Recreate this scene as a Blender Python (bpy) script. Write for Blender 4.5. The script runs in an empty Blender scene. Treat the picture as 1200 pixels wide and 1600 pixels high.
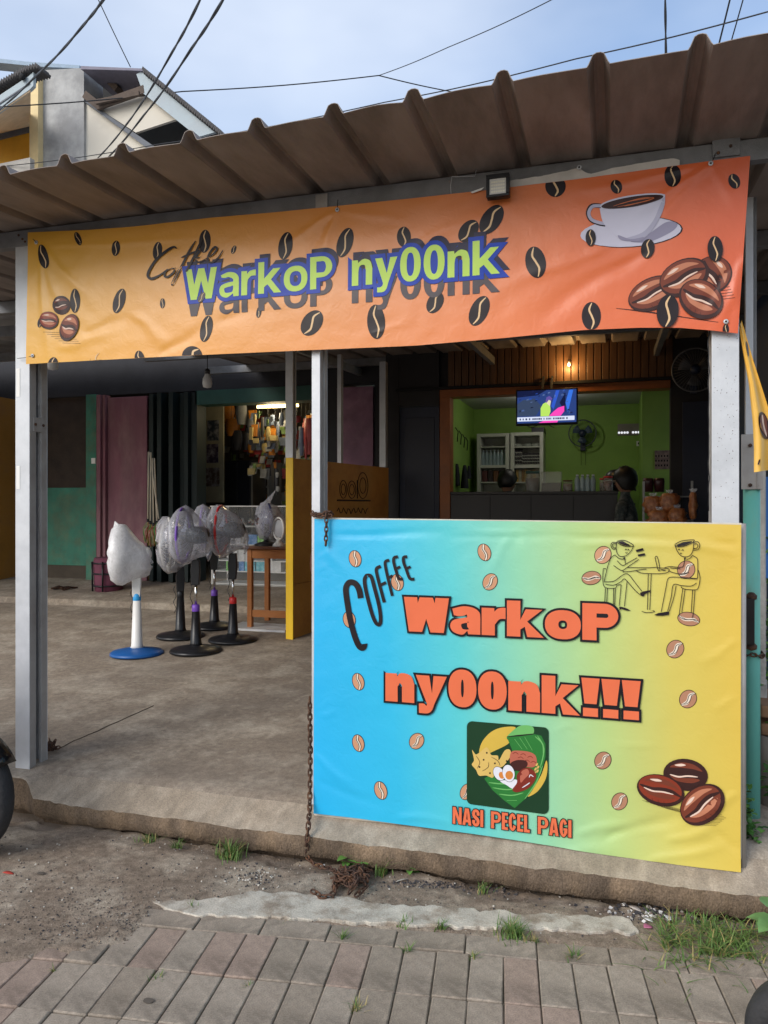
import bpy, bmesh, math, random
from mathutils import Vector, Matrix, noise
random.seed(7)
sc = bpy.context.scene
COL = sc.collection
R_ = math.radians

# ---------------------------------------------------------------- camera, sky, sun, exposure
H = 1.45            # camera height above the street
D = 3.085           # distance of the camera from the facade plane y = 0
FPX = 1200.0        # focal length in photograph pixels (1200 x 1600)
HOR = 790.0         # horizon row of the photograph
YAW = math.atan(0.30)
CS, SN = math.cos(YAW), math.sin(YAW)
cam_d = bpy.data.cameras.new("camera")
cam = bpy.data.objects.new("camera", cam_d)
COL.objects.link(cam)
cam.location = (0, -D, H)
cam.rotation_euler = (R_(90), 0, YAW)
cam_d.lens = 27.0
cam_d.sensor_width = 36.0
cam_d.shift_y = -0.00625
cam_d.clip_start = 0.05
cam_d.clip_end = 2000
sc.camera = cam

SUN_EL, SUN_AZ = R_(31), R_(-150)     # azimuth measured clockwise from +Y: behind the camera, a little left
w = bpy.data.worlds.new("World"); sc.world = w; w.use_nodes = True
nt = w.node_tree; nd = nt.nodes; lk = nt.links
bg = nd['Background']
sky = nd.new('ShaderNodeTexSky'); sky.sky_type = 'NISHITA'; sky.sun_disc = False
sky.sun_elevation = SUN_EL; sky.sun_rotation = SUN_AZ
sky.air_density = 1.0; sky.dust_density = 1.2; sky.ozone_density = 1.6
tc = nd.new('ShaderNodeTexCoord')
mp = nd.new('ShaderNodeMapping'); mp.inputs['Scale'].default_value = (1.0, 1.0, 2.2); mp.inputs['Location'].default_value = (5.5, 3.1, 0.2)
nz = nd.new('ShaderNodeTexNoise'); nz.inputs['Scale'].default_value = 1.3; nz.inputs['Detail'].default_value = 5; nz.inputs['Roughness'].default_value = 0.45
rp = nd.new('ShaderNodeValToRGB'); rp.color_ramp.elements[0].position = 0.40; rp.color_ramp.elements[1].position = 0.74; rp.color_ramp.elements[0].color = (0.10, 0.10, 0.10, 1); rp.color_ramp.elements[1].color = (0.95, 0.95, 0.95, 1)
mx = nd.new('ShaderNodeMix'); mx.data_type = 'RGBA'
mx.inputs['B'].default_value = (4.7, 5.0, 5.5, 1)
lk.new(tc.outputs['Generated'], mp.inputs['Vector']); lk.new(mp.outputs[0], nz.inputs['Vector'])
lk.new(nz.outputs['Fac'], rp.inputs['Fac']); lk.new(rp.outputs['Color'], mx.inputs['Factor'])
lk.new(sky.outputs[0], mx.inputs['A']); lk.new(mx.outputs['Result'], bg.inputs['Color'])
bg.inputs['Strength'].default_value = 0.15

sun_d = bpy.data.lights.new("sun", 'SUN'); sun = bpy.data.objects.new("sun", sun_d); COL.objects.link(sun)
sun_d.energy = 1.5; sun_d.angle = R_(34); sun_d.color = (1.0, 0.955, 0.88)
sdir = Vector((math.sin(SUN_AZ) * math.cos(SUN_EL), math.cos(SUN_AZ) * math.cos(SUN_EL), math.sin(SUN_EL)))
sun.rotation_euler = sdir.to_track_quat('Z', 'Y').to_euler()
sun.location = sdir * 30
vs = sc.view_settings
vs.view_transform = 'Standard'; vs.look = 'None'; vs.gamma = 1.0; vs.use_curve_mapping = False
vs.exposure = 0.66
try:
    sc.cycles.use_denoising = True
    sc.cycles.max_bounces = 8; sc.cycles.transparent_max_bounces = 16
except Exception:
    pass

# ---------------------------------------------------------------- photograph pixel -> place
def rd(px, py):
    u = (px - 600) / FPX
    return Vector((-SN + CS * u, CS + SN * u, (HOR - py) / FPX))
def PY(px, py, Y):                      # the point of the wall y = Y seen at that pixel
    d = rd(px, py); t = (Y + D) / d.y
    return Vector((d.x * t, Y, H + d.z * t))
def PZ(px, py, Z=0.0):                  # the point of the level z = Z
    d = rd(px, py); t = (Z - H) / d.z
    return Vector((d.x * t, -D + d.y * t, Z))
F0, FS = 0.17, 0.05                     # terrace floor: height at the facade, slope inwards
def floor_z(y): return F0 + FS * max(y, 0)
def PF(px, py):                         # on the sloping terrace floor
    d = rd(px, py); t = (F0 + FS * -D - H) / (d.z - FS * d.y)
    return Vector((d.x * t, -D + d.y * t, H + d.z * t))
def PX(px, py, X):                      # on the wall x = X
    d = rd(px, py); t = X / d.x
    return Vector((X, -D + d.y * t, H + d.z * t))

# ---------------------------------------------------------------- materials
def lin(r, g, b):
    f = lambda c: (c / 255 / 12.92) if c / 255 <= 0.04045 else ((c / 255 + 0.055) / 1.055) ** 2.4
    return (f(r), f(g), f(b))
MATS = {}
def mat(name, col, rough=0.6, metal=0.0, var=0.18, scale=6.0, bump=0.0, bscale=80.0, col2=None, amt=0.5, spec=0.4,
        c2lo=0.45, c2hi=0.62, s2=3.0, stretch=None, emit=None, estr=0.0, trans=0.0, alpha=1.0, rvar=0.12, speck=0.0, sscale=170.0):
    if name in MATS: return MATS[name]
    m = bpy.data.materials.new(name); m.use_nodes = True; MATS[name] = m
    n = m.node_tree.nodes; l = m.node_tree.links; p = n['Principled BSDF']
    p.inputs['Metallic'].default_value = metal; p.inputs['Specular IOR Level'].default_value = spec
    p.inputs['Transmission Weight'].default_value = trans; p.inputs['Alpha'].default_value = alpha
    t = n.new('ShaderNodeTexCoord'); src = t.outputs['Object']
    if stretch:
        q = n.new('ShaderNodeMapping'); q.inputs['Scale'].default_value = stretch; l.new(src, q.inputs[0]); src = q.outputs[0]
    a = n.new('ShaderNodeTexNoise'); a.inputs['Scale'].default_value = scale; a.inputs['Detail'].default_value = 6; a.inputs['Roughness'].default_value = 0.6
    l.new(src, a.inputs['Vector'])
    mr = n.new('ShaderNodeMapRange'); mr.inputs['From Min'].default_value = 0.25; mr.inputs['From Max'].default_value = 0.75
    mr.inputs['To Min'].default_value = 1 - var; mr.inputs['To Max'].default_value = 1 + var
    l.new(a.outputs['Fac'], mr.inputs['Value'])
    base = n.new('ShaderNodeMix'); base.data_type = 'RGBA'; base.inputs['A'].default_value = (*col, 1); base.inputs['B'].default_value = (*(col2 or col), 1)
    if col2:
        b = n.new('ShaderNodeTexNoise'); b.inputs['Scale'].default_value = s2; b.inputs['Detail'].default_value = 8; b.inputs['Roughness'].default_value = 0.65
        l.new(src, b.inputs['Vector'])
        r2 = n.new('ShaderNodeMapRange'); r2.inputs['From Min'].default_value = c2lo; r2.inputs['From Max'].default_value = c2hi; r2.inputs['To Max'].default_value = amt
        l.new(b.outputs['Fac'], r2.inputs['Value']); l.new(r2.outputs[0], base.inputs['Factor'])
    else:
        base.inputs['Factor'].default_value = 0
    mul = n.new('ShaderNodeMix'); mul.data_type = 'RGBA'; mul.blend_type = 'MULTIPLY'; mul.inputs['Factor'].default_value = 1
    l.new(base.outputs['Result'], mul.inputs['A']); l.new(mr.outputs[0], mul.inputs['B']); res = mul.outputs['Result']
    if speck:                                   # grit: fine light and dark grains
        g1 = n.new('ShaderNodeTexNoise'); g1.inputs['Scale'].default_value = sscale; g1.inputs['Detail'].default_value = 3; g1.inputs['Roughness'].default_value = 0.7; l.new(t.outputs['Object'], g1.inputs['Vector'])
        g2 = n.new('ShaderNodeMapRange'); g2.inputs['From Min'].default_value = 0.28; g2.inputs['From Max'].default_value = 0.72; g2.inputs['To Min'].default_value = 1 - speck; g2.inputs['To Max'].default_value = 1 + speck; l.new(g1.outputs['Fac'], g2.inputs['Value'])
        g3 = n.new('ShaderNodeMix'); g3.data_type = 'RGBA'; g3.blend_type = 'MULTIPLY'; g3.inputs['Factor'].default_value = 1; l.new(res, g3.inputs['A']); l.new(g2.outputs[0], g3.inputs['B']); res = g3.outputs['Result']
    l.new(res, p.inputs['Base Color'])
    rr = n.new('ShaderNodeMapRange'); rr.inputs['To Min'].default_value = max(0.02, rough - rvar); rr.inputs['To Max'].default_value = min(1, rough + rvar)
    l.new(a.outputs['Fac'], rr.inputs['Value']); l.new(rr.outputs[0], p.inputs['Roughness'])
    if bump:
        c = n.new('ShaderNodeTexNoise'); c.inputs['Scale'].default_value = bscale; c.inputs['Detail'].default_value = 5
        l.new(src, c.inputs['Vector'])
        bn = n.new('ShaderNodeBump'); bn.inputs['Strength'].default_value = bump; bn.inputs['Distance'].default_value = 0.01
        l.new(c.outputs['Fac'], bn.inputs['Height']); l.new(bn.outputs[0], p.inputs['Normal'])
    if emit:
        p.inputs['Emission Color'].default_value = (*emit, 1); p.inputs['Emission Strength'].default_value = estr
    return m

# ---------------------------------------------------------------- mesh builder and object helpers
ORG = {}
class MB:
    def __init__(s): s.v = []; s.f = []; s.mi = []; s.sm = []; s.m = 0
    def add(s, vs, fs, smooth=False):
        o = len(s.v); s.v += [Vector(p) for p in vs]
        for f in fs: s.f.append([o + i for i in f]); s.mi.append(s.m); s.sm.append(smooth)
        return s
    def box(s, a, b, M=None):
        x0, y0, z0 = a; x1, y1, z1 = b
        vs = [Vector(p) for p in ((x0,y0,z0),(x1,y0,z0),(x1,y1,z0),(x0,y1,z0),(x0,y0,z1),(x1,y0,z1),(x1,y1,z1),(x0,y1,z1))]
        if M: vs = [M @ p for p in vs]
        return s.add(vs, [(0,3,2,1),(4,5,6,7),(0,1,5,4),(1,2,6,5),(2,3,7,6),(3,0,4,7)])
    def bar(s, a, b, wd, ht=None, up=(0, 0, 1)):
        a = Vector(a); b = Vector(b); ht = ht or wd; d = (b - a); L = d.length; d.normalize(); up = Vector(up)
        if abs(d.dot(up)) > 0.98: up = Vector((0, 1, 0))
        x = d.cross(up).normalized(); u = x.cross(d).normalized(); M = Matrix((x, d, u)).transposed().to_4x4(); M.translation = a
        return s.box((-wd/2, 0, -ht/2), (wd/2, L, ht/2), M)
    def lathe(s, c, prof, n=24, axis=(0, 0, 1), cap=True, smooth=True, sq=None):
        ax = Vector(axis).normalized(); t = Vector((1, 0, 0)) if abs(ax.x) < 0.9 else Vector((0, 1, 0))
        u = ax.cross(t).normalized(); v = ax.cross(u); c = Vector(c); vs = []; fs = []
        for (r, h) in prof:
            for k in range(n):
                a = 2 * math.pi * k / n
                vs.append(c + ax * h + (u * math.cos(a) + v * math.sin(a)) * r)
        for j in range(len(prof) - 1):
            for k in range(n):
                k2 = (k + 1) % n; fs.append((j*n+k, j*n+k2, (j+1)*n+k2, (j+1)*n+k))
        s.add(vs, fs, smooth)
        if cap:
            o = len(s.v) - len(vs)
            for j in (0, len(prof) - 1):
                if prof[j][0] > 1e-5:
                    s.f.append([o + j*n + k for k in (range(n) if j else range(n - 1, -1, -1))]); s.mi.append(s.m); s.sm.append(False)
        return s
    def cyl(s, a, b, r, n=12, r2=None):
        a = Vector(a); b = Vector(b); d = b - a
        return s.lathe(a, [(r, 0), (r if r2 is None else r2, d.length)], n, d)
    def tube(s, pts, r, n=6, closed=False):
        pts = [Vector(p) for p in pts]; N = len(pts); rs = r if isinstance(r, (list, tuple)) else [r] * N
        vs = []; fs = []; prev = None
        for i, p in enumerate(pts):
            if closed: d = pts[(i+1) % N] - pts[i-1]
            else: d = pts[min(i+1, N-1)] - pts[max(i-1, 0)]
            d.normalize()
            if prev is None:
                t = Vector((0, 0, 1)) if abs(d.z) < 0.9 else Vector((1, 0, 0)); u = d.cross(t).normalized()
            else:
                u = (prev - d * prev.dot(d));
                u = u.normalized() if u.length > 1e-6 else d.orthogonal().normalized()
            prev = u; v = d.cross(u)
            for k in range(n):
                a = 2 * math.pi * k / n; vs.append(p + (u * math.cos(a) + v * math.sin(a)) * rs[i])
        for i in range(N if closed else N - 1):
            j = (i + 1) % N
            for k in range(n):
                k2 = (k + 1) % n; fs.append((i*n+k, i*n+k2, j*n+k2, j*n+k))
        if not closed: fs += [tuple(range(n - 1, -1, -1)), tuple((N-1)*n + k for k in range(n))]
        return s.add(vs, fs, True)
    def grid(s, rows, smooth=True, wrap=False):
        n = len(rows[0]); vs = [p for r in rows for p in r]; fs = []
        for i in range(len(rows) - 1):
            for k in range(n if wrap else n - 1):
                k2 = (k + 1) % n; fs.append((i*n+k, i*n+k2, (i+1)*n+k2, (i+1)*n+k))
        return s.add(vs, fs, smooth)
    def prism(s, poly, d):                      # closed 3D polygon extruded by vector d
        n = len(poly); a = [Vector(p) for p in poly]; d = Vector(d); vs = a + [p + d for p in a]
        return s.add(vs, [tuple(range(n - 1, -1, -1)), tuple(range(n, 2 * n))] + [(k, (k+1) % n, n + (k+1) % n, n + k) for k in range(n)])
    def build(s, name, m=None, parent=None, origin=None, bevel=0.0, solid=0.0):
        o_ = Vector(origin) if origin is not None else (ORG[parent.name] if parent is not None else Vector((0, 0, 0)))
        me = bpy.data.meshes.new(name); me.from_pydata([tuple(p - o_) for p in s.v], [], s.f)
        for x in (m if isinstance(m, (list, tuple)) else [m]):
            if x is not None: me.materials.append(x)
        me.polygons.foreach_set('material_index', s.mi); me.polygons.foreach_set('use_smooth', s.sm); me.update()
        return link(name, me, parent, o_, bevel, solid)
def link(name, me, parent=None, o_=Vector((0, 0, 0)), bevel=0.0, solid=0.0):
    ob = bpy.data.objects.new(name, me); COL.objects.link(ob)
    if parent is not None: ob.parent = parent; ob.location = o_ - ORG[parent.name]
    else: ob.location = o_
    ORG[ob.name] = Vector(o_)
    if solid:
        md = ob.modifiers.new('solid', 'SOLIDIFY'); md.thickness = solid; md.offset = 0
    if bevel:
        md = ob.modifiers.new('bevel', 'BEVEL'); md.width = bevel; md.segments = 2; md.limit_method = 'ANGLE'; md.angle_limit = R_(40)
    return ob
def tag(o, label, cat, group=None):
    o['label'] = label; o['category'] = cat
    if group: o['group'] = group
    return o
def thing(name, label, cat, loc, group=None):
    o = bpy.data.objects.new(name, None); COL.objects.link(o); o.location = loc; o.empty_display_size = 0.1
    ORG[o.name] = Vector(loc); return tag(o, label, cat, group)
def struct(o): o['kind'] = 'structure'; return o
def stuff(o): o['kind'] = 'stuff'; return o
def fbm(x, y, z=0.0, o=4):
    v = 0; a = 0.5; f = 1.0
    for _ in range(o): v += a * noise.noise((x * f, y * f, z * f + 3.7 * f)); a *= 0.5; f *= 2.03
    return v
def copy_tree(o, parent=None, mats=None):
    c = o.copy(); COL.objects.link(c); ORG[c.name] = ORG[o.name].copy()
    if parent is not None: c.parent = parent
    for ch in list(o.children): copy_tree(ch, c)
    return c
# ---------------------------------------------------------------- shared materials
galv = mat('galvanised_steel', (0.47, 0.485, 0.51), 0.45, 0.2, 0.10, 9, 0.05, 120, (0.62, 0.63, 0.65), 0.5)
galv_br = mat('galvanised_weathered', (0.36, 0.345, 0.33), 0.5, 0.3, 0.14, 9, 0.06, 120, (0.24, 0.2, 0.17), 0.5)
beam_m = mat('beam_dark_steel', (0.20, 0.205, 0.215), 0.6, 0.2, 0.2, 14, 0.25, 260, (0.12, 0.12, 0.12), 0.5)
roof_m = mat('roof_underside', (0.25, 0.21, 0.188), 0.65, 0.0, 0.22, 7, 0.08, 60, (0.12, 0.098, 0.085), 0.8, s2=3.0, c2lo=0.44, c2hi=0.7, stretch=(1.6, 0.45, 1))
rust = mat('rusty_iron', (0.075, 0.042, 0.03), 0.75, 0.35, 0.5, 40, 0.4, 200, (0.15, 0.07, 0.035), 0.8, s2=30)
black_pl = mat('black_plastic', (0.012, 0.012, 0.014), 0.35, 0, 0.2, 20)
white_pl = mat('white_plastic', (0.72, 0.71, 0.68), 0.35, 0, 0.04, 8)
dirt_m = mat('dirt', (0.225, 0.175, 0.132), 0.95, 0, 0.38, 30, 0.6, 300, (0.41, 0.35, 0.275), 0.9, c2lo=0.46, c2hi=0.66, s2=3.4, speck=0.38, sscale=190, spec=0.15)
chrome = mat('chrome', (0.6, 0.6, 0.6), 0.15, 1.0, 0.05)
dark_m = mat('dark_gap', (0.012, 0.012, 0.013), 0.9)
wood_or = mat('varnished_pine', (0.42, 0.155, 0.04), 0.45, 0, 0.25, 5, 0.05, 60, (0.25, 0.08, 0.02), 0.6, s2=5, stretch=(1, 1, 7))

# ---------------------------------------------------------------- ground and pavers
g = MB(); g.add([(-200, -200, -0.035), (200, -200, -0.035), (200, 300, -0.035), (-200, 300, -0.035)], [(0, 1, 2, 3)])
struct(g.build('street_ground', mat('packed_earth', (0.17, 0.135, 0.105), 0.95, 0, 0.3, 9, 0.6, 120, (0.24, 0.2, 0.16), 0.6)))
PA = R_(8.1); EX = Vector((math.cos(PA), math.sin(PA), 0)); EY = Vector((-math.sin(PA), math.cos(PA), 0))
PO = PZ(600, 1450); JO = (PZ(631, 1485) - PO).dot(EX)
def pq(v): d = Vector((v[0], v[1], 0)) - Vector((PO.x, PO.y, 0)); return d.dot(EX), d.dot(EY)
pave = MB(); c0 = PO - EY * 0.62; 
pv = [c0 + EX * a + EY * b + Vector((0, 0, -0.009)) for a, b in ((-4.6, -1.3), (3.2, -1.3), (3.2, 0.62), (-4.6, 0.62))]
pave.add(pv, [(0, 1, 2, 3)])
pavement = struct(pave.build('pavement', mat('joint_sand', (0.15, 0.125, 0.095), 0.95, 0, 0.4, 40, 0.8, 200, (0.13, 0.12, 0.08), 0.6)))
PW, PL, PG = 0.107, 0.232, 0.0035
pm_cols = [(0.295, 0.245, 0.195), (0.272, 0.226, 0.178), (0.318, 0.268, 0.215), (0.31, 0.235, 0.188)]
pmats = [mat('paver_%d' % i, c, 0.92, 0, 0.24, 34, 0.28, 480, tuple(x * 0.68 for x in c), 0.8, s2=6, spec=0.15, speck=0.26, sscale=210) for i, c in enumerate(pm_cols)]
def paver_mesh(a, b, m):
    bm = bmesh.new(); bmesh.ops.create_cube(bm, size=1)
    for v in bm.verts: v.co = Vector((v.co.x * (a - PG), v.co.y * (b - PG), v.co.z * 0.06 - 0.03))
    bmesh.ops.bevel(bm, geom=[e for e in bm.edges if all(v.co.z > -0.01 for v in e.verts) or abs(e.verts[0].co.z - e.verts[1].co.z) > 0.01], offset=0.0035, segments=1, affect='EDGES')
    me = bpy.data.meshes.new('paver'); bm.to_mesh(me); bm.free(); me.materials.append(m); return me
pm_a = [paver_mesh(PW, PL, m) for m in pmats]; pm_b = [paver_mesh(PL, PW, m) for m in pmats]
def put_paver(me, ax, qy):
    o = bpy.data.objects.new('paver', me); COL.objects.link(o); o.parent = pavement
    p = PO + EX * ax + EY * qy
    o.location = (p.x, p.y, random.uniform(-0.0025, 0.003))
    o.rotation_euler = (random.gauss(0, 0.008), random.gauss(0, 0.01), PA + random.gauss(0, 0.008))
for r in range(5):
    for c in range(-26, 22):
        put_paver(random.choice(pm_a), JO + (c + 0.5) * PW, -PW - (r + 0.5) * PL)
for c in range(-13, 11):
    put_paver(random.choice(pm_b), JO + (c + 0.35) * PL, -PW / 2)

# dirt between the kerb of the terrace and the pavers, spilling over the pavers on the left
def dirt_h(x, y):
    a, q = pq((x, y))
    h = -0.004 + 0.010 * fbm(x * 3, y * 3) + 0.006 * fbm(x * 17, y * 17) + 0.003 * noise.noise((x * 60, y * 60, 1))
    n1 = 0.06 * fbm(x * 4 + 7, y * 4)
    edge = q + n1
    if edge < 0.012: h -= min(0.05, (0.012 - edge) * 1.2)
    s = min(1.0, max(0.0, (-0.60 - a + 0.5 * fbm(x * 2.3, y * 2.3 + 9)) / 0.35)); r = min(1.0, max(0.0, (q + 0.36 + 0.5 * fbm(x * 2, y * 2 + 5)) / 0.14)); thin = min(1.0, max(0.0, (-0.85 - a) / 0.4)) * min(1.0, max(0.0, (q + 0.95) / 0.2))
    h = max(h, h * (1 - thin) + thin * (0.0002 + 0.006 * fbm(x * 5, y * 5 + 2) + 0.002 * noise.noise((x * 40, y * 40, 8))))
    h = max(h, h * (1 - s * r) + s * r * (0.004 + 0.004 * fbm(x * 9, y * 9) + 0.0025 * noise.noise((x * 55, y * 55, 4))))
    if y > -0.26: h -= 0.04 * min(1, (y + 0.26) / 0.09) * max(0, 0.5 + 1.6 * fbm(x * 5, 2.0))
    return h
rows = []
yy = [-1.6 + 0.0125 * i for i in range(119)]; xx = [-4.4 + 0.016 * i for i in range(410)]
dm = MB(); dm.grid([[Vector((x, y, dirt_h(x, y))) for x in xx] for y in yy])
dirt = stuff(dm.build('dirt_ground', dirt_m)); tag(dirt, 'brown packed dirt with grit between the terrace kerb and the pavers', 'dirt')
# pale concrete strip in front of the kerb
strip_px = [(235, 1404), (330, 1398), (395, 1390), (470, 1392), (560, 1402), (640, 1410), (760, 1418), (880, 1424), (985, 1430), (1000, 1452), (900, 1450), (780, 1446), (660, 1441), (540, 1434), (430, 1430), (330, 1427), (270, 1418)]
strip_px = [(a, b + 4) for a, b in strip_px]
def dense(poly, step=9.0):
    out = []
    for i, p in enumerate(poly):
        q = poly[(i + 1) % len(poly)]; n = max(1, int(math.dist(p, q) / step))
        for k in range(n): out.append((p[0] + (q[0] - p[0]) * k / n + 6 * fbm(len(out) * 0.31, 3.3), p[1] + (q[1] - p[1]) * k / n + 9 * fbm(len(out) * 0.23, 8.1)))
    return out
sp = [PZ(a, b, 0.006) for a, b in dense(strip_px, 5.0)]
st = MB(); st.prism([p - Vector((0, 0, 0.05)) for p in sp], (0, 0, 0.05))
struct(st.build('concrete_strip', mat('pale_concrete', (0.45, 0.41, 0.345), 0.92, 0, 0.3, 14, 0.3, 200, (0.25, 0.2, 0.15), 0.95, s2=9, c2lo=0.46, c2hi=0.62, speck=0.3), bevel=0.003))

# ---------------------------------------------------------------- terrace
XA = PY(40, 1248, -0.17).x; XR = 0.66; XL = -10.0; YS = 3.95; YB = 5.2
def terrace_profile(x):
    e = 0.016 * fbm(x * 5, 1.3) + 0.008 * noise.noise((x * 30, 0, 2)); ez = 0.014 * fbm(x * 6, 4.1) + 0.006 * noise.noise((x * 24, 3, 1))
    k = min(1, max(0, (x - XA + 0.06) / 0.10))
    yr = -0.105 * (1 - k) + -0.17 * k; zr = 0.165 * (1 - k) + (0.098 + ez) * k
    if x > 0.4: yr += (x - 0.4) ** 2 * 1.4
    P = [(yr + 0.09, -0.07), (yr + 0.06 + 2 * e, -0.012), (yr + 0.006 + e * 1.6, 0.012 + ez), (yr + e, 0.055), (yr + e * 0.7, zr - 0.014), (yr + 0.003, zr - 0.003), (yr + 0.012, zr)]
    for i in range(1, 8):
        t = i / 8; P.append((yr + 0.012 + (0.01 - yr) * t, zr + (F0 - 0.004 - zr) * t))
    y = 0.03
    while y < YS - 0.001:
        P.append((y, floor_z(y))); y += 0.06 if y < 1.6 else 0.16
    P += [(YS, floor_z(YS)), (YS + 0.005, floor_z(YS) + 0.055), (YS + 0.02, floor_z(YS) + 0.062)]
    for i in range(1, 5): t = i / 4; P.append((YS + 0.02 + (YB + 0.3 - YS) * t, floor_z(YS) + 0.062 + 0.11 * t))
    return P
tr = MB(); rows = []; x = XL
while x < XR + 1e-6:
    pr = terrace_profile(x); row = []
    for i, (y, z) in enumerate(pr):
        dz = 0.004 * fbm(x * 4, y * 4) + 0.0016 * fbm(x * 22, y * 22) if z > 0.09 else 0
        dy = 0.012 * fbm(x * 18, z * 40) if i < 6 else 0
        row.append(Vector((x, y + dy, z + dz)))
    rows.append(row); x += 0.12 if x < -4 else 0.03
tr.grid(rows)
nc = len(rows[0]) - 1
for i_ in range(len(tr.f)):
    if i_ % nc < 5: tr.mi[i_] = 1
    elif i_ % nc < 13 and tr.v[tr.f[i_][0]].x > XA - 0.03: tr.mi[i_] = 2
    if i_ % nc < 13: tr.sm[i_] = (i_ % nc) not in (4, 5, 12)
tr.add([rows[-1][0], *[p for p in rows[-1]], Vector((XR, YB + 0.3, -0.1)), Vector((XR, -0.1, -0.1))], [tuple(range(len(rows[-1]) + 3))])
fm = mat('terrace_concrete', (0.265, 0.215, 0.165), 0.88, 0, 0.30, 30, 0.3, 420, (0.42, 0.36, 0.285), 0.85, s2=3.2, spec=0.2, speck=0.24, sscale=150)
# grain direction and stains: darker oily patches with their own shape
n = fm.node_tree.nodes; l = fm.node_tree.links; p = n['Principled BSDF']
src = p.inputs['Base Color'].links[0].from_socket
t_ = n.new('ShaderNodeTexCoord'); a_ = n.new('ShaderNodeTexNoise'); a_.inputs['Scale'].default_value = 1.3; a_.inputs['Detail'].default_value = 9; a_.inputs['Roughness'].default_value = 0.7
l.new(t_.outputs['Object'], a_.inputs['Vector']); r_ = n.new('ShaderNodeMapRange'); r_.inputs['From Min'].default_value = 0.46; r_.inputs['From Max'].default_value = 0.66; r_.inputs['To Max'].default_value = 0.5
mm = n.new('ShaderNodeMix'); mm.data_type = 'RGBA'; mm.inputs['B'].default_value = (0.17, 0.14, 0.115, 1)
l.new(a_.outputs['Fac'], r_.inputs['Value']); l.new(r_.outputs[0], mm.inputs['Factor']); l.new(src, mm.inputs['A']); l.new(mm.outputs['Result'], p.inputs['Base Color'])
kerb_m = mat('kerb_face_brown', (0.125, 0.092, 0.066), 0.92, 0, 0.4, 14, 0.7, 160, (0.22, 0.155, 0.10), 0.7, s2=5, spec=0.15, stretch=(1, 1, 0.45), speck=0.4, sscale=150)  # front face of the kerb: darker brown than the floor, with paler brown patches
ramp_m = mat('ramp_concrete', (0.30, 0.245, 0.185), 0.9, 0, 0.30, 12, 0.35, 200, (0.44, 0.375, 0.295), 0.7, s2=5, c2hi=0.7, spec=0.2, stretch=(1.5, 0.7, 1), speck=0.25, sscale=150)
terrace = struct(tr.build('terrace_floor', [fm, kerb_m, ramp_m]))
# extra wear: scraped light patches on the concrete
a2_ = n.new('ShaderNodeTexNoise'); a2_.inputs['Scale'].default_value = 7.0; a2_.inputs['Detail'].default_value = 10; a2_.inputs['Roughness'].default_value = 0.75; a2_.inputs['Distortion'].default_value = 0.8
l.new(t_.outputs['Object'], a2_.inputs['Vector']); r2_ = n.new('ShaderNodeMapRange'); r2_.inputs['From Min'].default_value = 0.55; r2_.inputs['From Max'].default_value = 0.68; r2_.inputs['To Max'].default_value = 0.55
m2_ = n.new('ShaderNodeMix'); m2_.data_type = 'RGBA'; m2_.inputs['B'].default_value = (0.48, 0.415, 0.33, 1)
l.new(a2_.outputs['Fac'], r2_.inputs['Value']); l.new(r2_.outputs[0], m2_.inputs['Factor']); l.new(mm.outputs['Result'], m2_.inputs['A']); l.new(m2_.outputs['Result'], p.inputs['Base Color'])
# slab joint running back from the left post
jm = MB(); j0, j1 = PF(86, 1172), PF(240, 1103); pts = []
for i in range(24):
    t = i / 23; q = j0.lerp(j1, t); q.x += 0.012 * noise.noise((t * 9, 0, 0)); q.z += 0.0025; pts.append(q)
jm.tube(pts, 0.0022, 5); struct(jm.build('slab_joint', mat('joint_dirt', (0.07, 0.055, 0.042), 0.95)))

# ---------------------------------------------------------------- canopy: roof sheets, beams
ZE, YE, RS = 2.746 * 1.0, -0.70, 0.083
SC = 0.843
YE = -0.70 * SC; ZE = H + (HOR - 165) / FPX * ((YE + D) / CS); ZE -= 0.0
ZB = PY(600, 288, 0.0).z
RS = (ZB - ZE) / -YE
def roof_z(y): return ZE + RS * (y - YE) if y < 0.2 else ZE + RS * (0.2 - YE) + 0.06 * (y - 0.2)
ribs_px = [5, 100, 190, 295, 400, 520, 645, 785, 935, 1095]
ribx = [PY(px, 200, YE).x for px in ribs_px]
pitch = (ribx[-1] - ribx[0]) / 9
ribx = [ribx[0] - pitch * k for k in range(6, 0, -1)] + ribx + [ribx[-1] + pitch * k for k in range(1, 4)]
canopy = thing('metal_canopy', 'brown corrugated metal canopy roof jutting out over the shop front', 'canopy', (ribx[3], 5.3, 3.1))
ys = [YE, YE + 0.02, YE + 0.1, YE + 0.25, -0.2, 0.0, 0.2, 1.2, 2.4, 3.6, 5.4]
def eave_tilt(x, y): return 0.027 * (x + 0.75) * max(0.0, min(1.0, y / YE)) if y < 0 else 0.0
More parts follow.
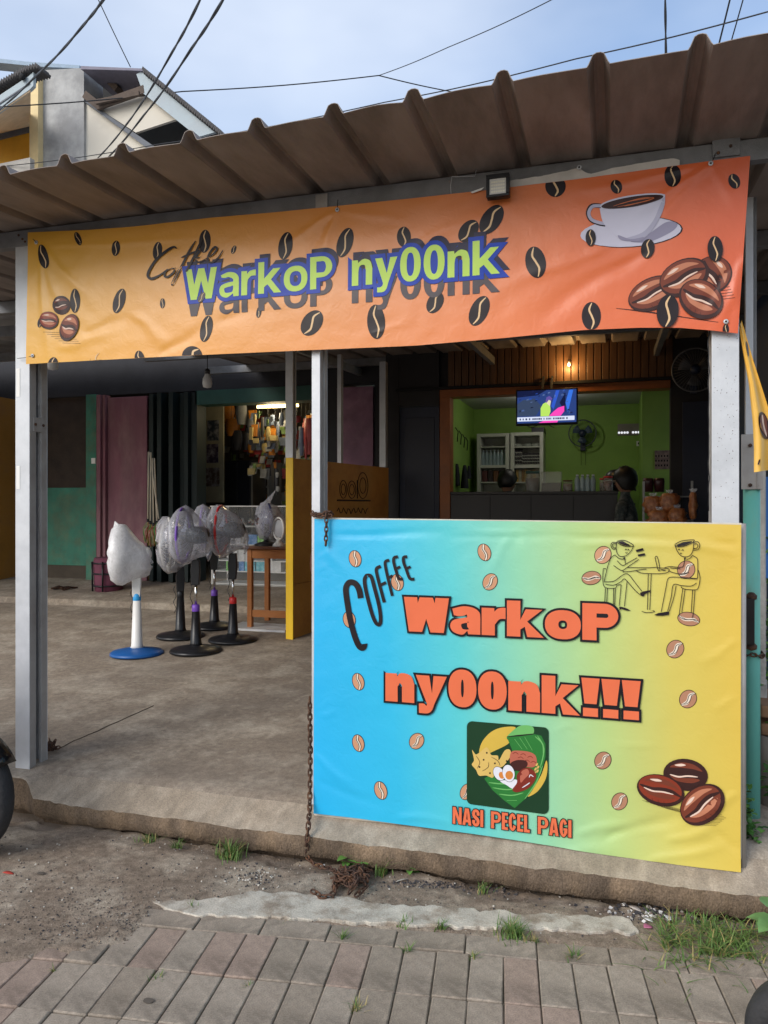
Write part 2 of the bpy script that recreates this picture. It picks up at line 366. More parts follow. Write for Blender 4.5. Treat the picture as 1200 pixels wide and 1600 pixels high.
def sheet(xs0, xs1):
    prof = []
    for i in range(len(xs0)):
        r = xs0[i]; prof += [(r - 0.036, 0), (r - 0.030, 0.008), (r - 0.017, 0.036), (r - 0.006, 0.041), (r + 0.006, 0.041), (r + 0.017, 0.036), (r + 0.030, 0.008), (r + 0.036, 0)]
        nx = xs0[i + 1] if i + 1 < len(xs0) else xs1
        for t in (0.2, 0.4, 0.5, 0.6, 0.8): prof.append((r + 0.036 + (nx - 0.072 - r) * t, 0.0045 * math.sin(math.pi * t)))
    prof.append((xs1 - 0.037, 0))
    b = MB(); rows = []
    for y in ys:
        k = 1.0 if y < YE + 0.05 else 0.45
        rows.append([Vector((x + 0.004 * fbm(x * 9, y * 3), y + (0.010 * noise.noise((x * 5, 0, 3)) if y <= YE + 0.001 else 0), roof_z(y) + eave_tilt(x, y) + h + 0.006 * k * noise.noise((x * 4, y * 2, 7)))) for x, h in prof])
    b.grid(rows, smooth=False); return b
k = 0; first = 2
groups = [list(range(0, 4)), list(range(4, 9)), list(range(9, 13)), list(range(13, 16)), list(range(16, 19))]
for gidx in groups:
    nxt = ribx[gidx[-1] + 1] if gidx[-1] + 1 < len(ribx) else ribx[gidx[-1]] + pitch
    sheet([ribx[i] for i in gidx], nxt).build('roof_sheet', roof_m, canopy, solid=0.0022)
b = MB(); zt = roof_z(0.02) - 0.004
prof = [(0, 0), (0, -0.078), (0.045, -0.078), (0.045, -0.07), (0.006, -0.07), (0.006, -0.008), (0.045, -0.008), (0.045, 0)]
b.prism([(-4.6, y - 0.004, zt + z) for y, z in prof], (6.4, 0, 0))
b.build('front_beam', beam_m, canopy, bevel=0.002)
for y in (1.25, 2.5, 3.75, 5.0):
    b = MB(); b.box((-4.6, y - 0.03, roof_z(y) - 0.085), (1.8, y + 0.03, roof_z(y) - 0.003)); b.build('purlin', beam_m, canopy, bevel=0.003)
for x in (PY(34, 700, 0.0).x, PY(500, 700, 0).x, PY(1134, 700, 0).x):
    b = MB(); b.bar((x, 0.055, roof_z(0.05) - 0.045), (x, 5.3, roof_z(5.3) - 0.13), 0.05, 0.075); b.build('rafter', beam_m, canopy, bevel=0.003)
q = PY(1136, 225, -0.012)
b = MB(); b.box((q.x - 0.05, -0.013, q.z - 0.045), (q.x + 0.045, -0.005, q.z + 0.06)); pl = b.build('beam_plate', beam_m, canopy, bevel=0.002)
for dx, dz in ((-0.02, 0.03), (0.012, -0.01), (0.028, 0.042), (-0.03, -0.03)):
    b = MB(); b.cyl((q.x + dx, -0.012, q.z + dz), (q.x + dx, -0.018, q.z + dz), 0.006, 6); b.build('bolt', rust, pl)
q = PY(503, 313, -0.006); b = MB(); b.box((q.x - 0.028, -0.012, ZB - 0.085), (q.x + 0.028, -0.0045, ZB - 0.012)); b.build('beam_joint', galv_br, canopy, bevel=0.002)

# ---------------------------------------------------------------- posts
def channel_post(name, label, x0, x1, y0, depth, z0, z1, m_side=galv_br, plates=(), group='galvanised posts of the canopy'):
    lo = Vector(((x0 + x1) / 2, y0 + depth / 2, z0)); t = thing(name, label, 'post', lo, group)
    fl = depth * 0.36; lip = 0.006
    for a, bq, front in ((y0, y0 + fl, True), (y0 + depth - fl, y0 + depth, False)):
        b = MB(); yw = a if front else bq - 0.004
        b.box((x0, yw, z0), (x1, yw + 0.004, z1))
        ya, yb = (a + 0.004, bq) if front else (a, bq - 0.004)
        b.m = 1
        b.box((x0, ya, z0), (x0 + 0.004, yb, z1)); b.box((x1 - 0.004, ya, z0), (x1, yb, z1))
        yl = yb - 0.003 if front else ya
        b.box((x0 + 0.004, yl, z0), (x0 + 0.014, yl + 0.003, z1)); b.box((x1 - 0.014, yl, z0), (x1 - 0.004, yl + 0.003, z1))
        b.build('channel', [galv, m_side], t, bevel=0.0015)
    for zp in plates:
        b = MB(); b.box((x1 - 0.003, y0 + fl - 0.02, zp - 0.035), (x1 + 0.003, y0 + depth - fl + 0.02, zp + 0.035)); pl = b.build('tie_plate', galv_br, t, bevel=0.001)
        for yy_ in (y0 + fl - 0.01, y0 + depth - fl + 0.01):
            b = MB(); b.cyl((x1 + 0.002, yy_, zp), (x1 + 0.008, yy_, zp), 0.007, 6); b.build('bolt', rust, pl)
    return t
a = PY(24, 1200, 0); c = PY(46, 1200, 0)
lp = channel_post('steel_post', 'double channel steel post at the left end of the orange banner', a.x, c.x, 0.0, 0.125, F0 - 0.02, ZB - 0.03, plates=(PY(60, 664, 0.06).z,))
q = PY(34, 560, -0.001)
for py in (368, 378, 374):
    b = MB(); qq = PY(28 + (py - 366), py, -0.001); b.cyl(qq, qq + Vector((0, -0.006, 0)), 0.006, 6); b.build('bolt', rust, lp)
for py, hgt in ((598, 22), (746, 18)):
    s0, s1 = PY(25.5, py - hgt, -0.0012), PY(31, py + hgt, -0.0012); b = MB(); b.box((s0.x, -0.0016, s1.z), (s1.x, -0.0004, s0.z)); b.build('paper_sticker', white_pl, lp)
a = PY(491, 700, 0.03); c = PY(504, 700, 0.03)
channel_post('steel_post', 'slim pale steel post rising behind the left corner of the turquoise banner', a.x, c.x, 0.0, 0.09, F0 - 0.01, ZB - 0.03)
a = PY(1112, 700, 0); c = PY(1155, 700, 0)
rpst = channel_post('steel_post', 'wide white speckled steel post at the right end above the yellow side', a.x, c.x, 0.0, 0.10, F0 - 0.02, ZB - 0.03)
spk = MB(); rr = random.Random(3)
for i in range(160):
    z_ = rr.uniform(1.45, 2.15); x_ = rr.uniform(a.x + 0.006, c.x - 0.006)
    if rr.random() > 0.35 + 0.6 * (x_ - a.x) / (c.x - a.x): continue
    s_ = rr.uniform(0.0006, 0.0018); spk.add([(x_ - s_, -0.0006, z_), (x_, -0.0006, z_ - s_ * 1.3), (x_ + s_, -0.0006, z_), (x_, -0.0006, z_ + s_)], [(0, 1, 2, 3)])
stuff(spk.build('rust_specks', rust, rpst))
b = MB()
xc = a.x - 0.008; pts = [Vector((xc + 0.006 * noise.noise((i * 0.4, 0, 0)), 0.02, 2.13 - i * 0.02)) for i in range(36)]
b.tube(pts, 0.0022, 5); wi = b.build('cable_drop', black_pl, rpst)
# ---------------------------------------------------------------- shop row behind the terrace
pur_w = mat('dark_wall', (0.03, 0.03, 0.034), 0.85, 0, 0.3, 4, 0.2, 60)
green_p = mat('green_paint', (0.045, 0.19, 0.13), 0.7, 0, 0.3, 5, 0.15, 60, (0.10, 0.15, 0.09), 0.7, s2=4)
pink_p = mat('faded_maroon_paint', (0.20, 0.075, 0.10), 0.65, 0, 0.3, 4, 0.12, 60, (0.28, 0.15, 0.16), 0.7, s2=3, stretch=(1, 1, 0.35))
pink_d = mat('plum_paint', (0.17, 0.08, 0.13), 0.6, 0, 0.3, 4, 0.1, 60, (0.26, 0.14, 0.2), 0.6, s2=3)
orange_w = mat('ochre_wall_paint', (0.42, 0.20, 0.035), 0.8, 0, 0.25, 3, 0.15, 60, (0.25, 0.13, 0.05), 0.6)
grey_sh = mat('grey_metal_sheet', (0.33, 0.34, 0.36), 0.6, 0.2, 0.2, 4)
YW = 5.2; ZW = PY(200, 906, YW).z
def xw(px, Y=YW): return PY(px, 700, Y).x
def zw(px, py, Y=YW): return PY(px, py, Y).z
sh = thing('shop_row', 'dark row of shop fronts behind the terrace with green and maroon doors', 'building', (xw(140), YW + 0.2, ZW))
ztop = 3.35
def part_box(name, m, parent, x0, x1, y0, y1, z0, z1, bevel=0.003):
    b = MB(); b.box((x0, y0, z0), (x1, y1, z1)); return b.build(name, m, parent, bevel=bevel)
lint = zw(200, 616)
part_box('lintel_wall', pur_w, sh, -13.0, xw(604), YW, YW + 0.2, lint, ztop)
# left bay: upper dark boarded wall, lower green wall
zg = zw(105, 762)
part_box('wall', mat('dark_board', (0.045, 0.032, 0.025), 0.85, 0, 0.4, 5, 0.3, 40), sh, xw(72), xw(139), YW + 0.03, YW + 0.2, zg, lint)
part_box('wall', green_p, sh, xw(72), xw(139), YW + 0.02, YW + 0.2, ZW + 0.16, zg)
part_box('skirting', mat('brown_skirting', (0.07, 0.055, 0.04), 0.85, 0, 0.3), sh, xw(72), xw(139), YW + 0.01, YW + 0.2, ZW - 0.1, ZW + 0.16)
part_box('pillar', green_p, sh, xw(139), xw(155), YW - 0.06, YW + 0.2, ZW - 0.05, lint + 0.01)
b = MB(); p0 = PY(146, 720, YW - 0.065); b.box((p0.x - 0.03, YW - 0.068, p0.z - 0.035), (p0.x + 0.03, YW - 0.061, p0.z + 0.035)); b.build('paper_notice', white_pl, sh)
# ochre wall at far left
part_box('wall', orange_w, sh, -13.0, xw(24), YW - 0.5, YW + 0.2, ZW - 0.2, lint)
part_box('wall', pur_w, sh, xw(24), xw(72), YW + 0.05, YW + 0.2, ZW - 0.2, lint)
# folding maroon door left open in front of the bay
d = part_box('door', pink_p, sh, xw(172), xw(233), YW - 0.05, YW - 0.015, ZW, zw(200, 621), 0.004)
part_box('door', pink_p, sh, xw(160), xw(166), YW - 0.12, YW + 0.02, ZW, zw(160, 619), 0.004)
part_box('door', pink_p, sh, xw(167), xw(171.5), YW - 0.09, YW + 0.02, ZW, zw(160, 619), 0.004)
for px_ in (238, 246, 254, 264, 272, 282, 292, 300):
    c_ = green_p if px_ in (272, 282) else dark_m
    part_box('folding_panel', mat('dark_green_steel', (0.007, 0.016, 0.016), 0.6, 0.1, 0.3, 5), sh, xw(px_), xw(px_ + 6.5), YW - 0.02 - 0.05 * (px_ % 3), YW + 0.12, ZW, lint - 0.02)
part_box('opening_jamb', mat('dark_green_steel', (0.02, 0.045, 0.042)), sh, xw(306), xw(309), YW - 0.02, YW + 0.2, ZW, lint)
part_box('opening_head', mat('teal_frame', (0.02, 0.075, 0.06), 0.6), sh, xw(306), xw(490), YW - 0.02, YW + 0.2, zw(400, 629), lint - 0.001)
# plum door panel beyond the partition
part_box('door', pink_d, sh, xw(528), xw(584), YW - 0.03, YW + 0.06, ZW, zw(560, 605))
part_box('wall', pur_w, sh, xw(490), xw(527), YW, YW + 0.2, ZW - 0.1, lint)
part_box('wall', pur_w, sh, xw(585), xw(612), YW, YW + 0.2, ZW - 0.1, lint)
# shop interior shell
YI = 7.4
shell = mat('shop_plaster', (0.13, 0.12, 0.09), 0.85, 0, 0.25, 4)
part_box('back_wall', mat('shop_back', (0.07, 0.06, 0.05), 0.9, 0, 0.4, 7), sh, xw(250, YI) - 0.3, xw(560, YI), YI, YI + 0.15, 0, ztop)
part_box('side_wall', shell, sh, xw(250, YI) - 0.25, xw(250, YI) - 0.15, YW + 0.2, YI, 0, ztop)
part_box('side_wall', shell, sh, xw(528) + 0.05, xw(528) + 0.15, YW + 0.2, YI, 0, ztop)
part_box('ceiling', shell, sh, xw(250, YI) - 0.2, xw(528) + 0.2, YW + 0.2, YI + 0.2, ztop - 0.05, ztop + 0.05)
part_box('shop_floor', mat('shop_floor', (0.2, 0.18, 0.16), 0.6), sh, xw(250, YI) - 0.2, xw(528), YW + 0.3, YI, ZW - 0.1, ZW + 0.01)
# roof over the shop row so that no sky shows through
part_box('roof_slab', grey_sh, sh, -13.0, 1.6, YW + 0.1, 7.6, ztop + 0.05, ztop + 0.15)

# neighbour's grey sheet awning at the far left
aw = MB(); rows = []
for y, z in ((0.9, 2.96), (4.9, 3.32)):
    rows.append([Vector((-12.0 + 0.04 * i, y, z + 0.018 * math.sin(i * 1.05))) for i in range(192)])
aw.grid(rows); aw_o = aw.build('sheet_awning', grey_sh, None, origin=(-8, 5.1, 3.2), solid=0.003); tag(aw_o, 'grey corrugated sheet awning of the neighbouring shop at far left', 'awning')
b = MB(); b.bar((-12.0, 0.95, 2.90), (-4.75, 0.95, 2.90), 0.05, 0.09); b.bar((-12.0, 2.4, 2.97), (-4.75, 2.4, 2.97), 0.05, 0.09); b.bar((-12.0, 3.8, 3.08), (-4.75, 3.8, 3.08), 0.05, 0.09); b.build('edge_beam', beam_m, aw_o)

# ---------------------------------------------------------------- coffee stall building (right)
YV = 4.9
def xv(px, Y=YV): return PY(px, 700, Y).x
def zv(px, py, Y=YV): return PY(px, py, Y).z
grn = mat('lime_green_wall', (0.23, 0.39, 0.075), 0.65, 0, 0.12, 3, 0.04, 40)
orj = mat('orange_brown_frame', (0.26, 0.08, 0.018), 0.5, 0, 0.25, 5)
ceil_m = mat('ceiling_board', (0.42, 0.43, 0.40), 0.8, 0, 0.1, 3)
plank_m = mat('plank_brown', (0.10, 0.05, 0.022), 0.45, 0, 0.3, 5, 0.1, 40, (0.1, 0.04, 0.015), 0.6, s2=6, stretch=(6, 1, 0.6))
ws = thing('coffee_stall', 'dark fronted coffee stall with lime green room behind its wide opening', 'building', (xv(660), YV + 0.1, 0.42))
zf = 0.42
XJ0, XJ1 = xv(704), xv(1044); ZO = zv(704, 621)
ZH0, ZH1 = zv(850, 601), zv(850, 552)
wall_b = mat('stall_dark_wall', (0.03, 0.028, 0.029), 0.8, 0, 0.3, 4, 0.1, 50)
part_box('wall', wall_b, ws, xw(612) + 0.02, xv(623), YV, YV + 0.15, zf - 0.1, ztop)
part_box('wall', wall_b, ws, xv(623) + 0.002, xv(686), YV, YV + 0.15, zv(650, 634), ztop)
dd = part_box('door', mat('navy_door', (0.022, 0.027, 0.05), 0.55, 0, 0.2), ws, xv(623) + 0.004, xv(686) - 0.004, YV + 0.03, YV + 0.08, zf, zv(650, 636))
for z0, z1 in ((0.55, 1.1), (1.25, zv(650, 645) - 0.05)):
    part_box('door_panel', mat('navy_panel', (0.014, 0.017, 0.034), 0.5), dd, xv(632), xv(678), YV + 0.022, YV + 0.031, z0, z1, 0.006)
part_box('frame_jamb', orj, ws, xv(688), XJ0, YV - 0.03, YV + 0.15, zf, ZO)
part_box('frame_head', orj, ws, xv(688), XJ1 + 0.02, YV - 0.03, YV + 0.15, ZO + 0.001, ZH0 - 0.012)
part_box('header_trim', dark_m, ws, xv(620), xv(1060), YV - 0.05, YV + 0.1, ZH0 - 0.011, ZH0 + 0.02)
part_box('wall', wall_b, ws, xv(686) + 0.002, XJ1 + 0.06, YV + 0.05, YV + 0.15, ZH0 + 0.021, ztop)
wd = (xv(1052) - xv(700)) / 30
for i in range(30):
    part_box('plank', plank_m, ws, xv(700) + i * wd + 0.004, xv(700) + (i + 1) * wd - 0.004, YV - 0.02, YV + 0.04, ZH0 + 0.022, ZH1 + 0.25, 0.004)
part_box('wall', wall_b, ws, XJ1 + 0.021, 1.05, YV, YV + 0.15, zf - 0.1, ztop)
part_box('door', mat('navy_door', (0.02, 0.025, 0.05)), ws, xv(1066), xv(1110), YV - 0.03, YV - 0.002, zf, zv(1080, 628))
# green room
YR = 6.65; ZC = 2.68
xl_, xr_ = XJ0 - 0.06, PY(1003, 700, YR).x
part_box('room_wall', grn, ws, xl_ - 0.1, xr_ + 0.1, YR, YR + 0.12, zf, ZC + 0.1)
part_box('room_wall', grn, ws, xl_ - 0.1, xl_, YV + 0.151, YR, zf, ZC + 0.1)
YQ = 5.6
part_box('room_wall', grn, ws, PY(1003, 700, YQ).x, 1.0, YQ, YR - 0.001, zf, ZC + 0.1)
part_box('ceiling', ceil_m, ws, xl_ - 0.1, 1.05, YV + 0.151, YR + 0.1, ZC, ZC + 0.08)
part_box('room_floor', mat('room_floor', (0.3, 0.28, 0.26), 0.5), ws, xl_ - 0.1, 1.05, YV - 0.05, YR, zf - 0.12, zf)
# ventilation blocks
va, vb = PY(965, 664, YR), PY(1000, 680, YR)
vt = part_box('vent_block', mat('vent_grey', (0.25, 0.22, 0.2), 0.8), ws, va.x, vb.x, YR - 0.012, YR - 0.001, vb.z, va.z + 0.01)
for i in range(8):
    if i == 4: continue
    x_ = va.x + (vb.x - va.x) * (i + 0.15) / 8
    b = MB(); b.lathe((x_ + 0.012, YR - 0.014, vb.z + 0.035), [(0.0, 0), (0.013, 0.0), (0.014, 0.002)], 8, (0, -1, 0)); b.build('vent_hole', mat('daylight_hole', (0.8, 0.8, 0.8), emit=(0.9, 0.93, 1.0), estr=0.55), vt)
# side wall on the right, blue sheet
sw = MB(); sw.box((1.02, 1.6, 0.1), (1.10, YV + 0.2, ztop))
swo = sw.build('side_wall', mat('blue_grey_wall', (0.03, 0.06, 0.12), 0.7, 0, 0.2), None, origin=(1.06, 3, 0.1)); tag(swo, 'dark blue side wall seen past the right hand post', 'wall')
# ---------------------------------------------------------------- flat print: outlines, letters, strokes
def arc(cx, cy, rx, ry, a0, a1, n=10): return [(cx + rx * math.cos(R_(a0 + (a1 - a0) * i / n)), cy + ry * math.sin(R_(a0 + (a1 - a0) * i / n))) for i in range(n + 1)]
def ell(cx, cy, rx, ry, rot=0, n=28):
    c, s = math.cos(R_(rot)), math.sin(R_(rot))
    return [(cx + rx * math.cos(t) * c - ry * math.sin(t) * s, cy + rx * math.cos(t) * s + ry * math.sin(t) * c) for t in (2 * math.pi * i / n for i in range(n))]
def sup(cx, cy, rx, ry, e=2.5, n=32):
    f = lambda v: math.copysign(abs(v) ** (2 / e), v)
    return [(cx + rx * f(math.cos(2 * math.pi * i / n)), cy + ry * f(math.sin(2 * math.pi * i / n))) for i in range(n)]
def crom(pts, n=6, closed=False):
    out = []; N = len(pts)
    for i in range(N if closed else N - 1):
        if closed: a, b, c, d = pts[i - 1], pts[i], pts[(i + 1) % N], pts[(i + 2) % N]
        else: a, b, c, d = pts[max(i - 1, 0)], pts[i], pts[i + 1], pts[min(i + 2, N - 1)]
        for k in range(n):
            t = k / n; out.append(tuple(0.5 * (2 * b[j] + (c[j] - a[j]) * t + (2 * a[j] - 5 * b[j] + 4 * c[j] - d[j]) * t * t + (3 * b[j] - a[j] - 3 * c[j] + d[j]) * t ** 3) for j in (0, 1)))
    if not closed: out.append(tuple(pts[-1]))
    return out
def ribbon(pts, wd, taper=True, smooth=True):
    p = crom(pts) if smooth and len(pts) > 2 else [tuple(q) for q in pts]; L = []; Rr = []; N = len(p)
    for i in range(N):
        a = p[max(i - 1, 0)]; b = p[min(i + 1, N - 1)]; dx, dy = b[0] - a[0], b[1] - a[1]; m = math.hypot(dx, dy) or 1
        t = i / max(1, N - 1); k = wd / 2 * ((0.35 + 0.65 * min(1, 5 * t, 5 * (1 - t))) if taper else 1)
        L.append((p[i][0] - dy / m * k, p[i][1] + dx / m * k)); Rr.append((p[i][0] + dy / m * k, p[i][1] - dx / m * k))
    return L + Rr[::-1]
def area(c): return sum(c[i - 1][0] * c[i][1] - c[i][0] * c[i - 1][1] for i in range(len(c))) / 2
def offset(cs, d):
    out = []
    for idx, c in enumerate(cs):
        q = []
        for p in c:
            if not q or math.dist(p, q[-1]) > 1e-5: q.append(p)
        if math.dist(q[0], q[-1]) < 1e-5: q.pop()
        if (area(q) > 0) != (idx == 0): q = q[::-1]
        a0 = area(q); r = []; N = len(q)
        for i in range(N):
            a, b, e = q[i - 1], q[i], q[(i + 1) % N]
            n1 = (b[1] - a[1], -(b[0] - a[0])); n2 = (e[1] - b[1], -(e[0] - b[0])); m1 = math.hypot(*n1); m2 = math.hypot(*n2)
            n1 = (n1[0] / m1, n1[1] / m1); n2 = (n2[0] / m2, n2[1] / m2); bx, by = n1[0] + n2[0], n1[1] + n2[1]; k = 1 + n1[0] * n2[0] + n1[1] * n2[1]
            k = max(k, 0.35); r.append((b[0] + bx / k * d, b[1] + by / k * d))
        if area(r) * a0 > 0 and (idx == 0 or abs(area(r)) > 0.1 * abs(a0)): out.append(r)
    return out
def isec(a, b, c, d):
    k = ((c[0] - a[0]) * (d[1] - c[1]) - (c[1] - a[1]) * (d[0] - c[0])) / ((b[0] - a[0]) * (d[1] - c[1]) - (b[1] - a[1]) * (d[0] - c[0]))
    return (a[0] + (b[0] - a[0]) * k, a[1] + (b[1] - a[1]) * k)
def glyph(ch, s, xh=0.76, ex=0.0):
    """outline of one letter, cap height 1; s = stem width; gives (contours, advance)"""
    if ch == ' ': return [], 0.42
    if ch == 'W':
        w_ = 0.82 + 1.9 * s * 0.6; h_ = s * 1.06; b1 = 0.26 * w_ - h_ / 2; b2 = 0.74 * w_ - h_ / 2; m = 0.5 * w_ - h_ / 2
        c = [(0, 1), (h_, 1), isec((h_, 1), (b1 + h_, 0), (b1, 0), (m, 1)), (m, 1), (m + h_, 1), isec((m + h_, 1), (b2 + h_, 0), (b2, 0), (w_ - h_, 1)), (w_ - h_, 1), (w_, 1), (b2 + h_, 0), (b2, 0), isec((b2, 0), (m, 1), (m + h_, 1), (b1 + h_, 0)), (b1 + h_, 0), (b1, 0)]
        return [c], w_
    if ch == 'a':
        w_ = 0.46 + s * 0.95
        o = [(w_, 0), (w_ - s * 0.92, 0), (w_ - s, 0.10)] + crom([(w_ - s, 0.10), (0.40 * w_, -0.02), (0.10 * w_, 0.05), (0, 0.22), (0.10 * w_, 0.38), (0.42 * w_, 0.455), (w_ - s, 0.475)]) + crom([(w_ - s, 0.475), (w_ - s * 1.05, 0.56), (0.48 * w_, xh - s * 0.72), (0.28 * w_, xh - s * 0.8), (0.12 * w_, xh - s * 0.72)]) + crom([(0.07 * w_, xh - 0.06), (0.45 * w_, xh + 0.02), (0.78 * w_, xh - 0.02), (w_ * 0.97, xh - 0.14), (w_, 0.47)])
        hx = s * 0.86; hole = crom([(w_ - s, 0.345), (0.62 * w_, 0.335), (hx + 0.02, 0.29), (hx, 0.215), (hx + 0.05, 0.135), (0.62 * w_, 0.14), (w_ - s, 0.22)], closed=True)
        return [o, hole], w_
    if ch == 'r':
        w_ = s + 0.27
        return [[(0, 0), (0, xh), (s * 0.95, xh), (s * 0.97, xh - 0.10)] + crom([(s * 0.97, xh - 0.10), (s + 0.08, xh - 0.01), (w_ * 0.9, xh + 0.02), (w_, xh + 0.012)]) + crom([(w_, xh - s * 0.88), (s + 0.12, xh - s * 0.92), (s + 0.02, xh - s - 0.10), (s, 0.30)]) + [(s, 0)]], w_
    if ch == 'k':
        w_ = 0.47 + s * 1.22
        return [[(0, 0), (0, 1), (s, 1), (s, 0.47), (w_ - s * 1.22, xh), (w_, xh), (0.55 * w_ + 0.02, 0.43), (w_ * 1.04, 0), (w_ * 1.04 - s * 1.22, 0), (s + 0.11, 0.285), (s, 0.20), (s, 0)]], w_ * 1.03
    if ch in 'o0O':
        h_ = xh if ch == 'o' else 1.0; w_ = {'o': 0.55 + s * 0.95, '0': 0.40 + s * 0.95, 'O': 0.3 + s * 1.2}[ch]
        return [sup(w_ / 2, h_ / 2, w_ / 2, h_ / 2 + 0.015, 2.25), sup(w_ / 2, h_ / 2, w_ / 2 - s * 0.98, h_ / 2 - s * 0.80, 2.4)], w_
    if ch == 'P':
        w_ = 0.44 + s * 1.2; y0 = 0.35
        return [[(0, 0), (0, 1)] + arc(w_ - 0.32, (1 + y0) / 2, 0.32, (1 - y0) / 2, 90, -90, 14) + [(s, y0), (s, 0)], [(s, 1 - s * 0.8)] + arc(w_ - 0.28, (1 + y0) / 2, max(0.05, 0.28 - s), (1 - y0) / 2 - s * 0.8, 90, -90, 10) + [(s, y0 + s * 0.8)]], w_
    if ch == 'n':
        w_ = 0.36 + s * 1.25
        return [[(0, 0), (0, xh), (s * 0.94, xh), (s * 0.98, xh - 0.085)] + crom([(s * 0.98, xh - 0.085), (0.5 * w_, xh + 0.005), (0.68 * w_, xh + 0.018), (0.9 * w_, xh - 0.06), (w_, xh - 0.27)]) + [(w_, 0), (w_ - s, 0)] + crom([(w_ - s, xh - 0.33), (w_ - s - 0.03, xh - s * 0.82 - 0.02), (w_ / 2, xh - s * 0.80), (s + 0.03, xh - s * 0.86 - 0.04), (s, xh - 0.36)]) + [(s, 0)]], w_
    if ch == 'y':
        w_ = 0.40 + s * 1.25; x0 = w_ / 2
        return [[(0, xh), (s * 1.08, xh), (x0 + 0.02, 0.30), (w_ - s * 1.06, xh), (w_, xh), (0.60 * w_, 0.02)] + crom([(0.60 * w_, 0.02), (0.52 * w_, -0.16), (0.38 * w_, -0.255), (0.10 * w_, -0.26)]) + [(0.10 * w_, -0.26 + s * 0.8)] + crom([(0.10 * w_, -0.26 + s * 0.8), (0.26 * w_, -0.255 + s * 0.8), (0.34 * w_, -0.05), (0.36 * w_, 0.01)])], w_
    if ch == '!':
        return [[(0, 1), (s * 1.3, 1), (s * 1.08, 0.33), (s * 0.22, 0.33)]], s * 1.3
    if ch == 'N': w_ = 0.22 + 2 * s; return [[(0, 0), (0, 1), (s * 1.02, 1), (w_ - s * 0.92, 0.42), (w_ - s * 0.92, 1), (w_, 1), (w_, 0), (w_ - s * 1.02, 0), (s * 0.92, 0.58), (s * 0.92, 0)]], w_
    if ch == 'A':
        w_ = 0.26 + 1.8 * s; m = w_ / 2
        return [[(0, 0), (m - s * 0.66, 1), (m + s * 0.66, 1), (w_, 0), (w_ - s, 0), (w_ - s - 0.025, 0.17), (s + 0.025, 0.17), (s, 0)], [(m - 0.05, 0.33), (m, 0.78), (m + 0.05, 0.33)]], w_
    if ch == 'S':
        w_ = 0.24 + 1.3 * s; q = w_ - s
        return [[(w_, 0.64), (w_, 0.82), (0.8 * w_, 0.97), (0.5 * w_, 1.01), (0.2 * w_, 0.97), (0, 0.82), (0, 0.62), (0.15 * w_, 0.50), (q, 0.33), (q, 0.20), (0.5 * w_, 0.15), (s, 0.20), (s, 0.36), (0, 0.36), (0, 0.18), (0.2 * w_, 0.03), (0.5 * w_, -0.01), (0.8 * w_, 0.03), (w_, 0.18), (w_, 0.38), (0.85 * w_, 0.50), (s, 0.67), (s, 0.80), (0.5 * w_, 0.85), (q, 0.80), (q, 0.64)]], w_
    if ch == 'I': return [[(0, 0), (0, 1), (s, 1), (s, 0)]], s
    if ch == 'E': w_ = 0.16 + 1.2 * s; t = s * 0.8; return [[(0, 0), (0, 1), (w_, 1), (w_, 1 - t), (s, 1 - t), (s, 0.5 + t / 2), (w_ * 0.92, 0.5 + t / 2), (w_ * 0.92, 0.5 - t / 2), (s, 0.5 - t / 2), (s, t), (w_, t), (w_, 0)]], w_
    if ch == 'L': w_ = 0.14 + 1.2 * s; t = s * 0.85; return [[(0, 0), (0, 1), (s, 1), (s, t), (w_, t), (w_, 0)]], w_
    if ch in 'CG':
        w_ = 0.24 + 1.35 * s; cx = w_ / 2; o = arc(cx, 0.5, w_ / 2, 0.515, 28 if ch == 'C' else 30, 332 if ch == 'C' else 345, 26)
        i_ = arc(cx, 0.5, w_ / 2 - s, 0.5 - s * 0.8, 332 if ch == 'C' else 300, 28 if ch == 'C' else 34, 20)
        if ch == 'G': return [o[:-1] + [(w_, 0.02), (w_, 0.50), (cx, 0.50), (cx, 0.36), (w_ - s, 0.36)] + i_], w_
        return [o + i_], w_
def text2d(body, s, gap, x0, x1, z0, z1, grow=0.0, shift=(0, 0), xh=0.76):
    """contours of a line of text fitted between x0..x1 with baseline z0 and cap line z1"""
    gl = []; x = 0; sS = []
    tot = sum(glyph(ch, s, xh)[1] + gap for ch in body) - gap; exS = 2 * grow / ((x1 - x0) / tot)
    for ch in body:
        cs, adv = glyph(ch, s, xh, exS if ch == 'S' else 0.0)
        
        if cs: gl.append([[(p[0] + x, p[1]) for p in c] for c in cs])
        if ch == '!': gl.append([[(x + s * 0.12, 0), (x + s * 0.12, 0.22), (x + s * 1.18, 0.22), (x + s * 1.18, 0)]])
        x += adv + gap
    kx = (x1 - x0) / tot; kz = z1 - z0; out = []
    for gi, cs in enumerate(gl):
        c2 = [[(x0 + p[0] * kx + shift[0], z0 + p[1] * kz + shift[1]) for p in c] for c in cs]
        out.append(offset(c2, grow) if grow and gi not in sS else c2)
    return out

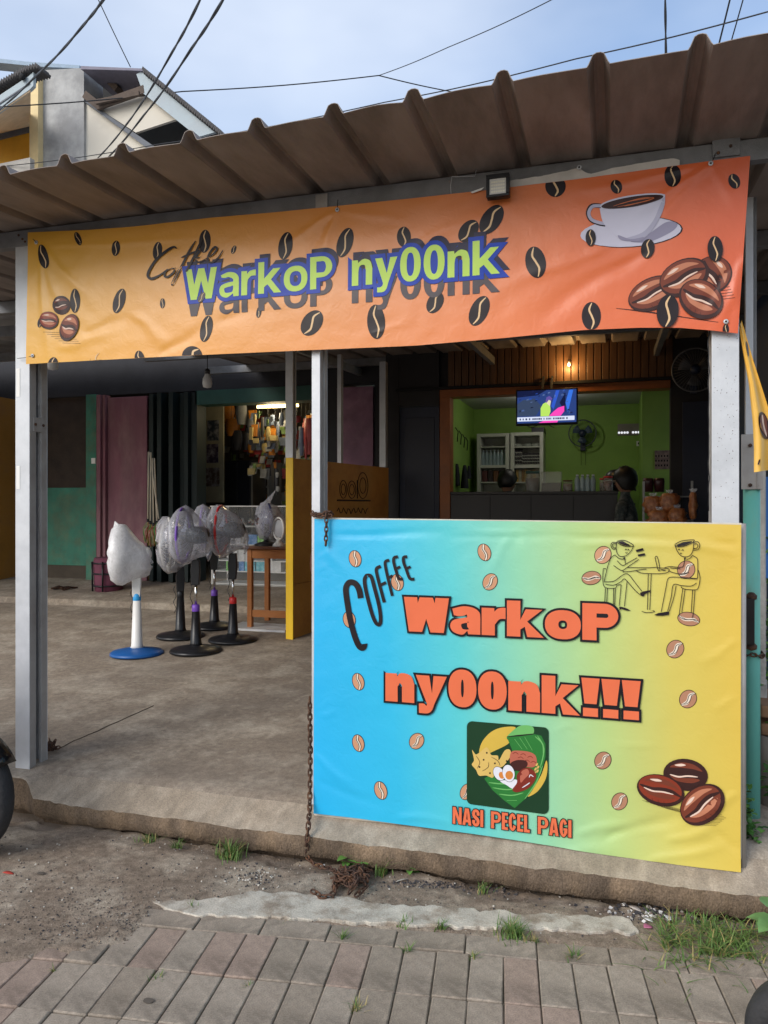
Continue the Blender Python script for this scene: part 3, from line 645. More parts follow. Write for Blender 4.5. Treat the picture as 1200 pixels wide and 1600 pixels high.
class Print:
    """flat ink shapes laid on a hanging sheet: they follow its folds, one hair's breadth in front of it"""
    LAY = [0]
    def __init__(s, Yb, Dn, clip=None): s.Y = Yb; s.D = Dn; s.items = []; s.clip = clip
    def px(s, pts): return [(lambda v: (v.x, v.z))(PY(a, b, s.Y)) for a, b in pts]
    def add(s, contours, mi, layer): s.items.append((contours, mi, layer))
    def addpx(s, pts, mi, layer): s.items.append(([s.px(pts)], mi, layer))
    def build(s, name, mats, parent):
        V = []; Fc = []; MI = []; NR = []
        for k, (cs, mi, layer) in enumerate(s.items):
            bm = bmesh.new(); ed = []
            for c in cs:
                vs = []
                for p in c:
                    z = p[1]
                    if s.clip: z = min(max(z, s.clip(p[0])[0]), s.clip(p[0])[1])
                    if not vs or (vs[-1].co - Vector((p[0], 0, z))).length > 1e-5: vs.append(bm.verts.new((p[0], 0, z)))
                if len(vs) > 2 and (vs[0].co - vs[-1].co).length < 1e-5: bm.verts.remove(vs.pop())
                if len(vs) < 3: continue
                for i in range(len(vs)):
                    try: ed.append(bm.edges.new((vs[i - 1], vs[i])))
                    except ValueError: pass
            if not ed: bm.free(); continue
            bmesh.ops.triangle_fill(bm, use_beauty=True, use_dissolve=False, edges=ed, normal=(0, -1, 0))
            xs = [v.co.x for v in bm.verts]; zs = [v.co.z for v in bm.verts]; st = 0.02
            for ax, lo, hi in ((0, min(xs), max(xs)), (2, min(zs), max(zs))):
                g_ = math.ceil(lo / st)
                while g_ * st < hi:
                    co = [0, 0, 0]; co[ax] = g_ * st; no = [0, 0, 0]; no[ax] = 1
                    bmesh.ops.bisect_plane(bm, geom=bm.verts[:] + bm.edges[:] + bm.faces[:], plane_co=co, plane_no=no, dist=1e-6); g_ += 1
            bm.verts.index_update(); o = len(V); yo = s.Y - 0.0014 - layer * 0.0004 - (k % 7) * 0.00003
            for v in bm.verts:
                V.append(Vector((v.co.x, yo + s.D(v.co.x, v.co.z), v.co.z)))
                e = 0.004; NR.append(Vector(((s.D(v.co.x + e, v.co.z) - s.D(v.co.x - e, v.co.z)) / (2 * e), -1, (s.D(v.co.x, v.co.z + e) - s.D(v.co.x, v.co.z - e)) / (2 * e))).normalized())
            for f in bm.faces:
                ids = [o + v.index for v in f.verts]; a, b2, c2 = V[ids[0]], V[ids[1]], V[ids[2]]
                if f.normal.y > 0: ids.reverse()
                Fc.append(ids); MI.append(mi)
            bm.free()
        og = ORG[parent.name]; me = bpy.data.meshes.new(name); me.from_pydata([tuple(p - og) for p in V], [], Fc)
        for m in mats: me.materials.append(m)
        me.polygons.foreach_set('material_index', MI); me.polygons.foreach_set('use_smooth', [True] * len(Fc)); me.update()
        me.normals_split_custom_set_from_vertices([tuple(n_) for n_ in NR])
        return link(name, me, parent, og)

def vinyl(name, stops, vec, rough=0.36):
    """banner vinyl printed with a colour gradient along vec = (ax, az, offset) in local metres"""
    m = bpy.data.materials.new(name); m.use_nodes = True; n = m.node_tree.nodes; l = m.node_tree.links; p = n['Principled BSDF']
    t = n.new('ShaderNodeTexCoord'); sp_ = n.new('ShaderNodeSeparateXYZ'); l.new(t.outputs['Object'], sp_.inputs[0])
    a = n.new('ShaderNodeMath'); a.operation = 'MULTIPLY_ADD'; a.inputs[1].default_value = vec[0]; a.inputs[2].default_value = vec[2]; l.new(sp_.outputs['X'], a.inputs[0])
    c = n.new('ShaderNodeMath'); c.operation = 'MULTIPLY_ADD'; c.inputs[1].default_value = vec[1]; l.new(sp_.outputs['Z'], c.inputs[0]); l.new(a.outputs[0], c.inputs[2])
    r = n.new('ShaderNodeValToRGB'); l.new(c.outputs[0], r.inputs['Fac']); el = r.color_ramp.elements
    while len(el) < len(stops): el.new(0.5)
    for e, (pos, col) in zip(el, stops): e.position = pos; e.color = (*col, 1)
    z = n.new('ShaderNodeTexNoise'); z.inputs['Scale'].default_value = 3; z.inputs['Detail'].default_value = 8; l.new(t.outputs['Object'], z.inputs['Vector'])
    q = n.new('ShaderNodeMapRange'); q.inputs['To Min'].default_value = 0.92; q.inputs['To Max'].default_value = 1.06; l.new(z.outputs['Fac'], q.inputs['Value'])
    mu = n.new('ShaderNodeMix'); mu.data_type = 'RGBA'; mu.blend_type = 'MULTIPLY'; mu.inputs['Factor'].default_value = 1; l.new(r.outputs['Color'], mu.inputs['A']); l.new(q.outputs[0], mu.inputs['B'])
    l.new(mu.outputs['Result'], p.inputs['Base Color'])
    p.inputs['Roughness'].default_value = rough; p.inputs['Specular IOR Level'].default_value = 0.5
    z2 = n.new('ShaderNodeTexNoise'); z2.inputs['Scale'].default_value = 26; z2.inputs['Detail'].default_value = 4; z2.inputs['Distortion'].default_value = 1.2; l.new(t.outputs['Object'], z2.inputs['Vector'])
    bn = n.new('ShaderNodeBump'); bn.inputs['Strength'].default_value = 0.10; bn.inputs['Distance'].default_value = 0.01; l.new(z2.outputs['Fac'], bn.inputs['Height']); l.new(bn.outputs[0], p.inputs['Normal'])
    return m
def ink(name, rgb, k=0.82, rough=0.36): return mat('ink_' + name, tuple(x * k for x in lin(*rgb)), rough, 0, 0.06, 5, spec=0.22, rvar=0.04)

class Folds:
    def __init__(s, Yb, creases, low): s.c = []; s.low = low; s.cache = {}
    def set(s, Yb, creases):
        for (a, b, c, d, wd, am) in creases:
            p = PY(a, b, Yb); q = PY(c, d, Yb); s.c.append((p.x, p.z, q.x, q.z, wd, am))
    def __call__(s, x, z):
        y = s.low(x, z)
        for (x0, z0, x1, z1, wd, am) in s.c:
            dx, dz = x1 - x0, z1 - z0; L2 = dx * dx + dz * dz; t = ((x - x0) * dx + (z - z0) * dz) / L2
            if t < -0.3 or t > 1.3: continue
            L = math.sqrt(L2); d = ((x - x0) * dz - (z - z0) * dx) / L
            if abs(d) > 3 * wd: continue
            e = min(1, max(0, (t + 0.05) / 0.18)) * min(1, max(0, (1.15 - t) / 0.6)); e = e * e * (3 - 2 * e)
            d += 0.25 * wd * math.sin(t * 7 + x0 * 9)
            y -= 0.62 * am * e * math.exp(-(d / (wd * (0.5 + 0.7 * max(0, min(1, t))))) ** 2)
        return y

INK = ink('black', (38, 30, 34)); CREAM = ink('cream', (232, 196, 150))
def line_at(pts, x):
    for a, b in zip(pts, pts[1:]):
        if x <= b[0]: return a[1] + (b[1] - a[1]) * (x - a[0]) / (b[0] - a[0])
    return pts[-1][1]

# ---------------------------------------------------------------- upper orange banner
YU = -0.032
up_top = [(43, 363), (90, 361), (140, 359), (210, 354), (330, 340), (430, 331), (530, 321), (650, 309), (760, 297), (900, 280), (1040, 261), (1172, 244)]
up_bot = [(41, 569), (150, 563), (270, 557), (400, 551), (490, 547), (650, 540), (790, 528), (910, 516), (1000, 512), (1060, 512), (1110, 516), (1153, 521)]
rng_low = lambda x, z: 0.006 * noise.noise((x * 1.1, z * 2.5, 4)) + 0.0015 * noise.noise((x * 4, z * 6, 9)) + 0.0012 * noise.noise((x * 13, z * 17, 2))
DU = Folds(0, None, rng_low)
DU.set(YU, [(527, 328, 440, 385, 0.018, 0.007), (527, 328, 500, 400, 0.016, 0.006), (527, 328, 465, 420, 0.012, -0.003), (527, 328, 640, 345, 0.014, 0.003),
            (1112, 258, 975, 345, 0.016, 0.008), (1112, 258, 900, 300, 0.014, 0.005), (1112, 258, 1010, 360, 0.018, 0.006), (1112, 258, 1150, 330, 0.014, 0.004),
            (60, 380, 75, 560, 0.018, 0.007), (60, 380, 140, 470, 0.022, 0.008), (60, 380, 100, 500, 0.018, 0.006), (70, 385, 330, 372, 0.012, 0.003),
            (130, 520, 210, 495, 0.03, -0.006), (205, 490, 270, 540, 0.03, 0.006), (250, 555, 330, 505, 0.028, -0.006), (90, 545, 170, 520, 0.03, 0.005), (340, 500, 420, 480, 0.03, -0.004),
            (1010, 390, 830, 500, 0.035, -0.010), (960, 380, 760, 460, 0.03, 0.006), (1165, 400, 1120, 520, 0.02, 0.009), (1140, 420, 1080, 500, 0.02, -0.006), (1150, 440, 1150, 520, 0.015, 0.006),
            (580, 520, 640, 505, 0.01, 0.002), (650, 380, 780, 330, 0.03, 0.005)])
bn1 = thing('banner', 'long orange banner with green lettering hanging under the canopy edge', 'banner', PY(600, 545, YU))
tw = [(lambda v: (v.x, v.z))(PY(a, b, YU)) for a, b in up_top]; bw = [(lambda v: (v.x, v.z))(PY(a, b, YU)) for a, b in up_bot]
nx_, nz_ = 300, 56; rows = []
for j in range(nz_ + 1):
    t = j / nz_; row = []
    for i in range(nx_ + 1):
        s_ = i / nx_; xa = tw[0][0] + (tw[-1][0] - tw[0][0]) * s_; xb = bw[0][0] + (bw[-1][0] - bw[0][0]) * s_
        za = line_at(tw, xa); zb = line_at(bw, xb); x_ = xa + (xb - xa) * t; z_ = za + (zb - za) * t
        row.append(Vector((x_, YU + DU(x_, z_), z_)))
    rows.append(row)
o1 = ORG[bn1.name]; x0u, x1u = tw[0][0] - o1.x, tw[-1][0] - o1.x
b = MB(); b.grid(rows[::-1])
k = 0.86
b.build('banner_sheet', vinyl('banner_orange', [(0.0, tuple(c * k for c in lin(230, 172, 58))), (0.30, tuple(c * k for c in lin(228, 156, 66))), (0.55, tuple(c * k for c in lin(226, 138, 72))), (0.80, tuple(c * k for c in lin(224, 112, 58))), (1.0, tuple(c * k for c in lin(220, 96, 54)))], (1 / (x1u - x0u), -0.06, -x0u / (x1u - x0u))), bn1)
clipU = lambda x: (line_at(bw, x) + 0.001, line_at(tw, x) - 0.001)
beansU = [(68,401,8,19,-12),(122,373,5,11,-20),(181,388,6.5,12,8),(246,392,7,14,10),(320,377,9,18,5),(365,390,3.5,7,25),(186,470,9,20,17),(117,470,8,19,0),(254,474,4,8,0),(323,514,9.5,21,12),(405,488,4,9,10),
    (446,384,11,22,10),(539,379,12,24,18),(631,370,11,16,0),(732,361,13,20,40),(768,343,15,26,35),(488,505,15,22,35),(588,503,14,27,-3),(680,473,12,18,30),(749,486,14,25,25),(837,410,16,25,-10),(868,291,16,17,3),(963,292,9,11,-15),
    (1051,275,13,18,0),(1147,284,9,12,-20),(924,494,15,22,0),(83,571,8,13,12),(150,566,9,16,18),(219,562,8,14,-8),(301,557,16,16,40),(1134,515,5,9,4),(63,504,4,8,12)]
def bean(P, cx, cy, rx, ry, rot, l0, m0=0, m1=1, lw=0.13):
    e = ell(cx, cy, rx, ry, rot); P.addpx(e, m0, l0)
    c, s = math.cos(R_(rot)), math.sin(R_(rot)); f = lambda x, y: (cx + x * c - y * s, cy + x * s + y * c)
    P.addpx(ribbon([f(0.05 * rx, -ry * 0.93), f(-0.22 * rx, -ry * 0.45), f(0.04 * rx, 0), f(0.25 * rx, ry * 0.45), f(0.0, ry * 0.93)], max(rx * lw * 1.5, 1.0)), m1, l0 + 1)
for bb in beansU:
    P = Print(YU, DU, clipU); bean(P, *bb, 0); P.build('bean_print', [INK, CREAM], bn1)
# cluster of roasted beans, left and right
BR = [ink('bean_dark', (62, 38, 36)), ink('bean_brown', (122, 62, 46)), ink('bean_light', (196, 128, 98)), ink('bean_shine', (236, 206, 188)), ink('bean_red', (140, 58, 40))]
def bigbean(P, cx, cy, rx, ry, rot, l0, fill=1, hi=2, sh=3):
    c, s = math.cos(R_(rot)), math.sin(R_(rot)); f = lambda x, y: (cx + x * rx * c - y * ry * s, cy + x * rx * s + y * ry * c)
    e = lambda ox, oy, a, b: [f(ox + a * math.cos(t), oy + b * math.sin(t)) for t in (2 * math.pi * i / 28 for i in range(28))]
    P.addpx(e(0, 0, 1, 1), 0, l0); P.addpx(e(-0.03, -0.08, 0.91, 0.86), fill, l0 + 1)
    P.addpx(crom([f(-0.75, -0.35), f(-0.3, -0.72), f(0.3, -0.7), f(0.72, -0.35), f(0.3, -0.42), f(-0.3, -0.40)], closed=True), hi, l0 + 2)
    P.addpx(crom([f(-0.7, 0.12), f(-0.2, 0.22), f(0.4, 0.14), f(0.66, 0.22), f(0.3, 0.46), f(-0.35, 0.44)], closed=True), hi, l0 + 2)
    P.addpx(ribbon([f(-0.88, -0.02), f(-0.4, 0.06), f(0.0, -0.08), f(0.4, -0.12), f(0.86, 0.04)], 0.24 * ry), 0, l0 + 3)
    P.addpx(ribbon([f(-0.7, 0.10), f(-0.3, 0.17), f(0.1, 0.05), f(0.55, 0.02)], 0.10 * ry), sh, l0 + 4)
    P.addpx(crom([f(-0.55, -0.52), f(-0.25, -0.66), f(-0.05, -0.60), f(-0.3, -0.48)], closed=True), sh, l0 + 3)
    for i in range(5): a = -0.5 + 0.25 * i; P.addpx(ribbon([f(a, 0.62), f(a + 0.05, 0.78)], 0.05 * ry, smooth=False), 0, l0 + 3)
P = Print(YU, DU, clipU)
for i in range(6): P.addpx(ribbon([(68 + i * 6, 519 + i * 3.4), (112 + i * 3, 520 + i * 3.4)], 1.2, smooth=False), 0, 0)
bigbean(P, 96, 477, 14, 15, -10, 1, 0, 1); bigbean(P, 77, 501, 15, 14, 10, 5, 4, 2); bigbean(P, 109, 512, 14, 22, 20, 9, 1, 2); P.build('bean_cluster_print', BR, bn1)
P = Print(YU, DU, clipU)
for i in range(9): P.addpx(ribbon([(963 + i * 5, 482 + 0.6 * i), (1010 + i * 14, 486 + i * 2.2)], 2.0, smooth=False), 0, 0)
for i in range(6): P.addpx(ribbon([(1100, 470 - i * 4), (1148 - i * 2, 466 - i * 4.5)], 2.0, smooth=False), 0, 0)
bigbean(P, 1112, 430, 29, 33, 60, 1, 1, 2); bigbean(P, 1020, 459, 41, 25, -25, 5, 1, 2); bigbean(P, 1069, 434, 41, 28, -25, 9, 1, 2); bigbean(P, 1095, 468, 36, 30, 28, 13, 1, 2)
P.build('bean_cluster_print', BR, bn1)
for q in ((1043, 487, 17, 26, 8, 18), (1117, 390, 12, 20, -2, 18), (923, 372, 8, 13, 0, 9), (1012, 389, 10.5, 15, 10, 9)):
    P = Print(YU, DU, clipU); bean(P, *q); P.build('bean_print', [INK, CREAM], bn1)
# cup and saucer
CUP = [ink('cup_lavender', (206, 204, 222)), INK, ink('coffee', (58, 34, 32)), ink('cup_shade', (150, 146, 170)), ink('swirl', (196, 108, 66)), ink('cup_mid', (178, 176, 198))]
P = Print(YU, DU, clipU)
P.addpx(ell(987, 363, 80, 23.5, -4), 1, 0); P.addpx(ell(985.5, 363, 79, 22.5, -4), 0, 1)
P.addpx(crom([(985, 378), (1005, 372), (1040, 348), (1058, 350), (1050, 362), (1015, 378)], closed=True), 3, 2)
P.addpx(ribbon([(939, 322), (925, 322), (919, 332), (923, 343), (935, 349), (946, 351)], 7, False), 1, 2); P.addpx(ribbon([(939, 322), (926, 323), (920, 333), (924, 343), (935, 348), (946, 350)], 5, False), 5, 3)
cup = crom([(937, 326), (942, 347), (956, 364), (972, 373), (1000, 374), (1015, 365), (1029, 345), (1038, 322), (1039, 305)]) + [(1039, 305)]
P.addpx(cup, 0, 4); P.addpx(crom([(1038, 306), (1037, 324), (1028, 347), (1014, 366), (1000, 374), (975, 374), (1003, 364), (1020, 346), (1030, 324)], closed=True), 5, 5)
P.addpx(crom([(966, 368), (985, 374), (1006, 371), (1000, 377), (972, 376)], closed=True), 3, 6)
P.addpx(ell(988, 315, 51.5, 9.5, -9), 0, 6); P.addpx(ell(988, 316, 49, 8, -9), 2, 7)
for pts in ([(958, 323), (985, 315), (1020, 310), (1010, 315), (965, 324)], [(968, 320), (995, 312), (1015, 309)], [(975, 323), (1005, 316), (1022, 311)]): P.addpx(ribbon(pts, 1.2), 4, 8)
P.build('cup_print', CUP, bn1)
# shop lettering
pA, pB = PY(291, 470, YU), PY(781, 431.5, YU); zt_ = PY(290, 422, YU).z
TX = dict(s=0.19, gap=0.08, x0=pA.x, x1=pB.x, z0=pA.z, z1=zt_, xh=0.77)
P = Print(YU, DU, clipU)
GREY = ink('grey_shadow', (88, 80, 84)); NAVY = ink('navy', (44, 40, 66)); BLUE = ink('blue', (14, 62, 178)); LIME = ink('lime', (200, 234, 106))
for i, c in enumerate(text2d('WarkoP ny00nk', **{**TX, 'z1': TX['z0'] + (TX['z1'] - TX['z0']) * 0.95}, shift=(0.0, -0.073))): P.add(c, 0, 2)
for i, c in enumerate(text2d('WarkoP ny00nk', **TX, grow=0.011, shift=(0.016, 0.024))): P.add(c, 1, 3 + (i % 2))
for i, c in enumerate(text2d('WarkoP ny00nk', **TX, grow=0.0175)): P.add(c, 2, 5 + (i % 2))
for i, c in enumerate(text2d('WarkoP ny00nk', **TX)): P.add(c, 3, 8)
P.build('lettering', [GREY, NAVY, BLUE, LIME], bn1)
P = Print(YU, DU, clipU); bean(P, 316, 465, 4.5, 9, 30, 10); P.build('bean_print', [GREY, CREAM], bn1)
P = Print(YU, DU, clipU); f = lambda q: [(220 + x / 3.53, 340 + y / 3.53) for x, y in q]
for wd_, q in ((4.2, [(200, 172), (185, 163), (150, 180), (95, 225), (55, 280), (40, 318), (58, 338), (100, 322), (150, 285)]), (3.2, [(168, 283), (140, 298), (132, 322), (150, 328), (182, 304), (186, 286), (168, 282), (205, 270), (235, 240)]),
              (3.6, [(305, 130), (285, 160), (262, 200), (225, 275), (190, 345), (175, 370), (205, 300), (240, 262)]), (3.6, [(345, 110), (322, 160), (300, 205), (262, 285), (250, 300)]), (2.8, [(225, 222), (280, 198), (335, 178)]),
              (3.0, [(300, 232), (335, 212), (348, 190), (335, 182), (310, 212), (306, 240), (330, 246), (372, 222)]), (3.2, [(372, 224), (405, 200), (422, 172), (408, 165), (380, 200), (372, 236), (392, 250), (425, 226), (455, 180)])): P.addpx(ribbon(f(q), wd_), 0, 9)
for it in range(len(P.items)): P.items[it] = (P.items[it][0], 0, 9 + it * 0.3)
P.build('script_lettering', [INK], bn1)
for gx, gy in ((57, 379), (527, 328), (1110, 257), (52, 556), (1134, 503), (905, 262)):
    q = PY(gx, gy, YU); y_ = YU + DU(q.x, q.z) - 0.003
    b = MB(); b.lathe((q.x, y_, q.z), [(0.004, 0), (0.009, 0.0), (0.009, 0.003), (0.004, 0.003)], 12, (0, -1, 0), cap=False); b.m = 1; b.lathe((q.x, y_, q.z), [(0.0, 0.001), (0.0045, 0.001)], 10, (0, -1, 0), cap=False); b.build('grommet', [galv, dark_m], bn1)
for (ax, ay, bx, by) in ((527, 328, 528, 312), (57, 379, 45, 365), (1110, 257, 1118, 240), (52, 556, 27, 560)):
    p0, p1 = PY(ax, ay, YU - 0.006), PY(bx, by, -0.014); b = MB(); b.tube([p0, p0.lerp(p1, 0.5) + Vector((0, -0.002, -0.003)), p1], 0.0016, 5); b.build('tie_wire', black_pl, bn1)
# pale turned-over hem showing at the right of the top edge
b = MB(); top = [(790, 283), (840, 276), (880, 268), (905, 262), (912, 268), (922, 272), (960, 262), (1000, 255), (1050, 247), (1062, 250)]; rows = [[], []]
for i in range(60):
    px_ = 790 + (1062 - 790) * i / 59; pt = line_at(top, px_) + 0.8 * noise.noise((px_ * 0.1, 0, 0)); pb = line_at(up_top, px_) + 6
    for r_, py_ in ((0, pt), (1, pb)): q = PY(px_, py_, YU + 0.012); q.y += 0.004 * noise.noise((px_ * 0.08, r_, 3)); rows[r_].append(q)
b.grid(rows[::-1]); b.build('folded_hem', mat('banner_back', (0.55, 0.52, 0.48), 0.5, 0, 0.2, 9), bn1)
b = MB(); e = [PY(735, 300, YU - 0.01), PY(757, 292, YU - 0.014), PY(752, 297, YU - 0.012), PY(738, 302, YU - 0.01)]; b.add(e, [(0, 1, 2, 3)]); b.build('torn_hem', white_pl, bn1)
# ---------------------------------------------------------------- lower turquoise to yellow banner on its board
YN = -0.067
lo_top = [(491, 811), (560, 812), (700, 813), (850, 815), (1000, 817), (1080, 818), (1158, 820)]
lo_bot = [(490, 1271), (560, 1279), (640, 1290), (740, 1303), (840, 1318), (940, 1334), (1060, 1350), (1157, 1361)]
DN = Folds(0, None, lambda x, z: 0.005 * noise.noise((x * 1.3, z * 1.3, 14)) + 0.001 * noise.noise((x * 5, z * 5, 19)) + 0.0008 * noise.noise((x * 15, z * 15, 21)))
DN.set(YN, [(520, 836, 700, 832, 0.014, -0.006), (700, 840, 900, 836, 0.012, -0.004), (800, 835, 760, 900, 0.02, 0.004), (815, 832, 850, 930, 0.022, 0.004), (880, 838, 1090, 846, 0.012, -0.005), (900, 850, 1120, 852, 0.016, 0.005), (820, 832, 740, 832, 0.01, 0.004),
            (500, 840, 540, 900, 0.02, 0.004), (492, 1180, 560, 1240, 0.02, 0.006), (495, 1220, 600, 1262, 0.018, -0.004), (500, 1120, 530, 1110, 0.01, 0.003), (495, 870, 520, 862, 0.008, 0.003), (494, 890, 515, 884, 0.006, 0.002),
            (620, 1275, 720, 1285, 0.02, 0.006), (940, 1310, 1080, 1268, 0.022, -0.010), (900, 1300, 1010, 1285, 0.022, 0.008), (1040, 1315, 1130, 1290, 0.02, 0.008), (1010, 1345, 1150, 1318, 0.016, 0.007), (1150, 1330, 1090, 1270, 0.018, -0.006), (1155, 1240, 1090, 1275, 0.018, 0.006),
            (860, 1330, 980, 1325, 0.02, 0.006), (1155, 1000, 1090, 1040, 0.016, 0.004), (1150, 868, 1060, 840, 0.014, 0.005), (1152, 850, 1110, 846, 0.008, -0.004), (1150, 1090, 1110, 1110, 0.012, 0.004), (960, 1165, 1030, 1165, 0.01, 0.003), (860, 1145, 900, 1130, 0.01, 0.003)])
bn2 = thing('banner', 'turquoise to yellow banner stretched over a board at the terrace edge', 'banner', PY(820, 1316, YN))
tw2 = [(lambda v: (v.x, v.z))(PY(a, b, YN)) for a, b in lo_top]; bw2 = [(lambda v: (v.x, v.z))(PY(a, b, YN)) for a, b in lo_bot]
nx_, nz_ = 150, 110; rows = []
for j in range(nz_ + 1):
    t = j / nz_; row = []
    for i in range(nx_ + 1):
        s_ = i / nx_; xa = tw2[0][0] + (tw2[-1][0] - tw2[0][0]) * s_; xb = bw2[0][0] + (bw2[-1][0] - bw2[0][0]) * s_
        za = line_at(tw2, xa); zb = line_at(bw2, xb); x_ = xa + (xb - xa) * t; z_ = za + (zb - za) * t
        row.append(Vector((x_, YN + DN(x_, z_) - (0.02 * max(0, t - 0.93) / 0.07 * max(0, s_ - 0.5)), z_)))
    rows.append(row)
o2 = ORG[bn2.name]; x0n, x1n = tw2[0][0] - o2.x, tw2[-1][0] - o2.x; k = 0.81
g_ = lambda *c: tuple(v * k for v in lin(*c))
b = MB(); b.grid(rows[::-1])
b.build('banner_sheet', vinyl('banner_turquoise', [(0.0, g_(38, 184, 240)), (0.2, g_(48, 190, 232)), (0.38, g_(92, 206, 210)), (0.54, g_(146, 214, 176)), (0.70, g_(184, 212, 136)), (0.86, g_(218, 202, 100)), (1.0, g_(228, 194, 82))], (1 / (x1n - x0n), 0.05, -x0n / (x1n - x0n) - 0.03), 0.34), bn2)
cream = mat('cream_board', (0.52, 0.48, 0.40), 0.7, 0, 0.2, 7)
p0, p1 = PY(490, 811, YN), PY(1160, 820, YN); zb0, zb1 = PY(490, 1277, YN).z, PY(1157, 1345, YN).z
b = MB(); yb_ = YN + 0.014
b.prism([(p0.x - 0.004, yb_, zb0), (p0.x - 0.004, yb_, p0.z + 0.006), (p1.x, yb_, p1.z + 0.006), (p1.x, yb_, zb1)], (0, 0.022, 0)); b.build('board', cream, bn2, bevel=0.002)
b = MB(); b.cyl((p1.x + 0.004, yb_ + 0.012, zb1 - 0.03), (p1.x + 0.004, yb_ + 0.012, p1.z + 0.004), 0.0125, 10); b.build('frame_tube', galv_br, bn2)
b = MB(); b.cyl((p0.x + 0.02, yb_ + 0.034, zb0 - 0.01), (p0.x + 0.02, yb_ + 0.034, p0.z), 0.0125, 10); b.build('frame_tube', galv_br, bn2)
b = MB(); b.cyl((p0.x + 0.02, yb_ + 0.034, p0.z - 0.02), (p1.x, yb_ + 0.034, p1.z - 0.02), 0.0125, 10); b.build('frame_tube', galv_br, bn2)
clipN = lambda x: (line_at(bw2, x) + 0.001, line_at(tw2, x) - 0.001)
TAN = ink('tan', (206, 152, 118)); TAN2 = ink('tan_dark', (182, 132, 104)); WHT = ink('pale_line', (240, 226, 206))
def tanbean(cx, cy, rx, ry, rot, m, l0=0):
    P = Print(YN, DN, clipN); P.addpx(ell(cx, cy, rx + 1, ry + 1, rot), 0, l0); P.addpx(ell(cx, cy, rx, ry, rot), 1, l0 + 1)
    c, s = math.cos(R_(rot)), math.sin(R_(rot)); f = lambda x, y: (cx + x * c - y * s, cy + x * s + y * c)
    q = [f(0.25 * rx, -ry * 0.95), f(-0.05 * rx, -ry * 0.45), f(0.1 * rx, 0), f(0.12 * rx, ry * 0.45), f(-0.25 * rx, ry * 0.95)]
    P.addpx(ribbon(q, 0.46 * rx), 2, l0 + 2); P.addpx(ribbon([(a - 0.12 * rx, b2) for a, b2 in q], 1.1), 0, l0 + 3); P.addpx(ribbon([(a + 0.22 * rx, b2) for a, b2 in q], 0.9), 0, l0 + 3)
    P.build('bean_print', [INK, m, WHT], bn2)
for q in [(555,873,9,12.5,-12),(546,968,9,12.5,-12),(621,910,9,12.5,-14),(757,863,9.5,13,-18),(766,909,10.5,13,28),(560,1065,8.5,13,-15),(560,1161,8.5,13,-14),(651,1158,10.5,12.5,30),(595,1235,9,14,-18),(729,1237,9,12.5,25),(942,867,12,13.5,35)]: tanbean(*q, TAN)
for q in [(924,903,10,14.5,82),(1072,890,13,13.5,35),(1076,967,10,17,100),(1055,1014,12.5,14,35),(1075,1092,12.5,14,35),(942,1188,12,13.5,35),(968,1252,11.5,13.5,30)]: tanbean(*q, TAN2)
ORJ = ink('letter_orange', (232, 116, 78)); OUT = ink('letter_black', (30, 28, 34))
def sign(body, pl, pr, ztop_px, s, gap, grow, xh, base=12):
    a, c = PY(*pl, YN), PY(*pr, YN); zt = PY(*ztop_px, YN).z; P = Print(YN, DN, clipN)
    kw = dict(s=s, gap=gap, x0=a.x, x1=c.x, z0=a.z, z1=zt, xh=xh)
    for i, q in enumerate(text2d(body, **kw, grow=grow)): P.add(q, 0, base + (i % 2))
    for q in text2d(body, **kw): P.add(q, 1, base + 3)
    P.build('lettering', [OUT, ORJ], bn2)
sign('WarkoP', (632, 985.5), (966, 1001), (631, 932), 0.335, 0.035, 0.0085, 0.77)
sign('ny00nk!!!', (603, 1094.5), (1001, 1127), (603, 1039), 0.325, 0.04, 0.0085, 0.79)
sign('NASI PECEL PAGI', (708, 1285.5), (893, 1309), (708, 1259.5), 0.20, 0.055, 0.0032, 0.76)
# slanted COFFEE
P = Print(YN, DN, clipN); f = lambda q: [(480 + x / 3.333, 800 + y / 3.333) for x, y in q]; li = 0
for wd_, q in ((9.0, [(280, 448), (272, 405), (252, 372), (222, 366), (204, 392), (206, 440), (222, 540), (244, 630), (270, 695), (293, 706), (300, 675), (293, 610)]),
               (5.8, [(312, 330), (334, 336), (352, 395), (376, 490), (384, 555), (378, 585), (358, 574), (336, 520), (310, 420), (300, 355), (312, 328)]),
               (5.0, [(403, 470), (384, 400), (366, 330), (362, 295), (384, 282)]), (4.6, [(380, 382), (412, 366)]), (4.6, [(445, 436), (428, 370), (412, 300), (408, 260), (428, 250)]), (4.2, [(426, 342), (446, 330)]),
               (4.6, [(474, 232), (454, 238), (452, 262), (464, 305), (478, 345), (500, 348)]), (4.0, [(462, 296), (486, 284)]), (4.6, [(522, 232), (504, 236), (504, 262), (518, 300), (536, 345), (560, 348)]), (4.0, [(514, 296), (540, 284)])):
    P.addpx(ribbon(f(q), wd_, False), 0, 6 + li * 0.3); li += 1
P.build('arched_lettering', [INK], bn2)
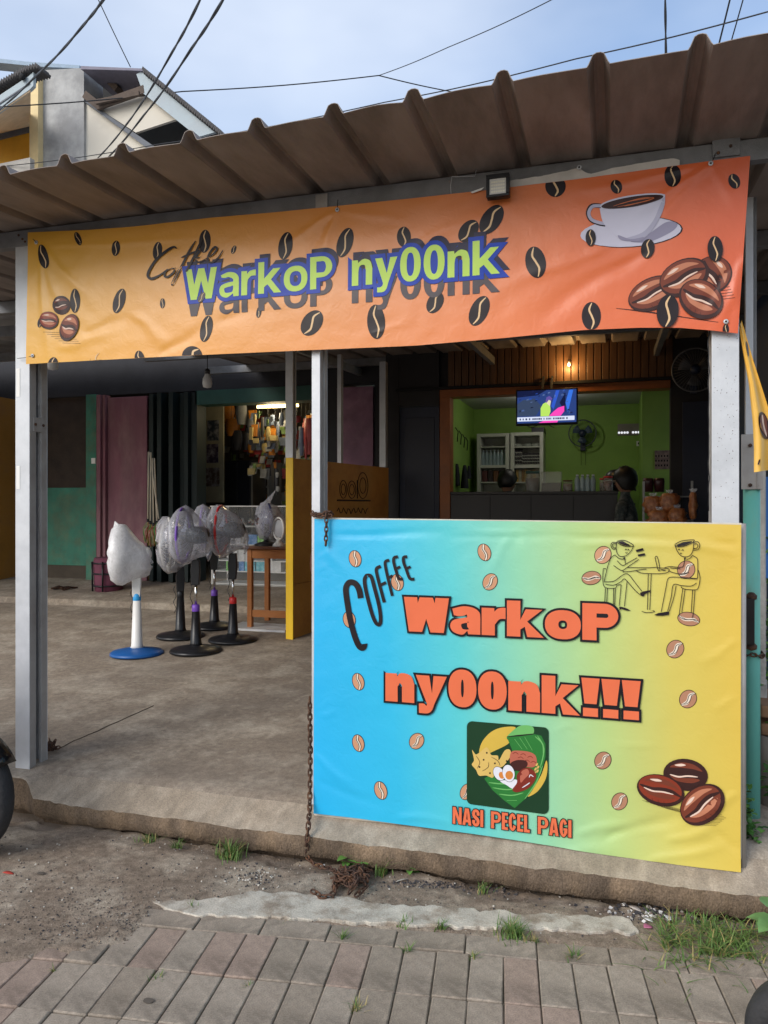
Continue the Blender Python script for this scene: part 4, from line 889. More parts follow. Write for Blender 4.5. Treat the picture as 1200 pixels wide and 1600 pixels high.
# line drawing of two cup-headed figures at a cafe table
P = Print(YN, DN, clipN); f = lambda q: [(900 + x / 5.4545, 830 + y / 5.4545) for x, y in q]
lines = [[(348, 85), (400, 76), (450, 92), (490, 122), (440, 128), (390, 118), (348, 92)], [(345, 90), (342, 150), (355, 195), (385, 215), (430, 205), (470, 165), (490, 122)], [(345, 95), (310, 95), (298, 120), (312, 150), (342, 150)], [(345, 108), (320, 105), (312, 122), (322, 140), (342, 140)],
    [(418, 160), (425, 150), (432, 160)], [(440, 162), (446, 152), (452, 163)], [(420, 180), (430, 186), (438, 178)],
    [(335, 200), (300, 225), (270, 300), (240, 430)], [(335, 205), (370, 232), (405, 236)], [(415, 220), (420, 275)], [(350, 250), (395, 290), (440, 270), (520, 225)], [(320, 290), (370, 325), (400, 332), (460, 290), (535, 240)], [(400, 335), (402, 350)],
    [(440, 308), (600, 310), (690, 306)], [(405, 345), (470, 340), (560, 325), (600, 322)], [(240, 430), (320, 425), (380, 385), (420, 362), (450, 370), (490, 420), (560, 510)], [(250, 450), (320, 458), (380, 430), (410, 405), (440, 430), (500, 500), (545, 540)],
    [(232, 320), (228, 400), (235, 460), (260, 482), (330, 484), (348, 465)], [(232, 318), (255, 318)], [(250, 485), (245, 600)], [(268, 485), (262, 600)], [(320, 485), (318, 625)], [(335, 485), (330, 630)], [(385, 455), (368, 635)], [(435, 425), (412, 640)], [(340, 458), (385, 455)],
    [(510, 335), (560, 355), (650, 360), (740, 358), (785, 345), (785, 318), (690, 310)], [(615, 360), (608, 668)], [(640, 360), (628, 668)], [(560, 680), (600, 670), (650, 672), (665, 685), (600, 692), (560, 682)], [(672, 222), (692, 218), (714, 322), (698, 326), (672, 222)],
    [(840, 112), (900, 82), (1000, 72), (990, 95), (920, 125), (860, 130), (840, 115)], [(842, 120), (860, 165), (890, 205), (930, 217), (970, 205), (995, 160), (1000, 80)], [(1000, 95), (1035, 88), (1052, 118), (1038, 155), (995, 160)], [(1002, 108), (1025, 106), (1036, 124), (1024, 144), (998, 146)],
    [(870, 160), (876, 150), (882, 160)], [(900, 165), (908, 155), (914, 166)], [(885, 182), (892, 190), (900, 183)], [(990, 205), (1025, 225), (1036, 260), (1034, 400)], [(925, 225), (920, 270), (900, 305), (800, 300), (750, 312)], [(940, 240), (970, 230), (992, 205)], [(785, 335), (830, 352), (890, 362), (960, 350)], [(800, 312), (888, 318)],
    [(1034, 402), (900, 392), (810, 390), (780, 410), (765, 480), (725, 685)], [(890, 395), (1030, 405)], [(1025, 440), (980, 465), (900, 462), (830, 455), (810, 560), (780, 680)], [(852, 462), (830, 570), (795, 680)], [(1040, 330), (1055, 400), (1040, 480), (1010, 498), (920, 490), (892, 470)],
    [(908, 490), (880, 690), (880, 720)], [(928, 495), (900, 690)], [(992, 500), (980, 690)], [(1012, 500), (998, 690), (988, 738)]]
for i, q in enumerate(lines): P.addpx(ribbon(f(q), 1.05, False), 0, 8 + (i % 9) * 0.25)
for q in ([(355, 88), (400, 84), (470, 122), (430, 122), (380, 108)], [(850, 118), (910, 92), (990, 82), (980, 94), (920, 120), (870, 128)], [(508, 158), (570, 142), (576, 162), (515, 178)], [(525, 198), (585, 185), (590, 205), (530, 215)], [(545, 525), (570, 512), (635, 500), (630, 515), (585, 535), (575, 555), (550, 548)],
          [(368, 645), (372, 672), (385, 660), (430, 675), (468, 676), (440, 660), (412, 648), (372, 640)], [(665, 712), (700, 695), (735, 690), (795, 680), (790, 710), (740, 718), (690, 718)], [(405, 222), (418, 222), (416, 240), (400, 240)], [(920, 222), (935, 222), (930, 240), (918, 240)], [(725, 322), (765, 328), (760, 336), (725, 332)]): P.addpx(f(q), 0, 11)
P.build('figure_drawing_print', [INK], bn2)
# food badge
FD = [ink('badge_green', (30, 62, 40)), ink('badge_yellow', (212, 178, 76)), ink('leaf', (48, 122, 56)), ink('leaf_light', (112, 182, 104)), ink('chip', (218, 184, 104)), INK, ink('egg', (228, 228, 236)), ink('yolk', (214, 134, 66)), ink('meat', (188, 104, 84)), ink('sauce', (128, 48, 38)), ink('dark_food', (72, 38, 36))]
P = Print(YN, DN, clipN); f = lambda q: [(680 + x / 5, 1110 + y / 5) for x, y in q]
rc = []
for cx, cy, a0 in ((290, 125, 180), (845, 172, 270), (845, 765, 0), (290, 690, 90)):
    rc += [(cx + 42 * math.cos(R_(a0 + 15 * i)), cy + 42 * math.sin(R_(a0 + 15 * i))) for i in range(7)]
P.addpx(f(rc), 0, 6)
P.addpx(f(crom([(345, 325), (370, 240), (440, 165), (530, 130), (630, 132), (560, 205), (575, 255), (450, 320), (380, 350)], closed=True)), 1, 7)
P.addpx(f(crom([(868, 390), (878, 450), (860, 540), (800, 630), (725, 672), (760, 620), (830, 500)], closed=True)), 1, 7)
P.addpx(f(crom([(560, 205), (660, 120), (760, 125), (768, 180), (720, 185), (600, 215)], closed=True)), 3, 8)
P.addpx(f([(560, 205), (600, 195), (770, 182), (830, 195), (862, 260), (862, 360), (830, 480), (760, 610), (690, 700), (622, 760), (540, 700), (450, 620), (385, 530), (460, 480), (640, 470), (600, 300)]), 2, 9)
for q in ([(620, 220), (680, 300)], [(660, 210), (720, 300)], [(700, 205), (760, 310)], [(780, 200), (840, 260), (845, 350)], [(800, 195), (850, 300), (820, 450)], [(420, 560), (520, 570), (600, 560)], [(450, 600), (560, 615), (660, 600)], [(500, 650), (600, 660), (690, 640)], [(560, 700), (640, 700)], [(700, 690), (790, 560), (840, 430)]): P.addpx(f(ribbon(q, 9)), 3, 10)
P.addpx(f([(560, 205), (655, 200), (770, 185), (770, 178), (640, 190), (565, 200)]), 5, 10)
P.addpx(f(crom([(290, 305), (318, 340), (355, 320), (400, 285), (425, 310), (440, 345), (490, 350), (500, 385), (545, 310), (585, 305), (590, 350), (560, 400), (520, 440), (470, 440), (455, 520), (400, 505), (345, 505), (320, 460), (288, 420), (305, 385)], closed=True)), 4, 11)
for x_, y_ in ((405, 328), (348, 438), (380, 382), (430, 486), (560, 392), (468, 410)): P.addpx(f(ell(x_, y_, 7, 7)), 5, 12)
for q in ([(320, 350), (350, 400), (330, 450)], [(370, 470), (415, 440), (420, 400)], [(440, 360), (490, 390), (510, 430)]): P.addpx(f(ribbon(q, 4)), 5, 12)
P.addpx(f(crom([(585, 350), (605, 315), (660, 312), (730, 320), (780, 345), (795, 400), (770, 440), (700, 440), (640, 460), (590, 420)], closed=True)), 8, 11)
for x_, y_ in ((630, 335), (690, 345), (745, 365), (670, 370), (720, 395), (770, 405)): P.addpx(f(ribbon([(x_ - 25, y_), (x_, y_ - 10), (x_ + 22, y_ + 6)], 5)), 9, 12.2)
P.addpx(f(crom([(590, 410), (640, 385), (710, 390), (720, 430), (660, 470), (610, 450)], closed=True)), 10, 12.5)
P.addpx(f(crom([(640, 500), (690, 450), (750, 450), (790, 500), (770, 560), (720, 610), (640, 635), (605, 615), (640, 560)], closed=True)), 9, 12.5)
P.addpx(f(crom([(680, 470), (720, 455), (735, 490), (700, 530), (670, 560), (665, 510)], closed=True)), 8, 13)
for q in ([(735, 520), (745, 500), (770, 515)], [(680, 600), (720, 575), (740, 560)]): P.addpx(f(ribbon(q, 7)), 6, 13.5)
P.addpx(f(crom([(510, 550), (560, 540), (640, 540), (635, 600), (600, 605), (560, 580)], closed=True)), 6, 12)
P.addpx(f(ell(500, 490, 42, 60, -30)), 5, 13); P.addpx(f(ell(500, 490, 39, 57, -30)), 6, 13.4); P.addpx(f(ell(520, 503, 20, 28, -20)), 7, 13.8)
P.addpx(f(ell(575, 487, 49, 69, -12)), 5, 14.2); P.addpx(f(ell(575, 487, 46, 66, -12)), 6, 14.6); P.addpx(f(ell(580, 502, 30, 34, 0)), 7, 15)
for x_, y_ in ((795, 420), (805, 440), (785, 455), (800, 470), (780, 485)): P.addpx(f(ell(x_, y_, 8, 14, 30, 10)), 4, 12.6)
P.build('food_badge_print', FD, bn2)
# three roasted beans
P = Print(YN, DN, clipN)
for i in range(7): P.addpx(ribbon([(1003 + i * 6, 1250 + i * 2), (1060 + i * 3, 1263 + i * 1.6)], 1.0, smooth=False), 0, 6)
for i in range(9): P.addpx(ribbon([(1085 + i * 2, 1288 - i * 1.8), (1134 - abs(i - 5) * 3, 1289 - i * 2.4)], 1.2, smooth=False), 0, 6)
bigbean(P, 1071, 1210, 35, 25, 8, 7, 0, 1); bigbean(P, 1032, 1234, 38, 24, 16, 11, 4, 1); bigbean(P, 1097, 1256, 38, 29, -38, 15, 1, 2)
P.build('bean_cluster_print', BR, bn2)

# ---------------------------------------------------------------- twisted yellow banner end on the right
b = MB(); L = [(1155, 512), (1160, 545), (1170, 600), (1176, 660), (1178, 700), (1178, 738)]; Rr = [(1159, 500), (1176, 560), (1192, 610), (1206, 655), (1212, 700), (1212, 733)]
rows = []
for i in range(26):
    t = i / 25; r = []
    py0 = 512 + (738 - 512) * t; py1 = 500 + (733 - 500) * t
    xl = line_at([(q[1], q[0]) for q in L], py0); xr = line_at([(q[1], q[0]) for q in Rr], py1)
    for k2 in range(14):
        u = k2 / 13; px_ = xl + (xr - xl) * u; py_ = py0 + (py1 - py0) * u; y_ = 0.02 + 0.10 * t * u + 0.012 * math.sin(u * 9 + 2 * t) * (0.3 + t)
        r.append(PY(px_, py_, y_))
    rows.append(r)
b.grid(rows[::-1]); q = PY(1185, 735, 0.1)
so = b.build('hanging_banner', mat('yellow_vinyl', tuple(c * 0.9 for c in lin(230, 180, 76)), 0.4, 0, 0.1, 5, 0.08, 30, spec=0.5), None, origin=q); tag(so, 'loose yellow banner end dangling beside the right hand post', 'banner')
for c_, m_, k2 in ((ell(1194, 665, 8, 22, -12), BR[0], 0), (ell(1194.5, 664, 5.5, 17, -12), BR[1], 1), (ribbon([(1191, 648), (1193, 664), (1198, 682)], 2.5), BR[3], 2), (ell(1168, 545, 1.6, 12, -8), BR[0], 0), (ell(1186, 722, 1.5, 5, 20), BR[0], 0)):
    b = MB(); vs_ = []
    for x_, y_ in c_:
        t = (y_ - 505) / 230; xl = line_at([(q2[1], q2[0]) for q2 in L], y_); xr = line_at([(q2[1], q2[0]) for q2 in Rr], y_); u = min(1, max(0, (x_ - xl) / max(1, xr - xl)))
        vs_.append(PY(x_, y_, 0.02 + 0.10 * t * u + 0.012 * math.sin(u * 9 + 2 * t) * (0.3 + t) - 0.007 - 0.001 * k2))
    b.add(vs_, [tuple(range(len(vs_)))]); b.build('bean_print', m_, so)
# ---------------------------------------------------------------- standing fans on the terrace
def local_thing(name, label, cat, loc, rz=0.0, group=None):
    t = thing(name, label, cat, loc, group); t.rotation_euler = (0, 0, rz); ORG[t.name] = Vector((0, 0, 0)); return t
LEFT = math.atan2(-SN, -CS)
def film(name, col, alpha, rough=0.18):
    m = mat(name, col, rough, 0, 0.05, 6, 0.25, 9, alpha=alpha, spec=0.9)
    n = m.node_tree.nodes; l = m.node_tree.links; p = n['Principled BSDF']; lw = n.new('ShaderNodeLayerWeight'); lw.inputs['Blend'].default_value = 0.35
    z = n.new('ShaderNodeTexNoise'); z.inputs['Scale'].default_value = 9; z.inputs['Detail'].default_value = 6; z.inputs['Distortion'].default_value = 2
    mr = n.new('ShaderNodeMapRange'); mr.inputs['To Min'].default_value = alpha * 0.5; mr.inputs['To Max'].default_value = min(1, alpha * 1.5)
    ad = n.new('ShaderNodeMath'); ad.operation = 'MULTIPLY_ADD'; ad.inputs[1].default_value = 0.45 * (1 - alpha)
    l.new(z.outputs['Fac'], mr.inputs['Value']); l.new(lw.outputs['Facing'], ad.inputs[0]); l.new(mr.outputs[0], ad.inputs[2]); l.new(ad.outputs[0], p.inputs['Alpha'])
    return m
bag_clear = film('clear_plastic_bag', (0.66, 0.66, 0.72), 0.30, 0.10)
bag_milky = film('milky_plastic_bag', (0.85, 0.85, 0.87), 0.95, 0.4)
def bag(parent, prof, zc, seed, m, n=26, squash=1.0, dx=0.0, dz=None, wob=0.10):
    """crumpled bag round the head: prof = (axial x, radius, sag)"""
    b = MB(); rows = []
    for i, (x, r, sag) in enumerate(prof):
        row = []
        for k2 in range(n):
            a = 2 * math.pi * k2 / n; w_ = 1 + wob * noise.noise((math.cos(a) * 1.6 + seed, math.sin(a) * 1.6, x * 9)) + wob * 0.7 * noise.noise((math.cos(a) * 5 + seed, math.sin(a) * 5, x * 14))
            row.append(Vector((x + 0.02 * noise.noise((a * 2, i * 0.7, seed)), math.cos(a) * r * w_ * squash, zc + math.sin(a) * r * w_ - sag)))
        rows.append(row)
    b.grid(rows, wrap=True); return b.build('plastic_bag', m, parent)
def stand_fan(name, label, pos, rz, zc, R, ring, collar, base_m, col_m, col_top, pole_top, box_h, bagm, seed, tilt=0.0, baseR=0.205, grille_m=None, box_m=None):
    t = local_thing(name, label, 'fan', pos, rz, 'standing fans on the terrace')
    b = MB(); b.lathe((0, 0, 0), [(baseR, 0), (baseR, 0.014), (baseR * 0.93, 0.026), (baseR * 0.5, 0.044), (0.055, 0.052), (0.04, 0.06)], 40); b.build('base', base_m, t)
    b = MB(); b.lathe((0, 0, 0.052), [(0.052, 0), (0.044, 0.02), (0.030, col_top - 0.06)], 20); b.build('column', col_m, t)
    b = MB(); b.lathe((0, 0, col_top), [(0.029, -0.02), (0.031, -0.012), (0.031, 0.03), (0.024, 0.04)], 20); b.build('collar', collar, t)
    b = MB(); b.cyl((0, 0, col_top + 0.03), (0, 0, pole_top + 0.02), 0.011, 12); b.build('pole', chrome, t)
    bx = box_m or black_pl
    b = MB(); b.prism([(-0.028, -0.024, pole_top), (0.032, -0.024, pole_top), (0.040, -0.024, pole_top + box_h * 0.6), (0.026, -0.024, pole_top + box_h), (-0.03, -0.024, pole_top + box_h), (-0.036, -0.024, pole_top + box_h * 0.5)], (0, 0.048, 0)); cb = b.build('control_box', bx, t, bevel=0.006)
    if bx is not white_pl:
        b = MB(); b.prism([(-0.02, -0.026, pole_top + 0.02), (0.02, -0.026, pole_top + 0.02), (0.024, -0.026, pole_top + box_h * 0.75), (-0.02, -0.026, pole_top + box_h * 0.75)], (0, 0.001, 0)); b.build('control_face', collar, cb)
        for k2 in range(4): b = MB(); b.cyl((0.002, -0.0265, pole_top + 0.04 + 0.022 * k2), (0.002, -0.031, pole_top + 0.04 + 0.022 * k2), 0.006, 8); b.build('button', white_pl, cb)
    HX = 0.10
    mt = MB(); mt.lathe((HX - 0.19, 0, zc), [(0.02, -0.02), (0.055, 0.0), (0.07, 0.05), (0.07, 0.12), (0.05, 0.16)], 20, (1, 0, 0)); mt.build('motor', box_m or black_pl, t)
    b = MB(); pts = [(HX, R * math.cos(2 * math.pi * k2 / 40), zc + R * math.sin(2 * math.pi * k2 / 40)) for k2 in range(40)]; b.tube(pts, 0.011, 8, closed=True); b.build('guard_ring', ring, t)
    gm = grille_m or black_pl
    for side, nm in ((1, 'front_guard'), (-1, 'rear_guard')):
        b = MB()
        for k2 in range(36):
            a = 2 * math.pi * k2 / 36; c_, s_ = math.cos(a), math.sin(a)
            b.tube([(HX + side * 0.075, 0.035 * c_, zc + 0.035 * s_), (HX + side * 0.07, 0.4 * R * c_, zc + 0.4 * R * s_), (HX + side * 0.045, 0.8 * R * c_, zc + 0.8 * R * s_), (HX, R * c_, zc + R * s_)], 0.0016, 4)
        b.lathe((HX + side * 0.07, 0, zc), [(0.04, 0), (0.04, 0.008), (0.0, 0.012)], 16, (side, 0, 0)); b.build(nm, gm, t)
    for k2 in range(3):
        a0 = 2 * math.pi * k2 / 3; rows = []
        for i in range(6):
            rr_ = 0.03 + (R * 0.84 - 0.03) * i / 5; sp_ = 0.55 * (0.4 + 0.6 * min(1, i / 2.5))
            rows.append([Vector((HX + 0.028 * (u - 0.5) * 2, rr_ * math.cos(a0 + sp_ * (u - 0.5) * 2), zc + rr_ * math.sin(a0 + sp_ * (u - 0.5) * 2))) for u in (0, 0.25, 0.5, 0.75, 1)])
        b = MB(); b.grid(rows); b.build('blade', mat('fan_blade', (0.25, 0.27, 0.36), 0.3, alpha=1), t, solid=0.003)
    if bagm: bag(t, [(HX + 0.10, R * 0.25, 0), (HX + 0.09, R * 0.7, 0), (HX + 0.05, R * 1.0, 0.0), (HX, R * 1.08, 0.005), (HX - 0.06, R * 0.98, 0.01), (HX - 0.13, R * 0.72, 0.02), (HX - 0.19, R * 0.5, 0.05), (HX - 0.22, R * 0.3, 0.10), (HX - 0.20, R * 0.22, 0.16)], zc, seed, bagm)
    b = MB(); pts = [(0.045 + 0.01 * math.sin(i), -0.03 + 0.008 * math.cos(i * 1.3), pole_top + 0.05 - 0.018 * i) for i in range(14)]; b.tube(pts, 0.003, 5); b.build('power_cord', black_pl, t)
    return t
purple = mat('purple_plastic', (0.16, 0.06, 0.42), 0.35); red_pl = mat('red_plastic', (0.55, 0.02, 0.02), 0.35); blue_pl = mat('blue_plastic', (0.012, 0.09, 0.30), 0.35, 0, 0.1); sky_pl = mat('light_blue_plastic', (0.03, 0.34, 0.72), 0.35); lilac = mat('lilac_plastic', (0.26, 0.16, 0.55), 0.35)
def place(px, py): return PF(px, py)
m_px = lambda p: (p.y + D) / (CS) / FPX
# white fan with blue foot
p = place(214, 1022); k = (Vector(p) - cam.location).length / FPX * 0.96
hz = lambda py, p: PY((p.x, 0)[1], py, p.y).z - p.z
def zat(px, py, p): return PY(px, py, p.y).z - p.z
stand_fan('standing_fan', 'white standing fan with blue foot, head wrapped in milky plastic', p, LEFT + 0.15, zat(200, 866, p), 0.215, white_pl, sky_pl, blue_pl, white_pl, zat(210, 935, p), zat(207, 932, p), 0.34, None, 1, grille_m=white_pl, box_m=white_pl)
fan0 = [o for o in COL.objects if o.name == 'standing_fan'][0]
zc = zat(200, 866, p)
bag(fan0, [(h_ + 0.10, r_, s_) for h_, r_, s_ in [(0.10, 0.02, -0.02), (0.095, 0.13, -0.01), (0.08, 0.21, 0), (0.045, 0.238, 0), (0.0, 0.24, 0.002), (-0.05, 0.205, 0.012), (-0.10, 0.16, 0.03), (-0.15, 0.13, 0.05), (-0.19, 0.09, 0.07), (-0.21, 0.03, 0.08)]], zc, 3, bag_milky, n=40, wob=0.03)
b = MB(); b.prism([(0.18, -0.01, zc + 0.2), (0.15, 0.0, zc + 0.21), (0.12, 0.01, zc + 0.225), (0.165, 0.0, zc + 0.265)], (0.0, 0.02, 0)); b.build('bag_corner', bag_milky, fan0)
p = place(306, 1018)
stand_fan('standing_fan', 'frontmost black standing fan with purple ring, purple collar and clear bag', p, LEFT, zat(285, 836, p), 0.215, purple, purple, black_pl, black_pl, zat(304, 952, p), zat(304, 914, p), 0.2, bag_clear, 5)
p = place(282, 995)
stand_fan('standing_fan', 'black standing fan with white guard between the blue footed and purple fans', p, LEFT + 0.35, zat(262, 850, p), 0.225, white_pl, black_pl, black_pl, black_pl, zat(282, 930, p), zat(282, 925, p), 0.22, bag_clear, 9, grille_m=white_pl)
p = place(364, 1001)
stand_fan('standing_fan', 'black standing fan with red ring and red collar in clear bag', p, LEFT - 0.05, zat(331, 828, p), 0.205, red_pl, red_pl, black_pl, black_pl, zat(361, 940, p), zat(359, 905, p), 0.22, bag_clear, 12)
p = place(335, 980)
stand_fan('standing_fan', 'rearmost black standing fan with lilac ring and purple collar', p, LEFT + 0.1, zat(308, 826, p), 0.205, lilac, purple, black_pl, black_pl, zat(334, 928, p), zat(334, 890, p), 0.2, bag_clear, 15)

# ---------------------------------------------------------------- wooden table with a wrapped table fan, white threshold slab
pt = PF(392, 982); ty = pt.y
tx0 = PY(386, 900, ty).x; tx1 = tx0 + 0.62; tz = PY(400, 858, ty).z; fz = floor_z(ty + 0.1)
tb = thing('wooden_table', 'small orange pine table standing against the yellow partition', 'table', (tx0 + 0.3, ty + 0.2, fz))
part_box('table_top', mat('table_top_brown', (0.13, 0.045, 0.02), 0.5, 0, 0.2, 6), tb, tx0 - 0.03, tx1 + 0.03, ty - 0.03, ty + 0.43, tz, tz + 0.025, 0.004)
for x_, y_ in ((tx0, ty), (tx1 - 0.045, ty), (tx0, ty + 0.36), (tx1 - 0.045, ty + 0.36)): part_box('leg', wood_or, tb, x_, x_ + 0.045, y_, y_ + 0.045, floor_z(y_) - 0.01, tz - 0.001, 0.003)
part_box('apron', wood_or, tb, tx0 + 0.046, tx1 - 0.046, ty + 0.006, ty + 0.03, tz - 0.085, tz - 0.002, 0.003)
part_box('apron', wood_or, tb, tx0 + 0.008, tx0 + 0.034, ty + 0.046, ty + 0.359, tz - 0.085, tz - 0.002, 0.003)
part_box('stretcher', wood_or, tb, tx0 + 0.046, tx1 - 0.046, ty + 0.008, ty + 0.03, fz + 0.10, fz + 0.165, 0.003)
sl = part_box('threshold_slab', mat('white_tile', (0.6, 0.6, 0.6), 0.4, 0, 0.15, 6), None, PY(352, 985, ty - 0.06).x, PY(448, 985, ty - 0.06).x, ty - 0.10, ty + 0.5, floor_z(ty) - 0.03, floor_z(ty - 0.1) + 0.018); struct(sl)
def table_fan(name, label, pos, rz, R, seed):
    t = local_thing(name, label, 'fan', pos, rz); zc = 0.24
    b = MB(); b.lathe((0, 0, 0), [(0.11, 0), (0.11, 0.012), (0.07, 0.03), (0.025, 0.04), (0.022, 0.2)], 24); b.build('base', black_pl, t)
    b = MB(); b.tube([(0, R * math.cos(2 * math.pi * i / 32), zc + R * math.sin(2 * math.pi * i / 32)) for i in range(32)], 0.01, 8, closed=True); b.build('guard_ring', mat('navy_plastic', (0.03, 0.035, 0.10), 0.4), t)
    b = MB(); b.lathe((-0.03, 0, zc), [(0.0, 0), (R * 0.8, 0.012), (R * 0.95, 0.03)], 32, (1, 0, 0), cap=False); b.build('blade', mat('navy_plastic', (0.03, 0.035, 0.10)), t)
    b = MB(); b.lathe((-0.14, 0, zc), [(0.03, 0), (0.05, 0.03), (0.05, 0.1)], 16, (1, 0, 0)); b.build('motor', black_pl, t)
    bag(t, [(0.09, R * 0.3, 0), (0.06, R * 0.95, 0.01), (0.0, R * 1.15, 0.02), (-0.08, R * 1.05, 0.03), (-0.16, R * 0.6, 0.06), (-0.2, R * 0.3, 0.1)], zc, seed, bag_clear, wob=0.2)
    b = MB(); b.add([(-0.02, 0.05, zc + R), (-0.10, 0.0, zc + R + 0.13), (0.03, -0.03, zc + R * 0.95), (0.05, 0.06, zc + R * 0.85)], [(0, 1, 2), (0, 2, 3), (1, 0, 3)]); b.build('bag_corner', bag_clear, t)
    return t
q = PY(416, 852, ty + 0.16); table_fan('table_fan', 'navy table fan in a crumpled clear bag on the pine table', (q.x, q.y, tz + 0.025), LEFT + 0.5, 0.155, 4)
q = PY(440, 852, ty + 0.05); t = local_thing('small_fan', 'small white round fan head in plastic at the table corner', 'fan', (q.x - 0.03, q.y, tz + 0.025), LEFT + 0.7)
b = MB(); b.tube([(0, 0.085 * math.cos(2 * math.pi * i / 28), 0.16 + 0.1 * math.sin(2 * math.pi * i / 28)) for i in range(28)], 0.009, 8, closed=True); b.build('guard_ring', white_pl, t)
b = MB(); b.lathe((0, 0, 0.16), [(0.0, 0.012), (0.04, 0.01), (0.08, 0)], 24, (1, 0, 0), cap=False); b.build('guard', mat('pale_grille', (0.45, 0.45, 0.47), 0.4), t)
b = MB(); b.lathe((0, 0, 0), [(0.06, 0), (0.05, 0.02), (0.02, 0.05), (0.02, 0.08)], 16); b.build('base', white_pl, t)

# ---------------------------------------------------------------- yellow partition between the shop and the coffee stall
pn = PF(452, 999); pfar = PY(604, 730, 4.78); ztop_p = PY(452, 715, pn.y).z; d_ = Vector((pfar.x - pn.x, pfar.y - pn.y, 0)); ln = d_.length; d_.normalize(); nn = Vector((d_.y, -d_.x, 0))
pa = thing('partition', 'yellow edged brown board partition between the shop and the coffee stall', 'partition', (pn.x, pn.y, floor_z(pn.y)))
pan = mat('partition_board', (0.50, 0.22, 0.04), 0.6, 0, 0.2, 3, 0.05, 40, (0.25, 0.09, 0.02), 0.6); yel = mat('yellow_edge_paint', (0.80, 0.50, 0.02), 0.5, 0, 0.08, 5)
def slab(name, m, s0, s1, n0, n1, z0f, z1, par, bevel=0.003):
    b = MB(); a = [pn + d_ * s0 + nn * n0, pn + d_ * s1 + nn * n0, pn + d_ * s1 + nn * n1, pn + d_ * s0 + nn * n1]
    vs_ = [Vector((v.x, v.y, z0f(v.y))) for v in a] + [Vector((v.x, v.y, z1)) for v in a]
    b.add(vs_, [(3, 2, 1, 0), (4, 5, 6, 7), (0, 1, 5, 4), (1, 2, 6, 5), (2, 3, 7, 6), (3, 0, 4, 7)]); return b.build(name, m, par, bevel=bevel)
slab('edge_post', yel, 0.0, 0.012, -0.036, 0.036, lambda y: floor_z(y) - 0.02, ztop_p, pa)
zmid = 0.78
slab('board', pan, 0.013, ln, -0.024, 0.024, lambda y: zmid + 0.003, ztop_p - 0.004, pa)
slab('board', pan, 0.013, ln, -0.024, 0.024, lambda y: floor_z(y) - 0.02, zmid, pa)
# engraved drawing of crockery on the partition face
b = MB(); face = lambda s, z: pn + d_ * s + nn * 0.0265 + Vector((0, 0, z - pn.z))
sc0 = ln * 0.42
for cx, w_, h_ in ((0.10, 0.07, 0.17), (0.27, 0.08, 0.17), (0.50, 0.11, 0.26)):
    for k2 in (1.0, 0.6): b.tube([face(sc0 + cx + w_ * k2 * math.cos(2 * math.pi * i / 20), 1.52 + h_ / 2 + h_ / 2 * k2 * math.sin(2 * math.pi * i / 20)) for i in range(20)], 0.004, 4, closed=True)
b.tube([face(sc0 - 0.02, 1.50), face(sc0 + 0.66, 1.50)], 0.008, 4); b.tube([face(sc0 + 0.38, 1.52), face(sc0 + 0.38, 1.70)], 0.006, 4)
b.tube([face(sc0 - 0.02 + 0.03 * i, 1.40 + 0.03 * math.sin(i * 1.9)) for i in range(22)], 0.005, 4)
b.build('shelf_drawing', mat('burnt_line', (0.03, 0.012, 0.006), 0.8), pa)
q = pn + d_ * 0.02; w2 = 0.036
for s_, lbl, zt2 in ((0.004, 'steel post standing on the near end of the yellow partition', roof_z(3) - 0.09), (ln - 0.09, 'steel post at the far end of the yellow partition', roof_z(4.7) - 0.09)):
    q = pn + d_ * s_; channel_post('steel_post', lbl, q.x - 0.038, q.x + 0.03, q.y, 0.075, ztop_p - 0.001, zt2)
q = PY(530, 700, 4.0); channel_post('steel_post', 'dim steel post glimpsed behind the slim post', q.x - 0.02, q.x + 0.02, 4.0, 0.06, floor_z(3.95), roof_z(4) - 0.09)
ch = thing('plastic_chair', 'brown chair back peeking out beside the turquoise banner', 'chair', (pn.x + 0.42, pn.y - 0.25, floor_z(pn.y)))
q = PY(489, 880, pn.y - 0.3); brn = mat('brown_plastic', (0.12, 0.035, 0.02), 0.45)
b = MB(); b.prism([(q.x + 0.0 + a, q.y, q.z + c) for a, c in [(x_ * 1.0, z_) for x_, z_ in sup(0.18, 0.0, 0.21, 0.14, 3.2)]], (0, 0.03, 0)); b.build('backrest', brn, ch, bevel=0.008)
fzc = floor_z(q.y)
b = MB(); b.box((q.x + 0.12, q.y - 0.30, fzc + 0.42), (q.x + 0.42, q.y, fzc + 0.46)); b.build('seat', brn, ch, bevel=0.01)
for x_, y_ in ((q.x + 0.05, q.y + 0.01), (q.x + 0.38, q.y + 0.01), (q.x + 0.16, q.y - 0.28), (q.x + 0.38, q.y - 0.28)): b = MB(); b.bar((x_, y_, fzc - 0.005), (x_, y_, fzc + (0.75 if y_ > q.y else 0.42)), 0.03); b.build('leg', brn, ch)

